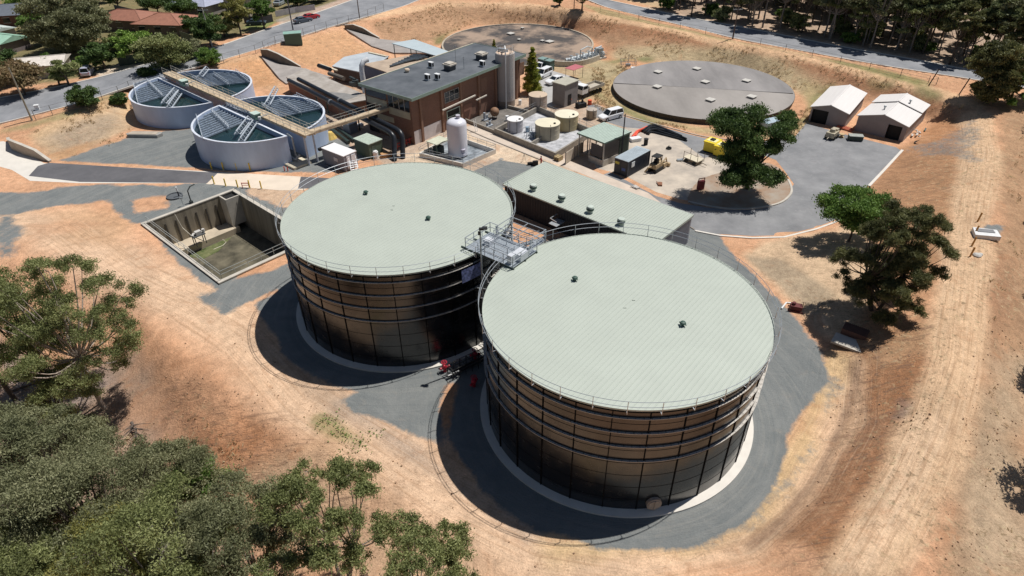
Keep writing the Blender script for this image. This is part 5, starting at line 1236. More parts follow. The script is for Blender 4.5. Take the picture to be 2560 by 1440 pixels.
# ================================================================== VEHICLES
def vehicle(name, label, cat, loc, rot, paint, kind='wagon', group=None):
    t = thing(name, label, cat, loc, rot, group); L = {'wagon':4.9,'sedan':4.7,'ute':5.2,'van':5.0}[kind]; W_ = 1.86
    pm_ = mat('car paint %s' % (paint,), paint, .25, 0, .02, 1)
    x0, x1 = -L/2, L/2
    # body: lofted sections along x (front = +x): (x, half width, z bottom, z top)
    secs = [(x0,.78,.45,.95),(x0+.12,.88,.30,1.02),(x0+.9,.93,.25,1.05),(0,.93,.25,1.03),(x1-1.3,.93,.25,1.0),(x1-.5,.90,.28,.88),(x1-.12,.82,.32,.78),(x1,.70,.40,.66)]
    s = MB(); s.smooth = False; vs = []
    for x, w2, a, b_ in secs: vs += [(x,-w2,a),(x,w2,a),(x,w2*1.0,b_-.12),(x,w2*.93,b_),(x,-w2*.93,b_),(x,-w2,b_-.12)]
    n_ = len(secs); fs = [(i*6+k,i*6+(k+1)%6,(i+1)*6+(k+1)%6,(i+1)*6+k) for i in range(n_-1) for k in range(6)]+[tuple(range(6)),tuple((n_-1)*6+k for k in range(6))]
    s.add(vs, fs)
    if kind in ('wagon','van'): cab = [(x0+.10,x0+.28),(x1-1.95,x1-1.25)]; zt = 1.78
    elif kind == 'sedan': cab = [(x0+.55,x0+1.15),(x1-2.15,x1-1.35)]; zt = 1.42
    else: cab = [(x0+2.0,x0+2.15),(x1-2.2,x1-1.5)]; zt = 1.75
    (rb, rt), (ft, fb) = cab; s.box(rt,ft,-.66,.66,zt-.06,zt)
    for y in (-1,1):
        for xa, xb in ((rb,rt),(fb,ft),((rb+fb)/2,(rt+ft)/2)): s.bar((xa,y*.84,.98),(xb,y*.67,zt-.03),.09)
    if kind == 'ute': s.box(x0+.05,x0+1.9,-.88,-.80,1.0,1.25); s.box(x0+.05,x0+1.9,.80,.88,1.0,1.25); s.box(x0+.02,x0+.1,-.88,.88,1.0,1.25)
    s.build('body', pm_, t)
    s = MB(); e = .02; s.add([(rb+e,-.82,1.0),(fb-e,-.82,1.0),(fb-e,.82,1.0),(rb+e,.82,1.0),(rt+e,-.65,zt-.06),(ft-e,-.65,zt-.06),(ft-e,.65,zt-.06),(rt+e,.65,zt-.06)], [(0,1,5,4),(1,2,6,5),(2,3,7,6),(3,0,4,7)]); s.build('windows', GLASS, t)
    for x in (x0+.95, x1-.95):
        for y in (-.86,.86):
            s = MB(); K = 16; vs = []
            for dy in (-.11,.11):
                for k in range(K): a = 2*math.pi*k/K; vs.append((.35*math.cos(a), dy, .35*math.sin(a)))
            s.add(vs, [(k,(k+1)%K,K+(k+1)%K,K+k) for k in range(K)]+[tuple(range(K)),tuple(range(K,2*K))]); w2 = s.build('wheel', RUB, t); w2.location = (x, y, .35)
            s = MB(); s.add([(.2*math.cos(2*math.pi*k/10), .13*(1 if y > 0 else -1), .2*math.sin(2*math.pi*k/10)) for k in range(10)], [tuple(range(10))]); s.build('rim', GALV, w2)
    for y in (-.6,.6): s = MB(); s.box(x1-.14,x1-.02,y-.16,y+.16,.60,.74); s.build('headlight', mat('headlight', (.7,.72,.75), .15), t); s = MB(); s.box(x0-.01,x0+.06,y-.1+.12*(1 if y>0 else -1),y+.1+.12*(1 if y>0 else -1),.75,.95); s.build('tail_light', REDP, t)
    return t
WP = (.80,.81,.82)
a = P(1497,305); b_ = P(1550,291); vehicle('parked_wagon', 'white four wheel drive wagon parked beside the cream tanks', 'car', ((a[0]+b_[0])/2+.2,(a[1]+b_[1])/2+.3), ang(b_, a), WP, 'wagon')
q = P(1358,192); vehicle('parked_ute', 'white double cab utility parked just right of the golden conifer', 'car', (q[0], q[1]), ang(P(1380,180), P(1345,196))+.0, WP, 'wagon')
q = P(1388,208); vehicle('parked_sedan', 'white sedan parked behind the pump house', 'car', (q[0], q[1]), ang(P(1415,198), P(1370,212)), WP, 'sedan')
q = P(1352,176); vehicle('parked_van', 'white van half hidden behind the golden conifer', 'car', (q[0], q[1]), ang(P(1380,165), P(1345,182)), WP, 'van')
# tipper truck
q = P(1470,236); tr = thing('tipper_truck', 'white cab tipper truck with tan tray beside the pump house', 'truck', q, ang(P(1505,215), P(1440,240)))
s = MB(); s.box(1.3,3.1,-1.05,1.05,.9,1.5); s.prism([(1.3,-1.05),(3.1,-1.05),(3.1,1.05),(1.3,1.05)],1.5,1.8,top=False); s.box(1.35,2.8,-1.,1.,2.35,2.5); [s.bar((x,y,1.5),(x-(.2 if x>2.5 else 0),y*.95,2.4),.1) for x in (1.4,3.0) for y in (-1.,1.)]; s.build('cab', WHITE, tr)
s = MB(); s.box(1.42,2.92,-.98,.98,1.7,2.34); s.build('windows', GLASS, tr)
s = MB(); s.box(-3.6,1.1,-1.2,1.2,1.15,1.3); s.box(-3.6,1.1,-1.2,-1.12,1.3,1.75); s.box(-3.6,1.1,1.12,1.2,1.3,1.75); s.box(1.0,1.1,-1.12,1.12,1.3,2.1); s.box(-3.6,-3.52,-1.12,1.12,1.3,1.75); s.build('tray', mat('dusty tan tray', (.45,.40,.33), .7, 0, .15, 2), tr)
s = MB(); s.box(-3.5,3.0,-.4,.4,.7,1.14); s.build('chassis', DARK, tr)
for x in (-2.6,-1.6,2.3):
    for y in (-.95,.95):
        s = MB(); s.tube([(0,-.15,0),(0,.15,0)],.48,14); o = s.build('wheel', RUB, tr); o.location = (x,y,.48)
# ================================================================== PUMP HOUSE etc
z = 4.3; a, an_, L, W_ = rectpx((1413,213),(1446,200),(1394,205), z)
ph = thing('pump_house', 'small grey block pump house with flat pale roof behind the tan water tank', 'shed', (a[0], a[1], 0), an_)
W2 = max(W_, 3.0)
s = MB(); s.box(-.15,L+.15,-.15,W2+.15,z-.12,z+.03); s.build('roof', mat('pale olive flat roof', (.42,.40,.33), .8, 0, .12, 1), ph)
s = MB(); s.box(0,L,0,W2,0,z-.121); s.build('wall', mat('grey blockwork', (.24,.225,.22), .85, 0, .12, 1), ph)
s = MB(); s.box(L*.25,L*.25+1.0,-.04,-.003,.02,2.2); s.build('door', DARK, ph)
t = thing('pink_tarp', 'faded pink red sheet roof behind the sedan', 'roof sheet', (*P(1435,196), 0), an_); s = MB(); s.box(-1.8,1.8,-1.2,1.2,2.3,2.36); s.m = 1; [s.bar((x,y,0),(x,y,2.3),.06) for x in (-1.6,1.6) for y in (-1.,1.)]; s.build('sheet', [mat('pink red sheet', (.45,.13,.15), .7), DARK], t)
# shelter with green roof
z = 4.1; a, an_, L, W_ = rectpx((1511,356),(1574,329),(1446,333), z)
sh_ = thing('plant_shelter', 'open fronted plant shelter with pale green roof and dark corrugated walls', 'shelter', (a[0], a[1], 0), an_)
s = MB(); s.box(-.2,L+.2,-.2,W_+.2,z-.10,z); [s.box(-.2,L+.2,-.2+k*.4,-.12+k*.4,z+.001,z+.04) for k in range(int((W_+.4)/.4)+1)]; s.build('roof', mat('sage green shelter roof', (.42,.50,.44), .5, 0, .08, 1), sh_)
s = MB(); s.box(-.22,L+.22,-.26,-.201,z-.2,z+.03); s.box(-.26,-.221,-.26,W_+.22,z-.2,z+.03); s.build('fascia', mat('dark green trim', (.10,.15,.12), .5), sh_)
dk = mat('dark taupe corrugated wall', (.11,.10,.095), .6, 0, .15, 1.2); gk = mat('dark green corrugated wall', (.055,.085,.07), .6, 0, .1, 2)
s = MB(); s.box(0,L*.62,0,.08,1.1,z-.3); s.build('side_wall', dk, sh_); s = MB(); s.box(L*.62+.001,L+.1,-.05,.1,.0,z-.11); [s.box(L*.62+k*.25,L*.62+k*.25+.08,-.09,-.051,0,z-.15) for k in range(int(L*.38/.25))]; s.build('green_wall', gk, sh_)
s = MB(); s.box(-.05,L*.62,-.06,.2,0,1.05); s.box(-.05,.2,.201,W_*.55,0,1.05); s.build('plinth', CONC, sh_)
s = MB(); s.box(L-.1,L,.12,W_,0,z-.12); s.build('rear_wall', mat('charcoal panel', (.06,.06,.07), .6, 0, .2, 1), sh_); s = MB(); s.box(0,.06,.3,W_*.5,1.3,z-.8); s.build('front_screen', mat('charcoal panel', (.06,.06,.07)), sh_)
s = MB(); [s.bar((x,y,0),(x,y,z-.1),.14) for x in (0,L*.35,L*.7) for y in (W_-.1,)]; s.bar((0,0,0),(0,0,z-.1),.18); s.bar((0,W_*.55,0),(0,W_*.55,z-.1),.12); s.build('post', mat('pale post', (.45,.44,.40)), sh_)
t = thing('shelter_pump', 'brown pump set under the green roofed plant shelter', 'pump', (a[0]+math.cos(an_)*2-math.sin(an_)*3.2, a[1]+math.sin(an_)*2+math.cos(an_)*3.2, 0), an_); s = MB(); s.box(-.8,.8,-.5,.5,0,1.0); s.tube([(-.9,0,1.2),(.9,0,1.2)],.35,10); s.cyl(.5,.2,1,1.9,.25,8); s.build('pump', mat('brown machine', (.28,.17,.10), .7, 0, .3, 4), t)
fx = P(1413,412), P(1445,390)
t = thing('fence_panel', 'cream panel fence left of the plant shelter', 'fence', (*fx[0], 0), ang(*fx)); L2 = dist(*fx)+1.5
s = MB(); s.box(0,L2,0,.07,.1,2.0); s.build('panel', mat('cream fence panel', (.60,.52,.42), .8, 0, .1, 1), t); s = MB(); [s.bar((x,-.02,0),(x,-.02,2.2),.1) for x in (0,L2/2,L2)]; s.build('post', mat('grey steel post', (.15,.15,.16)), t)
q = P(1553,425-60); t = thing('antenna_mast', 'dark square mast with small antenna beside the plant shelter', 'mast', P(1552,402,0)); hh = hz(*P(1552,402,0), 285)
s = MB(); s.bar((0,0,0),(0,0,hh),.17); s.build('pole', mat('dark mast', (.07,.07,.08)), t); s = MB(); [s.bar((-.5,0,hh*.45),(-.5+.4*math.cos(R(k*45)),.4*math.sin(R(k*45)),hh*.45+.1),.03) for k in range(8)]; s.bar((0,0,hh*.45),(-.5,0,hh*.45),.05); s.build('antenna', DARK, t)
# dark blue container
z = 2.65; a, an_, L, W_ = rectpx((1571,405),(1626,375),(1537,393), z)
ct_ = thing('shipping_container', 'dark blue shipping container with pale blue grey roof and warning stickers', 'container', (a[0], a[1], 0), an_)
s = MB(); s.box(0,L,0,W_,z-.08,z); [s.box(.1+k*.3,.2+k*.3,.1,W_-.1,z+.001,z+.025) for k in range(int((L-.2)/.3))]; s.build('roof', mat('pale blue grey container roof', (.40,.46,.50), .6, 0, .12, 1), ct_)
nv = mat('dark navy container paint', (.022,.032,.055), .5, 0, .2, 1.5)
s = MB(); s.box(.04,L-.04,.04,W_-.04,.1,z-.081); [s.box(.2+k*.28,.32+k*.28,.0,.039,.25,z-.2) for k in range(int((L-.4)/.28))]; s.bar((0.02,0.02,.1),(0.02,0.02,z-.1),.14); s.bar((L-.02,.02,.1),(L-.02,.02,z-.1),.14); s.build('body', nv, ct_)
s = MB(); s.box(-.02,.035,.15,W_/2-.03,.25,z-.2); s.box(-.02,.035,W_/2+.03,W_-.15,.25,z-.2); s.build('doors', mat('black blue door', (.018,.024,.035), .5), ct_)
s = MB(); s.box(-.04,-.021,W_*.62,W_*.92,1.75,2.15); s.build('yellow_sticker', mat('yellow sticker', (.55,.50,.08), .6), ct_); s = MB(); s.box(-.04,-.021,W_*.15,W_*.42,.95,1.4); s.build('blue_sticker', mat('blue sticker', (.05,.10,.30), .6), ct_)
s = MB(); s.box(L*.16,L*.16+.8,-.06,-.001,1.4,2.2); s.build('white_sticker', mat('white sticker', (.62,.68,.72), .6), ct_)
# tan small items between shelter and container
q = P(1530,418); t = thing('timber_plinth', 'tan timber plinth between the plant shelter and the blue container', 'plinth', q, an_); s = MB(); s.box(0,4.2,1.2,1.4,0,1.0); s.build('plinth', mat('tan timber', (.50,.36,.20), .85), t)
q = P(1608,326); t = thing('white_crate', 'small flat white crate behind the container', 'crate', P(1588,352), R(20)); s = MB(); s.box(-.9,.9,-.5,.5,0,.5); s.box(-.95,.95,-.55,.55,.5,.58); s.build('crate', WHITE, t)
t = thing('black_bin', 'small black bin at the rear corner of the container', 'bin', P(1614,362)); s = MB(); s.cyl(0,0,0,1.0,.35,10); s.m=0; s.cyl(0,0,1.0,1.1,.4,10); s.build('bin', DARK, t)
# machine with frame
q = P(1640,425); t = thing('drill_rig', 'tracked yellow brown compact machine with raised dark canopy right of the blue container', 'machine', q, R(48)); mb_ = mat('dusty tan machine paint', (.42,.31,.18), .6, 0, .3, 3)
s = MB(); s.box(-1.3,1.3,-.75,-.35,0,.6); s.box(-1.3,1.3,.35,.75,0,.6); s.build('tracks', RUB, t)
s = MB(); s.box(-1.2,.9,-.6,.6,.62,1.3); s.box(.9,1.9,-.8,.8,.3,.9); s.tube([(.9,-.5,1.2),(1.8,-.5,1.6),(2.3,-.5,.5)],.12,6); s.tube([(.9,.5,1.2),(1.8,.5,1.6),(2.3,.5,.5)],.12,6); s.box(2.2,2.6,-1.,1.,.1,.6); s.tube([(-1.2,0,1.1),(-2.0,.3,1.0),(-2.4,.6,.3)],.12,6); s.build('body', mb_, t)
s = MB(); [s.bar((x,y,1.3),(x,y,2.4),.08) for x in (-.8,.5) for y in (-.5,.5)]; s.box(-.9,.6,-.6,.6,2.4,2.5); s.box(-.5,.1,-.3,.3,1.3,1.9); s.build('canopy_frame', DARK, t)
# trolley
q = P(1733,405); t = thing('stake_trailer', 'pale flat trailer with upright stakes in the middle of the yard', 'trailer', q, R(-52)); s = MB(); s.box(-1.4,1.4,-.9,.9,.6,.72); s.build('deck', mat('pale plywood', (.62,.55,.42), .8, 0, .1, 2), t)
s = MB(); [s.bar((x,y,.3),(x,y,1.7),.06) for x in (-1.35,0,1.35) for y in (-.85,.85)]; s.bar((1.4,0,.5),(2.6,0,.35),.08); s.bar((-1.35,-.85,1.6),(1.35,-.85,1.6),.05); s.build('stakes', mat('brown stake', (.25,.21,.16)), t)
for x in (-.8,.8):
    for y in (-.9,.9): s = MB(); s.tube([(0,-.08,0),(0,.08,0)],.3,12); o = s.build('wheel', RUB, t); o.location = (x,y,.3)
# yellow hoppers
def hopper(px, py, lab, rot):
    t = thing('yellow_hopper', lab, 'hopper', P(px, py), rot, 'yellow hoppers by the big yard tree'); ym = mat('bright yellow paint', (.78,.60,.03), .45, 0, .06, 1)
    s = MB(); s.box(-1.15,1.15,-.95,.95,.25,1.7); s.prism([(-1.25,-1.05),(1.25,-1.05),(1.25,1.05),(-1.25,1.05)],1.7,1.85); s.build('body', ym, t)
    s = MB(); s.box(-.35,.35,-.35,.35,1.901,2.1); s.build('hatch', DARK, t); s = MB(); s.box(-.5,.5,-1.0,-.951,.9,1.4); s.build('side_plate', DARK, t); s = MB(); [s.box(x-.1,x+.1,-.9,.9,0,.25) for x in (-.9,.9)]; s.build('skids', DARK, t)
    s = MB(); s.box(-.7,.7,-.8,.8,1.851,1.90); s.build('lid', mat('pale yellow lid', (.80,.74,.38), .6), t)
hopper(1778,377,'yellow hopper box at left, partly dark on top', R(48)); hopper(1803,388,'yellow hopper box at right, tucked against the yard tree', R(48))
# hoses
t = thing('orange_hose', 'coiled bright orange lay flat hose at the end of the black hoses', 'hose', P(1600,335)); om = mat('bright orange red hose', (.75,.10,.05), .6, 0, .15, 3); s = MB()
for k in range(5):
    p = [P(1576+k*3,350-k*2,.2), P(1585+k*3,335-k*2,.3), P(1600+k*3,326-k,.3), P(1613+k*2,322-k,.2)]; s.smooth = True; s.tube(smooth([(*c, .22+.12*(k%3)) for c in p], 5), .17, 7)
s.build('hose', om, t, world=True)
t = thing('black_hoses', 'heap of long curved black polythene pipes on the dusty yard edge', 'pipes', P(1660,335)); random.seed(3)
for k in range(10):
    s = MB(); dy = (k-5)*1.6
    p = [P(1604+k*2,330+dy*.6,.3),P(1630,322+dy+random.uniform(-3,3),.3),P(1665,328+dy+random.uniform(-4,4),.3),P(1700+k*2,345+dy*.5+random.uniform(-2,2),.3)]
    s.tube(smooth([(*c, .18+.14*(k%3)) for c in p], 5), .15, 6); s.build('pipe', mat('black polythene', (.02,.022,.024), .4), t, world=True)
t = thing('red_barrier', 'red painted frame by the yard tree, darkened in colour to stand for its shade', 'frame', P(1750,475), R(20)); s = MB(); s.box(-.5,.5,-.25,.25,.2,1.5); s.bar((-.5,0,0),(-.5,0,1.9),.1); s.bar((.5,0,0),(.5,0,1.9),.1); s.bar((-.5,0,1.9),(.5,0,1.9),.1); s.build('frame', mat('red darkened for tree shade', (.22,.035,.04), .7), t)  # red taken darker so the colour itself carries the tree shade
# gable sheds
def gshed(name, A, B, D, z, zr, label, door, ridge_off=.5, step=False):
    a, an_, L, W_ = rectpx(A, B, D, z)   # A: front left eave, B: front right eave, D: rear left eave
    t = thing(name, label, 'shed', (a[0], a[1], 0), an_, 'white roofed gable sheds'); rm_ = mat('white shed roof sheet', (.72,.69,.67), .5, 0, .05, .8, 0, 10, None, None, (6,.3,1)); wm_ = mat('pinkish grey shed wall', (.30,.27,.265), .75, 0, .08, .8)
    o = .25; m_ = L*ridge_off
    def roof(y0, y1, dz, nm):
        s = MB(); vs = []
        for y in (y0, y1): vs += [(-o,y,z+dz),(m_,y,zr+dz),(L+o,y,z+dz),(L+o,y,z+dz-.1),(m_,y,zr+dz-.1),(-o,y,z+dz-.1)]
        s.add(vs, [(0,1,7,6),(1,2,8,7),(2,3,9,8),(3,4,10,9),(4,5,11,10),(5,0,6,11),(0,1,4,5),(1,2,3,4),(6,7,10,11),(7,8,9,10)])
        s.bar((m_,y0,zr+dz+.02),(m_,y1,zr+dz+.02),.25,.05); return s.build(nm, rm_, t)
    if step: roof(-o, W_*.60, .0, 'roof'); roof(W_*.60+.002, W_+o, .22, 'rear_roof')
    else: roof(-o, W_+o, 0, 'roof')
    (d0, d1) = door; s = MB(); zz = z-.12
    s.add([(0,0,0),(d0,0,0),(d0,0,2.4),(0,0,zz)], [(0,1,2,3)]); s.add([(d1,0,0),(L,0,0),(L,0,zz),(d1,0,2.4)], [(0,1,2,3)]); s.add([(0,0,zz),(d0,0,2.4),(d1,0,2.4),(L,0,zz),(m_,0,zr-.12)], [(0,1,2,3,4)])
    s.add([(0,0,0),(0,W_,0),(0,W_,zz),(0,0,zz)], [(0,1,2,3)]); s.add([(L,0,0),(L,W_,0),(L,W_,zz),(L,0,zz)], [(0,1,2,3)]); s.add([(0,W_,0),(L,W_,0),(L,W_,zz),(m_,W_,zr-.12),(0,W_,zz)], [(0,1,2,3,4)])
    s.build('wall', wm_, t); s = MB(); s.box(d0,d1,.6,.65,0,2.4); s.box(d0,d1,.0,.6,-.02,.02); s.build('doorway', DARK, t)
    return t, L, W_
S1, L1_, W1_ = gshed('gable_shed', (2030,266),(2121,284),(2087,219), 2.75, 3.7, 'smaller white gable shed at left, dark doorway at its left side', (.3,3.0), .5)
S2, L2_, W2_ = gshed('gable_shed', (2147,288),(2270,316),(2205,241), 2.75, 3.9, 'larger white gable shed at right, dark doorway near its right corner', (5.0,7.2), .5, True)
for x, y in ((3.0,3.),(5.5,8.8)): s = MB(); s.cyl(x,y,3.6,4.15,.12,8); s.lathe([(.001,4.4),(.2,4.3),(.24,4.15),(.001,4.15)],x,y,10); s.build('roof_cowl', GALVD, S2)
q = P(2078,345); t = thing('compressor', 'dusty compressor machine with yellow top parked before the smaller shed', 'machine', q, R(45)); s = MB(); s.box(-1.1,1.1,-.7,.7,.35,1.2); s.lathe([(.001,1.9),(.4,1.7),(.5,1.3),(.5,1.1)],-.2,0,12); s.box(.5,1.3,-.5,.5,1.2,1.5); s.tube([(-1.1,0,.6),(-2.0,0,.4)],.06,5); s.build('body', mat('dusty cream machine', (.42,.37,.27), .6, 0, .4, 4), t)
for x in (-.6,.6):
    for y in (-.75,.75): s = MB(); s.tube([(0,-.1,0),(0,.1,0)],.36,12); o = s.build('wheel', RUB, t); o.location = (x,y,.36)
t = thing('cable_reel', 'small tan reel lying next to the compressor', 'reel', P(2103,343), R(10)); s = MB(); s.lathe([(.45,0),(.45,.1),(.2,.1),(.2,.5),(.45,.5),(.45,.6),(.001,.6)],n=14); s.build('reel', mat('tan timber', (.50,.36,.20)), t)
t = thing('skip_bin', 'low dark green bin with grey lid in front of the larger shed', 'bin', P(2137,350), R(-12)); s = MB(); s.box(-1.1,1.1,-.6,.6,.1,.8); s.m = 1; s.box(-1.15,1.15,-.65,.65,.8,.88); s.build('bin', [mat('dark green bin', (.04,.06,.05)), mat('grey green lid', (.32,.34,.31), .7, 0, .2, 3)], t)
t = thing('oxygen_rack', 'red and orange cylinders stacked between the two gable sheds', 'cylinders', P(2128,330), R(45)); s = MB(); random.seed(2); [s.tube([(x*.28,0,.15),(x*.28,2.6,.3+.1*(x%2))],.12,7) for x in range(5)]; s.build('cylinder', mat('rusty red cylinder', (.50,.13,.06), .6, 0, .4, 4), t)
t = thing('hose_coil', 'black hose coil on the dirt right of the larger shed', 'hose', P(2305,362), 0); s = MB(); s.smooth = True
for k in range(3): s.tube([((1.1+.08*k)*math.cos(R(a)), (.9+.05*k)*math.sin(R(a)), .1+.1*k) for a in range(0,361,20)], .07, 6)
s.build('hose', RUB, t)
t = thing('scrap_pile', 'white grey scrap and pipe offcuts along the side of the larger shed', 'scrap', P(2290,345), R(48)); random.seed(8)
for k in range(12): s = MB(); x, y = random.uniform(-1,3.4), random.uniform(-.6,.6); L = random.uniform(.5,1.6); d = random.uniform(0,3.1); s.bar((x,y,.15+.04*k),(x+L*math.cos(d),y+L*math.sin(d)*.4,.2+.04*k),random.uniform(.08,.3),.1); s.build('offcut', mat('offcut grey', (.5,.47,.44), .6, 0, .3, 3) if k % 3 else mat('offcut green', (.06,.1,.09), .6), t)
t = thing('parked_boat_cover', 'pale blue covered trailer behind the yard tree', 'trailer', P(1925,318), R(30)); s = MB(); s.prism([(-2,-.9),(1.6,-.9),(2.2,0),(1.6,.9),(-2,.9)],.6,1.3); s.lathe([(.001,1.9),(1.,1.3)],-.6,0,10); s.build('cover', mat('pale blue tarpaulin', (.38,.48,.55), .6, 0, .15, 1), t); s = MB(); s.tube([(-.3,-.95,.35),(-.3,.95,.35)],.33,12); s.build('wheel', RUB, t)
# green cabinets and valve station
for k, (px, py, lab) in enumerate(((1358,172,'dark green cabinet at left, beside the conifer'),(1372,176,'dark green cabinet at right, at the end of the low wall'))):
    t = thing('green_cabinet', lab, 'cabinet', P(px,py), R(-40), 'green cabinets near the farther reservoir'); s = MB(); s.box(-.9,.9,-.8,.8,0,2.2); s.m = 1; s.box(-1,1,-.9,.9,2.2,2.3); s.build('case', [mat('dark teal green', (.05,.11,.10), .5), mat('pale teal lid', (.2,.3,.28), .5)], t)
t = thing('low_wall', 'low pale wall curving from the green cabinets to the valve station', 'wall', P(1380,163)); s = MB(); p = smooth([(*P(a,b_),.5) for a,b_ in [(1376,163),(1400,166),(1440,166),(1470,160),(1498,150)]],4); [s.bar(a,b_,.3,1.3) for a, b_ in zip(p[:-1],p[1:])]; s.build('wall', mat('pale low wall', (.55,.50,.42)), t, world=True)
vs_ = thing('valve_station', 'grey pipework valve station at the edge of the farther reservoir', 'valve station', P(1465,152), R(38)); random.seed(12)
s = MB(); s.box(-5.5,5,-1.6,1.6,0,.3); s.build('slab', mat('pale slab', (.5,.45,.38)), vs_)
for k in range(6): s = MB(); x = -4.6+k*1.8; s.tube([(x,-1.4,.9),(x,1.5,.9)],.32,10); s.cyl(x,.1,.9,2.0,.13,8); s.lathe([(.3,1.95),(.38,1.95),(.38,2.02),(.3,2.02)],x,.1,12,close=True); s.cyl(x,-.8,.3,1.4,.4,10); s.build('valve', mat('pale grey valve', (.50,.54,.56), .4), vs_)
s = MB(); s.tube([(-5.2,1.2,.8),(4.8,1.2,.8)],.38,10); s.tube([(-3,-1.2,.8),(-3,-1.2,3.2),(-1,-1.2,3.6),(.6,-1.2,3.0),(.6,-1.2,.9)],.14,8); s.tube([(2,-1,.8),(2,-1,2.6),(3.6,-1,2.8)],.2,8); s.build('header_pipe', mat('pale grey valve', (.5,.54,.56)), vs_)
s = MB(); railing(s, [(-5.5,-1.6,.3),(5,-1.6,.3),(5,1.6,.3)],1.,1.6,.02); s.box(3.2,4.6,-.8,.8,.3,2.2); s.build('cage', GALVD, vs_)
t = thing('weather_fence', 'small grey wire cage with instrument post left of the large covered reservoir', 'cage', P(1570,165)); s = MB(); railing(s, [(-1.6,-1.2,0),(1.6,-1.2,0),(1.6,1.2,0),(-1.6,1.2,0)],1.3,.8,.02,True); s.cyl(0,0,0,2.6,.06,6); s.box(-.5,.5,-.3,.3,.1,.5); s.build('cage', GALVD, t)
t = thing('white_box', 'small white lid box on the left rim of the large covered reservoir', 'box', P(1586,172)); s = MB(); s.box(-.7,.7,-.4,.4,0,.3); s.box(-.75,.75,-.45,.45,.3,.36); s.build('box', WHITE, t)
# yellow bollards
bol = None
def bollard(px, py, lab, col=YELL):
    global bol
    if bol is None:
        bol = thing('bollard', lab, 'bollard', P(px, py), 0, 'yellow bollards along the concrete apron')
        s = MB(); s.cyl(0,0,0,1.25,.10,10); s.lathe([(.10,1.25),(.07,1.31),(.001,1.33)],n=10); s.build('post', YELL, bol); s = MB(); s.cyl(0,0,-.05,.06,.2,10); s.build('foot', CONC, bol); o = bol
    else: o = copy_tree(bol)
    put(o, P(px, py), 0, lab); return o
for i, (px, py) in enumerate(((530,424),(559,425),(593,426),(626,427))): bollard(px, py, ('first','second','third','fourth')[i]+' from left of four yellow bollards under the clarifier wall')
for i, (px, py) in enumerate(((536,460),(565,466),(595,469),(625,470),(654,472))): bollard(px, py, ('first','second','third','fourth','fifth')[i]+' from left of five yellow bollards above the pit corner')
t = thing('red_barrier', 'small red barrier post pair at the concrete slab by the pit corner', 'barrier', P(615,470)); s = MB(); s.bar((-.5,0,0),(-.5,0,.9),.08); s.bar((.5,0,0),(.5,0,.9),.08); s.bar((-.5,0,.8),(.5,0,.8),.1); s.bar((-.5,0,.45),(.5,0,.45),.06); s.build('barrier', REDP, t)
for px, py, lab in ((712,428,'short red post at the foot of the nearer clarifier'),): t = thing('red_post', lab, 'post', P(px,py)); s = MB(); s.cyl(0,0,0,.8,.08,8); s.cyl(.5,0,0,.7,.08,8); s.build('post', REDP, t)
# right side items
t = thing('white_pit_box', 'small white lidded pit box beside the east track', 'box', PT(2462,590), R(-12)); s = MB(); s.prism([(-1.5,-.9),(1.3,-.9),(1.4,.8),(-1.2,1.0)],0,.55); s.m=1; s.box(-1.,.9,-.1,.65,.551,.62); s.build('box', [mat('off white box', (.66,.66,.66), .6), mat('grey lid', (.2,.2,.21))], t)
for i, (px, py) in enumerate(((2443,555),(2435,588),(2428,617),(2424,643))):
    p = PT(px, py); t = thing('orange_post', ('topmost','second','third','lowest')[i]+' of four short leaning orange posts beside the white pit box', 'post', p, 0, 'orange posts beside the east track'); s = MB(); s.bar((0,0,-.1),(.25,.2,1.2),.14); s.build('post', mat('dull orange post', (.55,.27,.06), .7), t)
t = thing('rubble_block', 'small pale rock beside the lowest orange post', 'rock', PT(2442,640)); s = MB(); s.ball((0,0,.1), .5, 7, 5, .5); s.ball((.5,.2,.1),.3,6,4,.5); s.build('rock', mat('pale rock', (.5,.48,.45), .9), t)
t = thing('steel_grate_inlet', 'rust brown drain grate on a concrete apron right of the near tank', 'drain', PT(2128,850), R(-38)); s = MB(); s.box(-1.6,1.6,-1.6,.2,-.1,.12); s.build('apron', CONC, t); s = MB(); s.box(-1.2,1.2,.3,1.7,.1,.75); [s.box(-1.2+k*.2,-1.12+k*.2,.28,1.72,.751,.8) for k in range(12)]; s.build('grate', mat('rust brown steel', (.14,.07,.05), .8), t)
t = thing('red_barrow', 'small dark red pump set beside the near tank foot', 'pump', P(1988,775), R(-20)); s = MB(); s.box(-.6,.6,-.4,.4,.2,.7); s.cyl(-.3,0,.7,1.,.2,8); s.bar((-.8,-.5,.1),(.8,-.5,.1),.1); s.bar((-.8,.5,.1),(.8,.5,.1),.1); s.bar((-.7,-.4,.1),(-.7,-.4,1.),.06); s.bar((.7,.4,.1),(.7,.4,1.),.06); s.build('pump', mat('dark crimson', (.12,.02,.02), .7), t)
t = thing('white_pipe_outlet', 'white pipe fitting on the gravel right of the near tank', 'pipe', P(1960,765), R(50)); s = MB(); s.tube([(-.8,0,.12),(.6,0,.12),(.9,-.5,.12)],.10,8); s.build('pipe', WHITE, t)
t = thing('drain_cover', 'small square drain cover in the concrete strip behind the farther big tank', 'cover', P(1253,398), R(48)); s = MB(); s.box(-.35,.35,-.35,.35,0,.04); s.build('cover', mat('drain iron', (.3,.28,.25)), t)
t = thing('red_hydrants', 'cluster of dark red pipes at the foot of the brick building corner', 'pipework', P(1012,366), R(50)); hm = mat('dark red pipe', (.30,.03,.03), .5, 0, .2, 3)
s = MB()
for k in range(5): s.tube([(-1.6+.7*k,0,0),(-1.6+.7*k,0,1.1),(-1.3+.7*k,-.3,1.1)],.11,7)
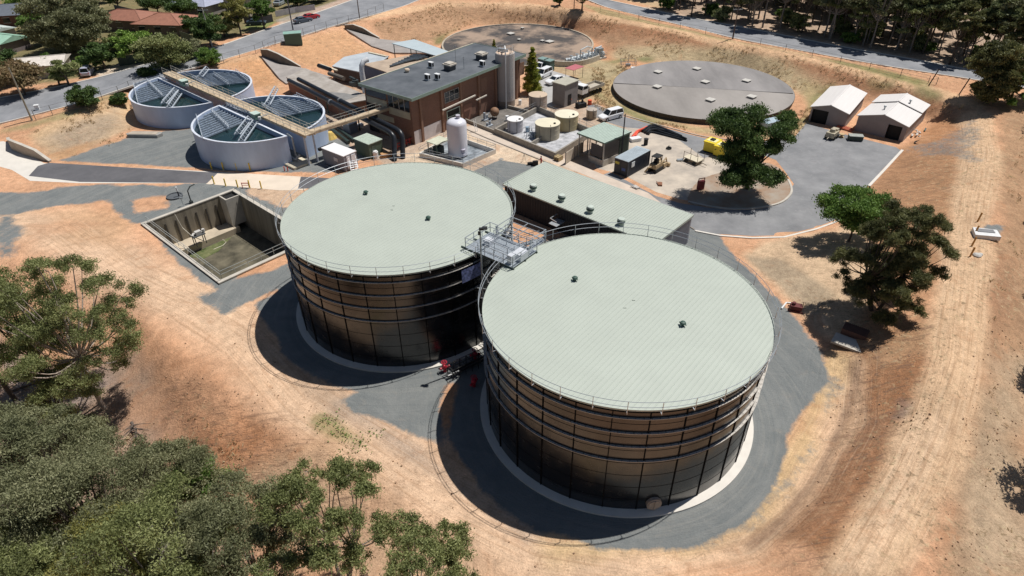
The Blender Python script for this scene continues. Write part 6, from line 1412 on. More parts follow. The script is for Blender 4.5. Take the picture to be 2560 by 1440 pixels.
s.tube([(-2.2,.1,.45),(1.8,.1,.45)],.13,7); s.build('pipe', hm, t)
t = thing('yellow_cover', 'crumpled yellow cover on the ground behind the container unit', 'cover', P(826,345), R(-30)); s = MB(); s.lathe([(.001,1.3),(.5,1.1),(.9,.5),(1.2,0)],n=9); s.build('cover', mat('yellow cover', (.60,.42,.12), .8, 0, .3, 2), t)
t = thing('timber_stack', 'orange tan timber stack by the feet of the black pipes', 'timber', P(968,392), R(25)); s = MB(); [s.box(-1.1+.03*k,1.1-.05*k,-.5,.5,.14*k,.14*k+.11) for k in range(5)]; s.build('timber', mat('orange timber', (.48,.27,.12), .85, 0, .25, 3), t)
t = thing('grey_tank_box', 'grey box tank with white lid in the shade below the link walkway', 'tank', P(878,330), R(50)); s = MB(); s.box(-.9,.9,-.9,.9,0,1.8); s.m = 1; s.box(-.95,.95,-.95,.95,1.8,1.9); s.build('box', [mat('mid grey box', (.22,.24,.27), .6), WHITE], t)
t = thing('white_platform_box', 'small white box right of the grey box tank under the link walkway', 'box', P(897,322), R(50)); s = MB(); s.box(-.9,.9,-.4,.4,.3,.8); s.box(-.8,-.6,-.3,.3,0,.3); s.box(.6,.8,-.3,.3,0,.3); s.build('box', WHITE, t)
t = thing('pipe_shadow_bars', 'two dark bars standing for the black pipe shadows on gravel under the link walkway', 'pipes', P(845,335), 0)
for o in (0, 14): s = MB(); a_, b_ = P(822+o,318-o*.3,.35), P(872+o,356-o*.3,.35); s.tube([(*a_,.35),(*b_,.35)],.3,8); s.build('pipe', mat('dark pipe shadow', (.03,.05,.045), .5), t, world=True)  # dark bars modelled in place of the shadows the black pipes cast
for k, (px, py, lab) in enumerate(((1268,302,'white pipe stub cluster left of the divider wall'),(1300,262,'small white barrel at the foot of the caged ladder'),(1318,330,'pale blue drum between the white and cream tanks'),(1345,272,'dark green drum against the tan water tank'))):
    t = thing('small_drum', lab, 'drum', P(px,py)); s = MB(); s.cyl(0,0,0,.9,.3,12); s.cyl(0,0,.9,.95,.32,12); s.build('drum', (WHITE, WHITE, mat('pale blue drum', (.25,.35,.45), .5), mat('dark green drum', (.05,.09,.06), .5))[k], t)
t = thing('roof_ladder', 'white ladder frame standing against the bund by the silo', 'ladder', P(1192,330), R(50)); s = MB(); [s.bar((x,0,0),(x,.5,2.2),.05) for x in (-.25,.25)]; [s.bar((-.25,.07+.1*k,.3*k+.3),(.25,.07+.1*k,.3*k+.3),.04) for k in range(6)]; s.build('ladder', WHITE, t)
for k, (px, py) in enumerate(((1700,402),(1672,372),(1650,462),(1590,470))):
    t = thing('spare_part', ('small grey steel part left of the stake trailer','dark coiled strap behind the drill rig','rusty plate in front of the drill rig','pale offcut lying near the channel edge')[k], 'part', P(px,py), R(40*k)); s = MB()
    (s.box(-.5,.5,-.3,.3,0,.25) if k != 1 else s.lathe([(.3,0),(.45,0),(.45,.25),(.3,.25)],n=12,close=True)); s.bar((-.5,.2,.1),(.7,.5,.2),.1); s.build('part', (GALVD, RUB, mat('rusty plate', (.25,.11,.06), .8), mat('offcut grey', (.5,.47,.44)))[k], t)
# fallen branches
# ================================================================== PEOPLE
def person(label, loc, rot, shirt, trousers, pose='stand', hair=(.03,.02,.015)):
    t = thing('person', label, 'person', loc, rot, 'workers on the site')
    J = {'pelvis':(0,0,.95),'waist':(0,0,1.1),'chest':(.02,0,1.35),'neck':(.02,0,1.50),'head':(.05,0,1.62),'top':(.05,0,1.75)}
    bend = .35 if pose == 'bend' else 0
    if bend: J.update({'waist':(.08,0,1.08),'chest':(.28,0,1.25),'neck':(.38,0,1.35),'head':(.46,0,1.42),'top':(.52,0,1.53)})
    V = []; E_ = []; Rr = []
    def add(p, r_, par=None):
        V.append(p); Rr.append(r_)
        if par is not None: E_.append((par, len(V)-1))
        return len(V)-1
    pe = add(J['pelvis'], .15); wa = add(J['waist'], .14, pe); chs = add(J['chest'], .17, wa); ne = add(J['neck'], .06, chs); he = add(J['head'], .10, ne); add(J['top'], .085, he)
    cx_, cz_ = J['chest'][0], J['chest'][2]
    for sy in (1, -1):
        hp = add((0, sy*.10, .88), .095, pe); kn = add((.05, sy*.12, .48), .065, hp); an2 = add((0, sy*.12, .09), .045, kn); add((.16, sy*.13, .04), .04, an2)
        sh2 = add((cx_, sy*.20, cz_+.06), .06, chs); el = add((cx_+.08, sy*.27, cz_-.22), .045, sh2); wr_ = add((cx_+.28, sy*.22, cz_-.38), .03, el); ha = add((cx_+.35, sy*.21, cz_-.42), .038, wr_)
        for k in range(4): add((cx_+.42, sy*(.18+.018*k), cz_-.46), .009, ha)
        add((cx_+.38, sy*.16, cz_-.42), .010, ha)
    me = bpy.data.meshes.new('body'); me.from_pydata(V, E_, []); o = bpy.data.objects.new('body', me); COL.objects.link(o); o.parent = t
    md = o.modifiers.new('skin', 'SKIN'); md.use_smooth_shade = True
    for i, v in enumerate(me.skin_vertices[0].data): v.radius = (Rr[i], Rr[i]); v.use_root = (i == 0)
    ss = o.modifiers.new('sub', 'SUBSURF'); ss.levels = 1; ss.render_levels = 1
    m = bpy.data.materials.new('worker clothing'); m.use_nodes = True; n = m.node_tree.nodes; l = m.node_tree.links; tc = n.new('ShaderNodeTexCoord'); sp = n.new('ShaderNodeSeparateXYZ'); l.new(tc.outputs['Object'], sp.inputs[0])
    rp = n.new('ShaderNodeValToRGB'); rp.color_ramp.interpolation = 'CONSTANT'; e = rp.color_ramp.elements; hs = J['neck'][2]
    e[0].position = 0; e[0].color = (.03,.025,.02,1); e[1].position = .06; e[1].color = (*trousers,1)
    a = e.new(.50); a.color = (*shirt,1); a = e.new((hs+.03)/2); a.color = (.45,.27,.18,1)
    mt = n.new('ShaderNodeMath'); mt.operation = 'MULTIPLY'; mt.inputs[1].default_value = .5; l.new(sp.outputs[2], mt.inputs[0]); l.new(mt.outputs[0], rp.inputs[0]); l.new(rp.outputs[0], n['Principled BSDF'].inputs['Base Color']); n['Principled BSDF'].inputs['Roughness'].default_value = .85
    me.materials.append(m)
    s = MB(); s.smooth = True; tp = J['top']; s.lathe([(.125,-.03),(.12,.03),(.085,.09),(.001,.11)],n=12); hh = s.build('hair', mat('dark hair', hair, .8), t); hh.location = (J['head'][0]-.015, 0, J['head'][2]+.05)
    return t
person('person in a red shirt and dark shorts on the concrete strip, near a tripod', P(1353,416), R(200), (.45,.06,.05), (.28,.05,.05))
t = thing('survey_tripod', 'pale survey tripod left of the person in the red shirt', 'tripod', P(1310,405)); s = MB(); [s.bar((.45*math.cos(R(a)),.45*math.sin(R(a)),0),(0,0,1.4),.04) for a in (90,210,330)]; s.cyl(0,0,1.4,1.6,.09,8); s.build('tripod', mat('pale tripod', (.55,.50,.42)), t)
for px, py, lab in ((1325,412,'black equipment bag left of the pair on the concrete strip'),(1338,414,'taller black equipment case beside the person in red')): 
    t = thing('equipment_bag', lab, 'bag', P(px,py), R(px*7%90)); s = MB(); s.prism([(-.45,-.2),(.45,-.2),(.5,.1),(.3,.25),(-.4,.22)],0,.4 if px < 1330 else .8); s.bar((-.3,0,.4 if px < 1330 else .8),(.3,0,.45 if px < 1330 else .9),.06); s.build('bag', DARK, t)
person('person in an orange shirt standing in the doorway of the pump house', P(1424,262), R(-60), (.75,.16,.06), (.10,.12,.16))
person('person in an orange shirt bending beside the pump house wall', P(1401,262), R(-120), (.60,.10,.06), (.05,.05,.06), 'bend')
t = thing('orange_barrel', 'orange barrel on the ground right of the tipper truck cab', 'barrel', P(1474,262)); s = MB(); s.cyl(0,0,0,.95,.38,14); s.lathe([(.40,.3),(.41,.35),(.40,.4)],n=14); s.lathe([(.40,.6),(.41,.65),(.40,.7)],n=14); s.build('barrel', ORNG, t)
t = thing('parts_crate', 'dark crate of parts under the tipper truck tray', 'crate', P(1452,268), R(30)); s = MB(); s.box(-.9,.9,-.6,.6,0,.9); s.cyl(.3,0,.9,1.5,.2,8); s.bar((-.6,-.3,.9),(-.6,.3,1.6),.12); s.build('crate', DARK, t)
# ================================================================== RETAINING WALLS
def rwall(label, base, tops, th=.35, m=None):
    "wall standing on base photo points, top rows given by heights above the base"
    t = thing('retaining_wall', label, 'retaining wall', PT(*base[0][:2])); s = MB(); pts = []
    for (px, py), hh in zip(base, tops): x, y, z = PT(px, py); pts.append((x, y, z, z+hh))
    n_ = len(pts); vs = []
    for i, (x, y, z, zt) in enumerate(pts):
        a = pts[max(i-1,0)]; b_ = pts[min(i+1,n_-1)]; dx, dy = b_[0]-a[0], b_[1]-a[1]; L = math.hypot(dx, dy); nx_, ny_ = -dy/L*th, dx/L*th
        vs += [(x,y,z-1.),(x,y,zt),(x+nx_,y+ny_,zt),(x+nx_,y+ny_,z-1.)]
    fs = [(i*4+k,(i+1)*4+k,(i+1)*4+(k+1)%4,i*4+(k+1)%4) for i in range(n_-1) for k in range(4)]+[(0,1,2,3),tuple((n_-1)*4+k for k in range(4))]
    s.add(vs, fs); s.build('wall', m or mat('brown retaining concrete', (.19,.155,.12), .9, 0, .25, .6), t, world=True)
    s = MB(); vs = []
    for i, (x, y, z, zt) in enumerate(pts):
        a = pts[max(i-1,0)]; b_ = pts[min(i+1,n_-1)]; dx, dy = b_[0]-a[0], b_[1]-a[1]; L = math.hypot(dx, dy); nx_, ny_ = -dy/L, dx/L
        vs += [(x-nx_*.08,y-ny_*.08,zt+.003),(x-nx_*.08,y-ny_*.08,zt+.1),(x+nx_*(th+.08),y+ny_*(th+.08),zt+.1),(x+nx_*(th+.08),y+ny_*(th+.08),zt+.003)]
    s.add(vs, fs); s.build('coping', CONC, t, world=True); return t
rwall('brown retaining wall beside the channel below the green street cabinet', [(655,143),(675,153),(700,161),(730,167),(752,170)], [1.6,2.4,2.2,1.2,.25])
rwall('brown retaining wall at the right hand channel near the street corner', [(862,72),(885,82),(910,89),(930,94),(948,97)], [.8,1.9,1.7,.9,.2])
rwall('pale retaining wall at the plant entrance on the left edge', [(20,352),(30,375),(60,388),(95,398),(124,406)], [.5,1.8,1.9,1.5,.2], .35, mat('pale peach wall', (.42,.33,.25), .85, 0, .15, .8))
def slabT(name, pts, m, label):
    w_ = [PT(a, b_) for a, b_ in pts]; s = MB(); n_ = len(w_)
    cxm = sum(p[0] for p in w_)/n_; cym = sum(p[1] for p in w_)/n_
    s.add([(x, y, z+.30) for x, y, z in w_]+[(x, y, z-.6) for x, y, z in w_], [tuple(range(n_))]+[(i,(i+1)%n_,(i+1)%n_+n_,i+n_) for i in range(n_)])
    o = s.build(name, m); tag(o, label, 'path', kind='structure')
CHM = mat('grey channel concrete', (.33,.30,.28), .9, 0, .18, .5, .1, 8)
slabT('channel', [(652,142),(700,163),(752,172),(830,196),(716,212),(700,200)], CHM, 'grey sloping concrete channel running down from the street cabinet')
slabT('channel', [(866,76),(948,100),(1000,106),(1090,135),(985,135),(930,118)], CHM, 'grey sloping concrete channel near the street corner')
# street cabinet on the bank
p = PT(735,108); t = thing('street_cabinet', 'large teal green cabinet on the bank edge beside the street', 'cabinet', p, R(15)); s = MB(); s.box(-1.9,1.9,-1.1,1.1,-.2,2.3); s.build('case', mat('teal green cabinet', (.075,.15,.125), .5, 0, .08, 1), t); s = MB(); s.box(-2.,2.,-1.2,1.2,2.3,2.42); s.build('lid', mat('pale teal lid top', (.26,.42,.36), .5), t)
# wire fence along the street bank
def fence(name, label, pts, hh, step, m, rails=(1.,), skip=None, mesh=False):
    t = thing(name, label, 'fence', pts[0]); P0 = []
    for a, b_ in zip(pts[:-1], pts[1:]):
        L = dist(a, b_); k = max(1, round(L/step))
        for i in range(k): P0.append(lerp(a, b_, i/k))
    P0.append(pts[-1]); s = MB(); s.bar((0,0,-.2),(0,0,hh),.07); o0 = s.build('post', m, t)
    for i, q in enumerate(P0[:100]):
        o = o0 if i == 0 else o0.copy()
        if i: COL.objects.link(o)
        o.location = (q[0]-pts[0][0], q[1]-pts[0][1], q[2]-pts[0][2])
    s = MB()
    for a, b_ in zip(pts[:-1], pts[1:]):
        for r_ in rails: s.bar((a[0],a[1],a[2]+hh*r_),(b_[0],b_[1],b_[2]+hh*r_),.03)
    s.build('rails', m, t, world=True); return t
FM = mat('grey fence steel', (.16,.16,.15), .6, .3)
fence('chain_fence', 'thin grey chain fence along the bank below the street', [PT(a,b_) for a,b_ in [(90,300),(215,268),(300,240),(380,215),(480,178),(560,158),(640,135),(660,125),(690,112),(760,92),(845,66),(900,52),(960,28)]], 1.9, 3.2, FM, (1.,.5,.05))
fence('guard_rail', 'grey tube guard rail above the channel wall', [PT(a,b_) for a,b_ in [(655,132),(672,120),(705,112)]], 1.1, 1.5, GALV, (1.,.5))
fence('wire_fence', 'thin wire fence between the track and the road at upper right', [PT(a,b_) for a,b_ in [(1500,32),(1700,72),(1900,113),(2100,157),(2250,192),(2320,208),(2340,212)]], 1.4, 6., FM, (1.,.6,.2))
s0 = [PT(2202+120,215), PT(2400,232)]
for px, py, lab in ((2322,212,'leaning dark gate post at left of a pair near the road'),(2397,236,'leaning dark gate post at right of a pair near the road')):
    x, y, z = PT(px, py); t = thing('gate_post', lab, 'post', (x,y,z)); s = MB(); s.bar((0,0,-.2),(1.,.2,2.9),.14); s.build('post', mat('dark timber post', (.06,.05,.045), .9), t)
# utility poles
def pole(px, py, top, label, col, arm=True, r_=.17):
    x, y, z = PT(px, py); hh = hz(x, y, top, z)-z; t = thing('utility_pole', label, 'utility pole', (x,y,z)); s = MB(); s.cyl(0,0,-.3,hh,r_,10,r_*.65); s.build('pole', mat('pole timber %.2f' % col[0], col, .85, 0, .2, 2), t)
    if arm: s = MB(); s.bar((-1.1,0,hh-.5),(1.1,.2,hh-.5),.12); s.bar((-.8,0,hh-4.8),(.8,.1,hh-4.8),.08); [s.cyl(k*.5,.02*k,hh-.44,hh-.2,.06,6) for k in (-2,-1,1,2)]; s.build('crossarm', GALVD, t)
    return t
pole(80,300,170,'leaning pale timber utility pole at the left edge of the street',(.28,.27,.22),False)
pole(531,118,20,'pale utility pole with crossarms beside the round street bush',(.50,.47,.43))
pole(733,76,-40,'dark utility pole rising past the top edge near the street',(.13,.12,.13))
pole(899,45,-35,'dark utility pole near the street corner at top',(.16,.13,.11),False,.14)
pole(1832,97,18,'dark utility pole on the verge of the upper right road',(.12,.09,.08),True,.16)
pole(1435,22,-30,'slim dark pole beside the small tree at top centre',(.12,.10,.09),False,.12)
# ================================================================== HOUSES
def house(px, py, L, W_, rot, label, rc, wc, z1=2.7, zr=1.6, hip=True, name='house'):
    x, y, z = PT(px, py); t = thing(name, label, 'house', (x, y, z), R(rot), 'houses beyond the street'); o = .5; a, b_ = L/2, W_/2; k = b_ if hip else 0
    s = MB(); s.box(-a,a,-b_,b_,-.3,z1); wl = s.build('wall', mat('house wall %.2f %.2f' % wc[:2], wc, .8, 0, .15, .6), t)
    s = MB(); a2, b2 = a+o, b_+o; r0, r1 = -a2+k*1.0+(o if hip else 0), a2-k-(o if hip else 0)
    s.add([(-a2,-b2,z1),(a2,-b2,z1),(a2,b2,z1),(-a2,b2,z1),(r0,0,z1+zr),(r1,0,z1+zr)], [(0,1,5,4),(1,2,5),(2,3,4,5),(3,0,4),(0,3,2,1)])
    ro = s.build('roof', mat('house roof %.2f %.2f' % rc[:2], rc, .7, 0, .16, 1.2, .1, 10), t); s = MB(); s.bar((r0,0,z1+zr+.02),(r1,0,z1+zr+.02),.25,.08)
    if hip: [s.bar((rr,0,z1+zr+.02),(c[0],c[1],z1+.03),.2,.06) for rr, c in ((r0,(-a2,-b2)),(r0,(-a2,b2)),(r1,(a2,-b2)),(r1,(a2,b2)))]
    s.build('ridge_caps', mat('ridge cap %.2f %.2f' % rc[:2], tuple(c*.85 for c in rc), .7), ro)
    for i in range(3):
        xx = -a+L*(i+.5)/3; s = MB(); s.box(xx-.8,xx+.8,-b_-.03,-b_-.002,.9,2.1); s.build('window', GLASS, wl)
        s = MB(); s.box(xx-.9,xx+.9,-b_-.06,-b_-.031,.82,.9); s.box(xx-.9,xx+.9,-b_-.06,-b_-.031,2.1,2.18); s.build('frame', mat('white window trim', (.6,.6,.58)), wl.children[-1])
    return t
house(330,68,13,8,-12,'brick house under the left end of the terracotta tiled roofs',(.30,.13,.085),(.13,.10,.08)); house(425,78,12,9,-8,'house with broad terracotta hipped roof beside the tall street trees',(.32,.14,.09),(.14,.11,.09))
house(45,52,17,12,12,'dark blue grey roofed house at the top left corner',(.12,.135,.16),(.15,.07,.05)); house(8,125,10,7,-20,'small mint green roofed house at the left edge',(.32,.52,.40),(.20,.17,.17),2.6,1.2,False)
house(108,185,10,7,18,'house with pale cream roof among the street trees',(.66,.60,.54),(.50,.46,.42),2.6,1.0,False); house(-10,98,8,6,-25,'little pale roofed shed at the far left edge',(.50,.55,.52),(.3,.28,.26),2.4,.8,False)
house(505,30,12,8,-25,'lavender grey roofed house near the top edge',(.34,.36,.46),(.30,.28,.28)); house(625,30,9,8,-30,'tall cream gabled house behind the parked cars',(.50,.48,.42),(.40,.36,.30),4.5,1.6,False)
house(425,5,10,7,0,'bright white roofed house at the top edge',(.74,.74,.72),(.4,.38,.36),2.7,1.0,False); house(690,-12,12,8,8,'grey roofed house with carport at the top edge',(.20,.20,.22),(.3,.28,.26)); house(870,-28,16,8,14,'pale garage block with dark doors at the top edge',(.45,.43,.42),(.5,.47,.44),3.,.8,False)
house(195,-10,16,10,0,'dark roofed house hidden behind the biggest street tree',(.16,.14,.14),(.15,.11,.09)); house(560,-40,14,8,-10,'brown roofed house beyond the top edge',(.22,.13,.10),(.3,.25,.2))
def bfence(px, label, hh, m): t = fence('board_fence', label, [PT(*a) for a in px], hh, 2.4, m); s = MB(); pts = [PT(*a) for a in px]; [s.bar((a[0],a[1],a[2]+hh/2),(b_[0],b_[1],b_[2]+hh/2),.05,hh) for a, b_ in zip(pts[:-1],pts[1:])]; s.build('boards', m, t, world=True)
bfence([(300,165),(340,160),(415,150),(465,135)],'dark green board fence behind the street footpath',2.0,mat('dark green boards', (.05,.07,.05), .7))
bfence([(455,100),(490,112),(493,125)],'olive sheet fence at the corner garden',2.0,mat('olive sheet', (.12,.14,.09), .7)); bfence([(290,30),(340,42),(375,38)],'dark grey back garden fence',1.9,mat('dark grey sheet fence', (.10,.11,.13), .7))
bfence([(690,42),(740,32),(788,25)],'white grey front fence behind the red car',1.4,mat('white grey fence', (.5,.48,.5), .7)); bfence([(612,58),(650,62),(683,54)],'long dark driveway gate under the cream house',1.8,mat('dark gate', (.04,.04,.05), .6))
# street vehicles
x, y, z = PT(778,48); t = vehicle('red_car', 'red car parked on the verge of the street at top', 'car', (x,y,z), ang(PT(755,52),PT(795,42)), (.42,.03,.035), 'sedan'); x, y, z = PT(758,56); vehicle('grey_car', 'dark silver car parked just behind the red car', 'car', (x,y,z), ang(PT(735,60),PT(780,50)), (.10,.12,.15), 'sedan')
x, y, z = PT(222,185); vehicle('driveway_car', 'pale lilac grey car with dark windows in the driveway on the left', 'car', (x,y,z), R(105), (.45,.46,.55), 'wagon'); x, y, z = PT(642,62); vehicle('shaded_car', 'dark car half hidden in tree shade before the driveway gate', 'car', (x,y,z), R(10), (.05,.07,.09), 'sedan')
x, y, z = PT(700,12); vehicle('carport_car', 'pale car under the carport at the top edge', 'car', (x,y,z), R(80), (.3,.34,.36), 'sedan'); x, y, z = PT(2530,192); vehicle('silver_car', 'silver car glimpsed through the trees at the right edge', 'car', (x,y,z), R(-20), (.6,.62,.64), 'sedan')
x, y, z = PT(95,275); t = thing('white_pillar_box', 'small white utility box beside the leaning pole', 'box', (x,y,z), R(20)); s = MB(); s.box(-.35,.35,-.3,.3,0,.9); s.box(-.4,.4,-.35,.35,.9,.98); s.build('box', WHITE, t)
# ================================================================== TREES
def leafmat(name, ca, cb, cc, trans=.32):
    m = bpy.data.materials.new(name); m.use_nodes = True; n = m.node_tree.nodes; l = m.node_tree.links; b = n['Principled BSDF']
    b.inputs['Roughness'].default_value = .6; b.inputs['Specular IOR Level'].default_value = .35
    a = n.new('ShaderNodeAttribute'); a.attribute_name = 'tint'; rp = n.new('ShaderNodeValToRGB'); e = rp.color_ramp.elements
    e[0].color = (*ca,1); e[1].color = (*cc,1); q = e.new(.5); q.color = (*cb,1); l.new(a.outputs['Fac'], rp.inputs[0]); l.new(rp.outputs[0], b.inputs['Base Color'])
    t = n.new('ShaderNodeBsdfTranslucent'); l.new(rp.outputs[0], t.inputs[0]); mx = n.new('ShaderNodeMixShader'); mx.inputs[0].default_value = trans
    l.new(b.outputs[0], mx.inputs[1]); l.new(t.outputs[0], mx.inputs[2]); l.new(mx.outputs[0], n['Material Output'].inputs[0]); return m
LM = {'gum': leafmat('olive gum leaves', (0.128,0.145,0.052), (0.233,0.261,0.099), (0.384,0.407,0.175)), 'grey': leafmat('grey green gum leaves', (0.130,0.140,0.070), (0.230,0.240,0.125), (0.390,0.385,0.220)),
 'green': leafmat('mid green leaves', (0.069,0.125,0.027), (0.138,0.237,0.050), (0.250,0.375,0.094)), 'dark': leafmat('dark casuarina leaves', (0.064,0.071,0.029), (0.137,0.144,0.055), (0.245,0.245,0.101)),
 'yell': leafmat('yellow olive leaves', (0.161,0.161,0.046), (0.287,0.276,0.081), (0.437,0.403,0.138)), 'gold': leafmat('golden conifer leaves', (0.125,0.163,0.025), (0.275,0.312,0.044), (0.562,0.500,0.088)),
 'brown': leafmat('rusty leaves', (0.138,0.125,0.056), (0.250,0.194,0.094), (0.375,0.263,0.150)), 'deep': leafmat('deep green leaves', (0.044,0.081,0.025), (0.094,0.156,0.044), (0.175,0.250,0.075)), 'lime': leafmat('lime forest leaves', (0.112,0.188,0.037), (0.225,0.350,0.069), (0.375,0.525,0.125)),
 'forest': leafmat('dusty forest leaves', (0.117,0.140,0.062), (0.219,0.250,0.110), (0.375,0.406,0.188))}
BK = {'pale': mat('pale gum bark', (.42,.35,.29), .85, 0, .3, 2), 'dark': mat('dark bark', (.09,.07,.055), .9, 0, .3, 3), 'grey': mat('grey bark', (.22,.19,.165), .9, 0, .3, 3)}
def quads(name, cen, ax_, up_, L, W_, tint, m, parent):
    N = len(cen); a = ax_*L[:,None]/2; b_ = up_*W_[:,None]/2
    v = np.stack([cen-a-b_*.35, cen-a*.1-b_, cen+a-b_*.1, cen+a*.1+b_], 1).reshape(-1, 3)
    me = bpy.data.meshes.new(name); me.vertices.add(4*N); me.vertices.foreach_set('co', v.reshape(-1).astype(np.float32))
    me.loops.add(4*N); me.loops.foreach_set('vertex_index', np.arange(4*N, dtype=np.int32)); me.polygons.add(N)
    me.polygons.foreach_set('loop_start', np.arange(N, dtype=np.int32)*4); me.polygons.foreach_set('loop_total', np.full(N, 4, dtype=np.int32)); me.update(calc_edges=True)
    at = me.attributes.new('tint', 'FLOAT', 'POINT'); at.data.foreach_set('value', np.repeat(tint, 4).astype(np.float32))
    me.materials.append(m); o = bpy.data.objects.new(name, me); COL.objects.link(o); o.parent = parent; return o
def unit(v): return v/np.maximum(1e-6, np.linalg.norm(v, axis=-1, keepdims=True))
def make_tree(label, loc, H, Rc, leaf='gum', bark='pale', seed=1, clumps=14, cr=.34, fork=.35, leafL=.28, leafW=.10, nleaf=20000, droop=.6, base=.42, lean=(0,0), name='gum_tree', cat='tree', group=None, flat=.55, stems=1, cl=None, trunk=.25, sub=9, gap=1., full=False):
    g = np.random.default_rng(seed); t = thing(name, label, cat, loc, 0, group); C0 = np.array([lean[0], lean[1], 0.])
    if cl is None and full:
        cl = []; zc = H*(.5+base*.5); rz = H*(.5-base*.5)
        for i in range(clumps):
            w_ = 1-2*(i+.5)/clumps; ph = i*2.39996+g.uniform(-.3,.3); q_ = math.sqrt(1-w_*w_); s_ = cr*Rc*g.uniform(.75,1.2); f = 1-cr*.75*g.uniform(.8,1.2) if i % 5 else g.uniform(.2,.5)
            cl.append((Rc*q_*f*math.cos(ph), Rc*q_*f*math.sin(ph), max(s_*.5, zc+rz*w_*f), s_, s_*.75))
    if cl is None:
        cl = []
        for i in range(clumps):
            ph = i*2.39996+g.uniform(-.4,.4); f = math.sqrt((i+.6)/clumps); r_ = Rc*(1-cr*.6)*f*g.uniform(.8,1.08)
            top = H*(1-cr*Rc/H*.55); lo = H*base+cr*Rc*.4
            z = top-(top-lo)*(f**2.2)*g.uniform(.5,1.15) if g.random() > .25 else g.uniform(lo, top)
            s_ = cr*Rc*g.uniform(.75,1.25); cl.append((r_*math.cos(ph), r_*math.sin(ph), z, s_, s_*flat*g.uniform(.8,1.3)))
    if leafL < .23: nleaf = int(nleaf*1.35)
    s = MB(); s.smooth = True; fk = []
    for k in range(stems):
        a = g.uniform(0, 6.28); off = .25*Rc*(k > 0 or stems > 1); fx_ = C0*.4+np.array([math.cos(a)*off, math.sin(a)*off, H*fork*g.uniform(.85,1.15)])
        b0 = np.array([.25*math.cos(a)*(stems > 1), .25*math.sin(a)*(stems > 1), -.4]); mid = (b0+fx_)/2+np.array([g.uniform(-.2,.2),g.uniform(-.2,.2),0])
        s.tube(smooth([tuple(b0), tuple(mid), tuple(fx_)], 4), trunk, 8, trunk*.62); fk.append(fx_)
    cen = []; tin = []; tot = sum(c[3]**2 for c in cl); per = []
    for c in cl:
        cc = np.array(c[:3])+C0*(c[2]/H); f0 = min(fk, key=lambda q: np.linalg.norm(q[:2]-cc[:2])); m1 = f0*.45+cc*.55+np.array([g.uniform(-.3,.3), g.uniform(-.3,.3), -.08*H*g.uniform(.2,1)])
        e_ = cc-np.array([0,0,c[4]*.3]); s.tube(smooth([tuple(f0), tuple(m1), tuple(e_)], 4), trunk*.42, 6, trunk*.12)
        n_ = int(nleaf*c[3]**2/tot); m_ = max(3, int(sub*g.uniform(.8,1.2))); d = unit(g.normal(size=(m_,3))); d[:,2] = np.abs(d[:,2])*.9-.25
        rr = g.uniform(.45,1.0,size=(m_,1)); sc2 = cc+d*rr*np.array([c[3],c[3],c[4]])
        for q in sc2[:max(2, m_//2)]: s.tube([tuple(e_), tuple((e_+q)/2+np.array([0,0,.1])), tuple(q)], trunk*.12, 4, trunk*.04)
        ci = g.integers(0, m_, n_); sig = c[3]*.26*gap; P_ = sc2[ci]+g.normal(size=(n_,3))*np.array([sig, sig, sig*.62])
        ct = g.uniform(-.26,.24); st_ = g.uniform(-.2,.2,size=m_); cen.append(P_); tin.append(.5+ct+st_[ci]+g.normal(0,.14,n_))
    cen = np.concatenate(cen); tin = np.clip(np.concatenate(tin), 0, 1); N = len(cen)
    a = unit(g.normal(size=(N,3))*(1-droop*.6)+np.array([0,0,-droop])); b_ = unit(np.cross(a, g.normal(size=(N,3)))); L = leafL*g.uniform(.6,1.35,N); W_ = leafW*g.uniform(.7,1.3,N)
    s.build('trunk', BK[bark], t); quads('crown', cen, a, b_, L, W_, tin, LM[leaf], t); return t
def tpx(px, py, top, R_, label, **k):
    x, y, z = PT(px, py); H = hz(x, y, top, z)-z; return make_tree(label, (x, y, z), H, R_, **k)
FG = dict(leafL=.22, leafW=.075)
tpx(262,1022,645,6.6,'open crowned gum tree with pale leaning trunk at the left, above the fallen branches',seed=11,clumps=46,cr=.24,nleaf=62000,base=.16,full=True,lean=(-.1,.3),trunk=.26,sub=9,gap=.72,leaf='gum',**FG)
tpx(40,1000,655,5.8,'dense gum tree cut off by the left edge, above the fallen branches',seed=12,clumps=26,cr=.30,nleaf=46000,base=.12,gap=.725,leaf='green',bark='dark',**FG)
tpx(140,985,720,4.0,'mid green bushy tree between the two left edge gum trees',seed=31,clumps=18,cr=.32,nleaf=22000,base=.2,leaf='gum',bark='dark',**FG)
tpx(185,1085,945,2.4,'low olive shrub under the open crowned gum',seed=13,clumps=9,cr=.45,nleaf=9000,base=.1,leaf='gum',bark='dark',name='shrub',cat='shrub',**FG)
tpx(215,1400,1068,7.4,'largest grey green gum with dark branching limbs at lower left',seed=14,clumps=44,cr=.20,nleaf=60000,base=.5,gap=.72,leaf='grey',bark='dark',trunk=.34,sub=10,**FG)
tpx(465,1315,1128,4.6,'rounded dark green gum with short pale trunk right of the largest grey one',seed=15,clumps=28,cr=.27,nleaf=42000,base=.25,gap=.725,leaf='grey',bark='pale',**FG)
tpx(530,1300,1160,2.3,'small bright green bushy tree against the rounded dark gum',seed=35,clumps=9,cr=.45,nleaf=11000,base=.3,leaf='green',bark='pale',**FG)
tpx(865,1480,1190,5.4,'sparse tall gum with thin visible stems at the bottom centre',seed=16,clumps=32,cr=.20,nleaf=32000,base=.38,leaf='gum',bark='grey',trunk=.16,stems=3,sub=8,gap=.72,**FG)
tpx(1085,1560,1352,4.3,'lower gum crown at the bottom edge right of the sparse tall gum',seed=17,clumps=24,cr=.23,nleaf=24000,gap=.725,base=.4,leaf='gum',bark='grey',trunk=.15,stems=2,**FG)
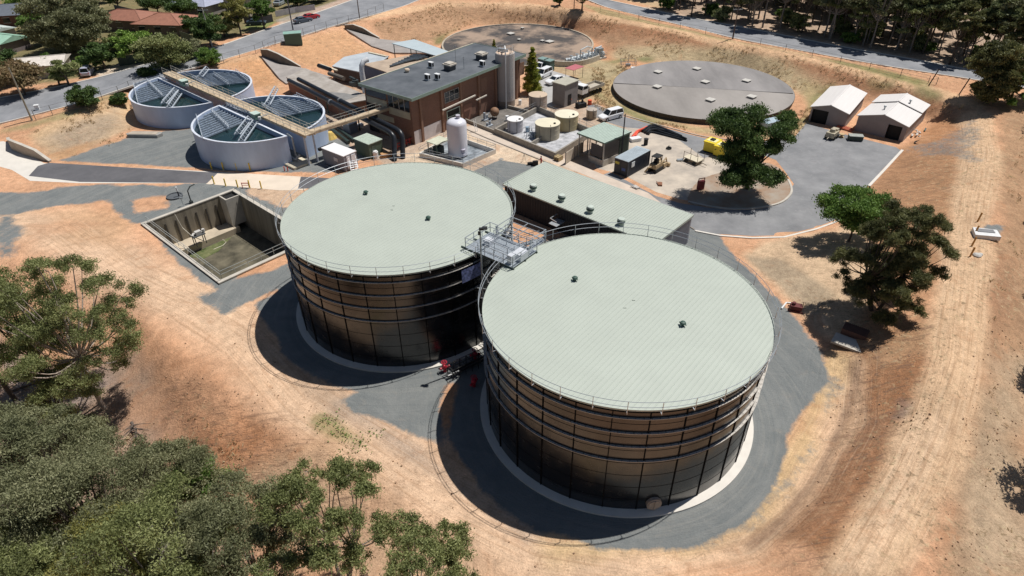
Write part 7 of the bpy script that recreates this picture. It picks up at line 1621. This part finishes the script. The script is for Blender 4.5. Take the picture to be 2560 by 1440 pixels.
tpx(640,1560,1285,6.2,'grey green gum crown at the bottom edge left of the sparse tall gum',seed=18,clumps=38,cr=.22,nleaf=50000,gap=.72,base=.35,leaf='grey',bark='grey',stems=2,trunk=.18,**FG)
tpx(400,1600,1325,5.4,'yellowish olive gum crown at the bottom edge below the largest grey gum',seed=19,clumps=30,cr=.24,nleaf=38000,gap=.725,base=.35,leaf='yell',bark='grey',**FG)
tpx(70,1640,1290,5.8,'greyish gum crown in the bottom left corner',seed=20,clumps=30,cr=.24,nleaf=38000,gap=.725,base=.4,leaf='grey',bark='dark',**FG)
tpx(220,1690,1400,5.0,'olive gum crown cut by the bottom edge near the left corner',seed=36,clumps=28,cr=.25,nleaf=32000,gap=.725,base=.4,leaf='gum',bark='dark',**FG)
tpx(-60,1230,1020,4.8,'grey gum crown half outside the left edge',seed=37,clumps=24,cr=.25,nleaf=28000,gap=.725,base=.4,leaf='grey',bark='dark',**FG)
tpx(330,1500,1175,6.0,'grey green gum crown filling the gap below the rounded dark gum',seed=38,clumps=34,cr=.25,nleaf=34000,base=.4,leaf='grey',bark='dark',**FG)
tpx(120,1540,1190,6.2,'broad grey gum crown near the left edge below the largest one',seed=39,clumps=34,cr=.25,nleaf=34000,base=.4,leaf='grey',bark='dark',**FG)
tpx(520,1620,1290,5.2,'mixed olive gum crown right of the yellowish one at the bottom edge',seed=40,clumps=28,cr=.25,nleaf=28000,base=.4,leaf='gum',bark='grey',**FG)
# right side
tpx(2120,604,480,4.6,'small rounded bright green tree on the dirt beside the yard loop',seed=21,clumps=34,cr=.28,nleaf=34000,base=.3,full=True,leaf='green',bark='dark',leafL=.3,leafW=.14,name='tree',trunk=.16)
x, y, z = PT(2188, 775); H_ = hz(x, y, 488, z)-z; gg = np.random.default_rng(5); cl = []
for i in range(85):
    ph = gg.uniform(0, 6.28); f = gg.uniform(.1, 1); zz = gg.uniform(.10, .97); rr = 5.8*f*(1-.40*zz)*(.6+.4*min(1, zz*3)); cl.append((rr*math.cos(ph), rr*math.sin(ph), H_*zz*(1-.22*f), gg.uniform(.65,1.05), gg.uniform(1.1,2.1)))
make_tree('largest dark feathery casuarina between the near tank and the east track', (x, y, z), H_, 7.6, 'dark', 'dark', 22, cl=cl, nleaf=80000, leafL=.42, leafW=.07, droop=-.75, stems=6, fork=.3, name='casuarina_tree', trunk=.2, sub=8)
x, y, z = PT(1868, 470); gg = np.random.default_rng(6); cl = []
def cgrp(px, py, zz, r_, n_, s_):
    q = P(px, py, zz)
    for i in range(n_): a = gg.uniform(0,6.28); f = math.sqrt(gg.random()); cl.append((q[0]-x+r_*f*math.cos(a), q[1]-y+r_*f*math.sin(a), zz+gg.uniform(-.4,.4)*r_, s_*gg.uniform(.9,1.4)*1.15, s_*gg.uniform(.9,1.4)))
cgrp(1845,292,11.6,2.6,11,.95); cgrp(1828,318,10.2,2.0,8,.9); cgrp(1868,348,8.6,2.3,8,.9); cgrp(1858,402,6.0,2.5,12,.95); cgrp(1890,438,4.0,2.8,12,.95); cgrp(1955,330,9.2,1.6,5,1.0); cgrp(1975,300,10.2,1.2,4,.8); cgrp(1925,375,7.0,1.6,4,.9); cgrp(1842,440,4.2,1.3,5,1.0)
make_tree('big dark green tree with forked right limb on the yard island', (x, y, 0), 12.9, 5, 'deep', 'dark', 23, cl=cl, nleaf=80000, gap=1.15, leafL=.34, leafW=.16, name='tree', trunk=.3, fork=.28, stems=2)
x, y, z = PT(1958, 330); make_tree('bare reddish twiggy shrub behind the yard tree', (x, y, z), 4.2, 1.3, 'brown', 'dark', 24, clumps=8, nleaf=500, base=.4, name='bare_shrub', cat='shrub', trunk=.08, leafL=.15)
# conifers
def conifer(px, py, top, R_, label, seed, nl=20000):
    x, y, z = PT(px, py); H = hz(x, y, top, z)-z; g = np.random.default_rng(seed); cl = []
    for i in range(34): f = (i+.5)/34; a = i*2.4; r_ = R_*(1-f**1.6)*.62; cl.append((r_*math.cos(a), r_*math.sin(a), H*(.04+.93*f), R_*(.5-.3*f), R_*.75*(1-.5*f)))
    return make_tree(label, (x, y, z), H, R_, 'gold', 'dark', seed, cl=cl, nleaf=nl, leafL=.28, leafW=.14, droop=-.6, name='conifer_tree', trunk=.14, fork=.5)
conifer(1330,234,118,1.9,'tall narrow golden green conifer at the corner of the brick building',25); conifer(1236,150,98,.9,'small green conifer tip showing behind the slate roof',26,3000)
# suburban trees
SUB = dict(leafL=.5, leafW=.26, droop=.2, full=True)
subs = [
 (190,128,-30,8.8,'largest grey green street tree, filling the garden between the houses',dict(leaf='grey',clumps=60,cr=.24,nleaf=44000,base=.0,seed=41)),
 (432,200,78,5.0,'olive round street tree overhanging the footpath, left of the street bush',dict(leaf='gum',clumps=18,cr=.36,nleaf=14000,base=.12,seed=42)),
 (345,158,72,3.9,'bright green garden tree left of the olive street tree',dict(leaf='lime',clumps=14,nleaf=9000,base=.15,seed=43)),
 (378,150,92,3.4,'shaded garden tree behind the olive street tree',dict(leaf='deep',clumps=10,nleaf=6000,base=.15,seed=44)),
 (262,172,104,3.4,'deep green garden tree by the left footpath',dict(leaf='deep',clumps=13,nleaf=9000,base=.1,seed=45)),
 (18,215,118,4.2,'deep green tree at the left edge of the street',dict(leaf='deep',clumps=14,nleaf=10000,base=.1,seed=46)),
 (62,238,158,4.4,'wide rusty green tree beside the leaning utility pole',dict(leaf='brown',clumps=16,cr=.36,nleaf=12000,base=.2,seed=47)),
 (135,178,136,2.2,'small green tree before the cream roof',dict(leaf='green',clumps=9,nleaf=4500,seed=48)),
 (172,214,150,2.7,'mixed olive garden tree right of the cream roofed house',dict(leaf='gum',clumps=11,nleaf=6000,base=.15,seed=49)),
 (152,212,172,1.6,'small lime green tree in front of the mixed olive one',dict(leaf='lime',clumps=7,nleaf=3000,base=.15,seed=50)),
 (213,176,142,1.9,'small green tree above the driveway car',dict(leaf='lime',clumps=8,nleaf=3600,base=.15,seed=51)),
 (528,116,32,4.0,'dark green tree behind the pale crossarm pole',dict(leaf='deep',clumps=16,nleaf=12000,base=.1,seed=52)),
 (562,92,40,3.2,'olive tree to the right of the pale crossarm pole',dict(leaf='gum',clumps=12,nleaf=8000,base=.15,seed=53)),
 (602,88,-14,3.3,'yellow olive street tree before the cream gabled house',dict(leaf='yell',clumps=14,nleaf=10000,base=.25,seed=54)),
 (660,72,-10,3.2,'green street tree right of the cream gabled house',dict(leaf='green',clumps=13,nleaf=9000,base=.25,seed=55)),
 (478,80,40,3.0,'dark tree between the terracotta roof and the pole',dict(leaf='deep',clumps=12,nleaf=7000,base=.1,seed=56)),
 (398,38,-10,4.2,'dark garden tree behind the terracotta roofs at left',dict(leaf='deep',clumps=13,nleaf=8000,seed=57)),
 (460,45,2,3.8,'dark garden tree behind the terracotta roofs at right',dict(leaf='deep',clumps=13,nleaf=8000,seed=58)),
 (300,28,-30,4.2,'dark tree behind the largest street tree',dict(leaf='deep',clumps=13,nleaf=8000,seed=59)),
 (250,10,-50,4.5,'dark green tree at the top edge left',dict(leaf='green',clumps=13,nleaf=8000,seed=60)),
 (60,20,-25,4.8,'green hedge like tree at the top left corner',dict(leaf='lime',clumps=13,nleaf=8000,base=.05,seed=61)),
 (110,112,55,3.2,'garden tree below the dark blue grey roof',dict(leaf='green',clumps=10,nleaf=6000,base=.1,seed=62)),
 (745,18,-25,3.8,'dark tree behind the red car',dict(leaf='deep',clumps=12,nleaf=8000,base=.1,seed=63)),
 (795,6,-40,3.8,'dark tree at the top edge right of the red car',dict(leaf='green',clumps=12,nleaf=8000,base=.1,seed=64)),
 (365,70,42,2.6,'pale green shrub tree behind the terracotta roof',dict(leaf='grey',clumps=9,nleaf=4000,base=.1,seed=65)),
 (1455,28,-32,3.2,'small dark tree leaning by the track at top centre',dict(leaf='deep',clumps=9,nleaf=4500,base=.45,seed=66)),
 (1398,14,-18,1.6,'small dark bush by the track at top centre',dict(leaf='deep',clumps=7,nleaf=3000,base=.05,seed=67)),
 (565,20,-30,4.0,'yellow green tree at the top edge before the lavender roof',dict(leaf='gum',clumps=12,nleaf=8000,seed=68)),
 (88,75,30,3.4,'garden tree between the blue grey and mint roofs',dict(leaf='green',clumps=12,nleaf=7000,base=.05,seed=170)),
 (238,70,20,3.6,'deep green tree tucked behind the largest street tree, near the terracotta roof',dict(leaf='deep',clumps=12,nleaf=7000,base=.05,seed=171)),
 (300,122,84,3.0,'olive garden tree in front of the terracotta roofed brick house',dict(leaf='gum',clumps=11,nleaf=6000,base=.05,seed=172)),
 (478,148,96,3.0,'grey green tree at the corner garden fence',dict(leaf='grey',clumps=12,nleaf=7000,base=.05,seed=173)),
 (410,128,92,2.6,'small deep green tree right in front of the broad terracotta roof',dict(leaf='deep',clumps=10,nleaf=5000,base=.05,seed=174)),
 (120,28,-18,4.2,'green tree behind the blue grey roofed house',dict(leaf='green',clumps=13,nleaf=8000,base=.05,seed=175)),
 (700,-14,-60,4.0,'deep green tree at the top edge beside the carport',dict(leaf='deep',clumps=12,nleaf=7000,base=.05,seed=176)),
 (-30,235,120,4.5,'tree outside the left edge shading the street',dict(leaf='deep',clumps=12,nleaf=7000,seed=69)),
]
for px, py, top, R_, lab, k in subs: k = dict(SUB, bark='dark', name='garden_tree', **k); tpx(px, py, top, R_, lab, **k)
for px, py, top, R_, lab, sd in ((218,268,212,2.5,'round dark green bush on the lower street verge at left',71),(302,262,234,1.4,'small dark bush right of the round verge bush',72),(372,200,167,1.6,'small dark bush behind the clarifier end',73),(527,166,118,2.4,'round yellow green bush at the foot of the pale crossarm pole',74)):
    tpx(px, py, top, R_, lab, leaf='deep' if sd < 74 else 'green', bark='dark', name='bush', cat='bush', seed=sd, clumps=18, cr=.38, nleaf=7000, base=.0, full=True, leafL=.36, leafW=.2, droop=.1, fork=.15, trunk=.12)
# forest beyond the road: kinds built once, then copied
kinds = []
for i, (lf, H, R_, bk, nl) in enumerate((('forest',13,3.6,'dark',6500),('dark',14,3.4,'dark',6500),('gum',12,3.4,'grey',6000),('forest',15,4.0,'grey',7500),('dark',11,3.0,'dark',5500),('lime',13,3.4,'dark',6500),('grey',13.5,3.5,'grey',6000))):
    kinds.append(make_tree('', (0,0,0), H, R_, lf, bk, 80+i, clumps=17, cr=.30, nleaf=int(nl*1.5), base=.38 if i % 2 else .46, leafL=.60, leafW=.26, droop=.3, name='forest_gum_tree', trunk=.22, fork=.42, sub=7, gap=.725))
LB = ['dusty green gum tree standing in the forest beyond the upper right road', 'dark leafed tree standing in the forest beyond the upper right road', 'olive gum tree standing in the forest beyond the upper right road', 'tall dusty gum with pale trunk in the forest beyond the upper right road', 'short dark tree in the forest beyond the upper right road', 'lime green tree standing out in the forest beyond the upper right road', 'grey green gum with pale trunk in the forest beyond the upper right road']
rr_ = random.Random(21); used = [False]*len(kinds); spots = []
ub = [make_tree('', (0,0,0), 2.6+i, 1.9+.3*i, ('green','forest','gum')[i], 'dark', 300+i, clumps=12, cr=.4, nleaf=2600, base=.0, leafL=.5, leafW=.24, name='forest_shrub', cat='shrub', full=True, trunk=.1) for i in range(3)]; ubu = [False]*3
edge = [P(a, b_, c) for a, b_, c in RDUP]
for row in range(11):
    off = 6+row*7.
    for px in range(1690, 2700, 30):
        x, y, z = PT(px+rr_.uniform(-14,14), 40+(px-1700)*.190)
        x += rr_.uniform(-1.5,1.5)-off*.1; y += off+rr_.uniform(-2.5,2.5)
        if rr_.random() < .34+.025*row: continue
        qx, qy = proj(x, y, 4+12)
        if qx < 1640 or qx > 2760 or y > 290: continue
        if y-off < 0: continue
        spots.append((x, y))
for (x, y) in spots:
    k = rr_.choices(range(7), (5,5,4,3,3,.8,3))[0]; sc_f = rr_.uniform(.72,1.12)
    if not used[k]: o = kinds[k]; used[k] = True
    else: o = copy_tree(kinds[k])
    z = ht(x, y); put(o, (x, y, z), rr_.uniform(0, 6.28), LB[k]); o.scale = (sc_f, sc_f, sc_f*rr_.uniform(.9,1.1)); o['group'] = 'gum trees in the forest beyond the road'
for n_, (x, y) in enumerate(spots[::4]):
    k = n_ % 3; o = ub[k] if not ubu[k] else copy_tree(ub[k]); ubu[k] = True; x += rr_.uniform(-3,3); y += rr_.uniform(-1,3)
    put(o, (x, y, ht(x, y)), rr_.uniform(0, 6.28), ('mid green shrub low between the forest trunks', 'dusty shrub low between the forest trunks', 'olive shrub low between the forest trunks')[k], rr_.uniform(.7,1.2)); o['group'] = 'shrubs under the forest trees'
for k in range(7):
    if not used[k]: put(kinds[k], (150, 240+k*5, 4), 0, LB[k])
tpx(2462,258,88,4.4,'very dark dense tree at the end of the upper right road',leaf='dark',bark='dark',seed=91,clumps=50,cr=.28,nleaf=42000,base=.0,full=True,leafL=.45,leafW=.2,name='tree')
tpx(2520,262,175,3.0,'green understorey tree right of the very dark one',leaf='green',bark='dark',seed=92,clumps=12,nleaf=8000,base=.05,leafL=.45,leafW=.2,name='tree')
tpx(2585,250,150,4.0,'green tree at the right edge beside the silver car',leaf='green',bark='dark',seed=93,clumps=14,nleaf=9000,base=.1,leafL=.45,leafW=.2,name='tree')
for i, (px, py, H, R_) in enumerate(((2680,330,13,4.2),(2690,470,13,4.0),(2660,585,10,3.2),(2690,760,12,3.6),(2680,960,11,3.2),(2700,1210,12,3.8),(2640,395,9,2.6))):
    x, y, z = PT(px, py); make_tree('gum tree outside the right edge casting shade over the bank', (x, y, z), H, R_, 'gum', 'grey', 100+i, clumps=15, nleaf=11000, leafL=.4, leafW=.16, group='gum trees outside the right edge')
# fallen branches on the litter
def branch(px, py, L, rot, label, seed):
    x, y, z = PT(px, py); t = thing('fallen_branch', label, 'branch', (x,y,z+.1), R(rot)); g = random.Random(seed); s = MB(); s.smooth = True
    pts = [(L*i/5, g.uniform(-.25,.25), .15+g.uniform(0,.25)) for i in range(6)]; s.tube(pts, .16, 7, .05)
    for k in range(16): p = pts[g.randint(1,5)]; a = g.uniform(-1.1,1.1); l_ = g.uniform(.8,2.2); s.tube([p, (p[0]+l_*.5*math.cos(a), p[1]+l_*.5*math.sin(a), p[2]+g.uniform(0,.5)), (p[0]+l_*math.cos(a), p[1]+l_*math.sin(a), p[2]+g.uniform(-.1,.6))], .05, 5, .015)
    s.build('branch', mat('dead grey brown wood', (.12,.095,.08), .9, 0, .3, 4), t)
branch(40,950,5.5,10,'upper dead branch lying on the litter at the left edge',1); branch(175,935,4.5,195,'thick dark fallen limb under the open crowned gum',2); branch(30,985,4.5,35,'lower twiggy dead branch at the left edge',3); branch(335,1060,2.2,-60,'thin pale stick lying on the dirt slope',4)
# low weeds and stones as ground cover
g = np.random.default_rng(55); cen = []; tin = []
def weeds(pts, n_, spread):
    for px, py in pts:
        x, y, z = PT(px, py)
        for k in range(n_): a = g.normal(0, spread, 2); xx, yy = x+a[0], y+a[1]; cen.append((xx, yy, ht(xx, yy)+.08+g.uniform(0,.15))); tin.append(g.uniform(.2,.9))
weeds([(826,1050),(850,1078),(862,1092),(905,1108),(938,1080),(798,1062),(885,1120)], 26, .5)
cen = np.array(cen); N = len(cen); a = unit(g.normal(size=(N,3))); b_ = unit(np.cross(a, g.normal(size=(N,3))))
t = thing('weed_patch', '', 'weeds', (0,0,0)); bpy.data.objects.remove(t)
o = quads('weeds', cen, a, b_, np.full(N,.25), np.full(N,.12), np.array(tin), LM['green'], None); tag(o, 'scattered green weeds on the sandy slope below the near tank pad', 'weeds', kind='stuff')
# dry grass tussocks on the banks
cen = []; 
reg = [(BANKN, 4600), ([(1480,150),(1560,150),(1600,300),(1850,335),(2050,260),(2000,330),(1740,340),(1480,270)], 2200), ([(2480,600),(2560,300),(2560,1440),(2400,1440)], 350), ([(60,340),(200,275),(330,235),(330,330),(250,380),(130,400)], 300), ([(420,1000),(700,1180),(760,1440),(300,1440),(250,1100)], 350)]
for pl_, n_ in reg:
    w_ = np.array(W(pl_)); lo, hi = w_.min(0), w_.max(0); q = g.uniform(lo, hi, size=(n_*4, 2)); q = q[inpoly(q[:,0], q[:,1], w_)]
    q = q[fbm(q[:,0], q[:,1], 6, 3) > .47][:n_]; cen.append(q)
q = np.concatenate(cen); pad = inpoly(q[:,0], q[:,1], PLW); rs = np.hypot(q[:,0]-38.27, q[:,1]-130.28) > 18.2; rs &= np.hypot(q[:,0]-1.95, q[:,1]-165.02) > 19; q = q[rs]
M = 7; cen = np.repeat(q, M, 0)+g.normal(0, .13, (len(q)*M, 2)); zz = HT(cen[:,0], cen[:,1])+.14; cen = np.concatenate([cen, zz[:,None]], 1); N = len(cen)
a = unit(g.normal(size=(N,3))*.5+np.array([0,0,1.])); b_ = unit(np.cross(a, g.normal(size=(N,3)))); LM['dry'] = leafmat('dry grass blades', (.34,.23,.13), (.52,.40,.23), (.68,.56,.36), .3)
o = quads('dry_grass', cen, a, b_, g.uniform(.25,.5,N), g.uniform(.05,.12,N), np.repeat(g.uniform(0,1,len(q)), M), LM['dry'], None); tag(o, 'dry grass tussocks dotted over the banks', 'grass', kind='stuff')

# stones
q = []
for pl_, n_ in (([(400,900),(700,1020),(1000,1260),(700,1300),(450,1150)], 500), ([(2100,860),(2300,820),(2350,1000),(2230,1200),(2090,1400),(1930,1330),(2060,1180)], 500), ([(2420,900),(2560,700),(2560,1440),(2330,1440)], 700), ([(350,760),(620,850),(950,1120),(1350,1350),(1600,1420),(1300,1440),(860,1200),(500,960)], 600), ([(-60,760),(330,860),(430,1180),(-60,1300)], 300)):
    w_ = np.array(W(pl_)); lo, hi = w_.min(0), w_.max(0); z_ = g.uniform(lo, hi, size=(n_*3, 2)); z_ = z_[inpoly(z_[:,0], z_[:,1], w_)][:n_]; q.append(z_)
q = np.concatenate(q); s = MB()
for x, y in q:
    r_ = float(g.choice([.05,.07,.09,.14,.2], p=[.3,.3,.22,.13,.05])*.62); z = ht(x, y)+r_*.2; a = g.uniform(0, 6.28)
    vs = [(x+r_*math.cos(a+k*1.571)*g.uniform(.7,1.2), y+r_*math.sin(a+k*1.571)*g.uniform(.7,1.2), z-.1) for k in range(4)]+[(x+r_*.6*math.cos(a+k*1.571), y+r_*.6*math.sin(a+k*1.571), z+r_*.6*g.uniform(.6,1.1)) for k in range(4)]
    s.add(vs, [(4,5,6,7),(0,1,5,4),(1,2,6,5),(2,3,7,6),(3,0,4,7)])
tag(s.build('stones', mat('brown field stone', (.34,.22,.14), .9, 0, .5, .7)), 'loose brown stones strewn over the dirt slopes', 'stones', kind='stuff')
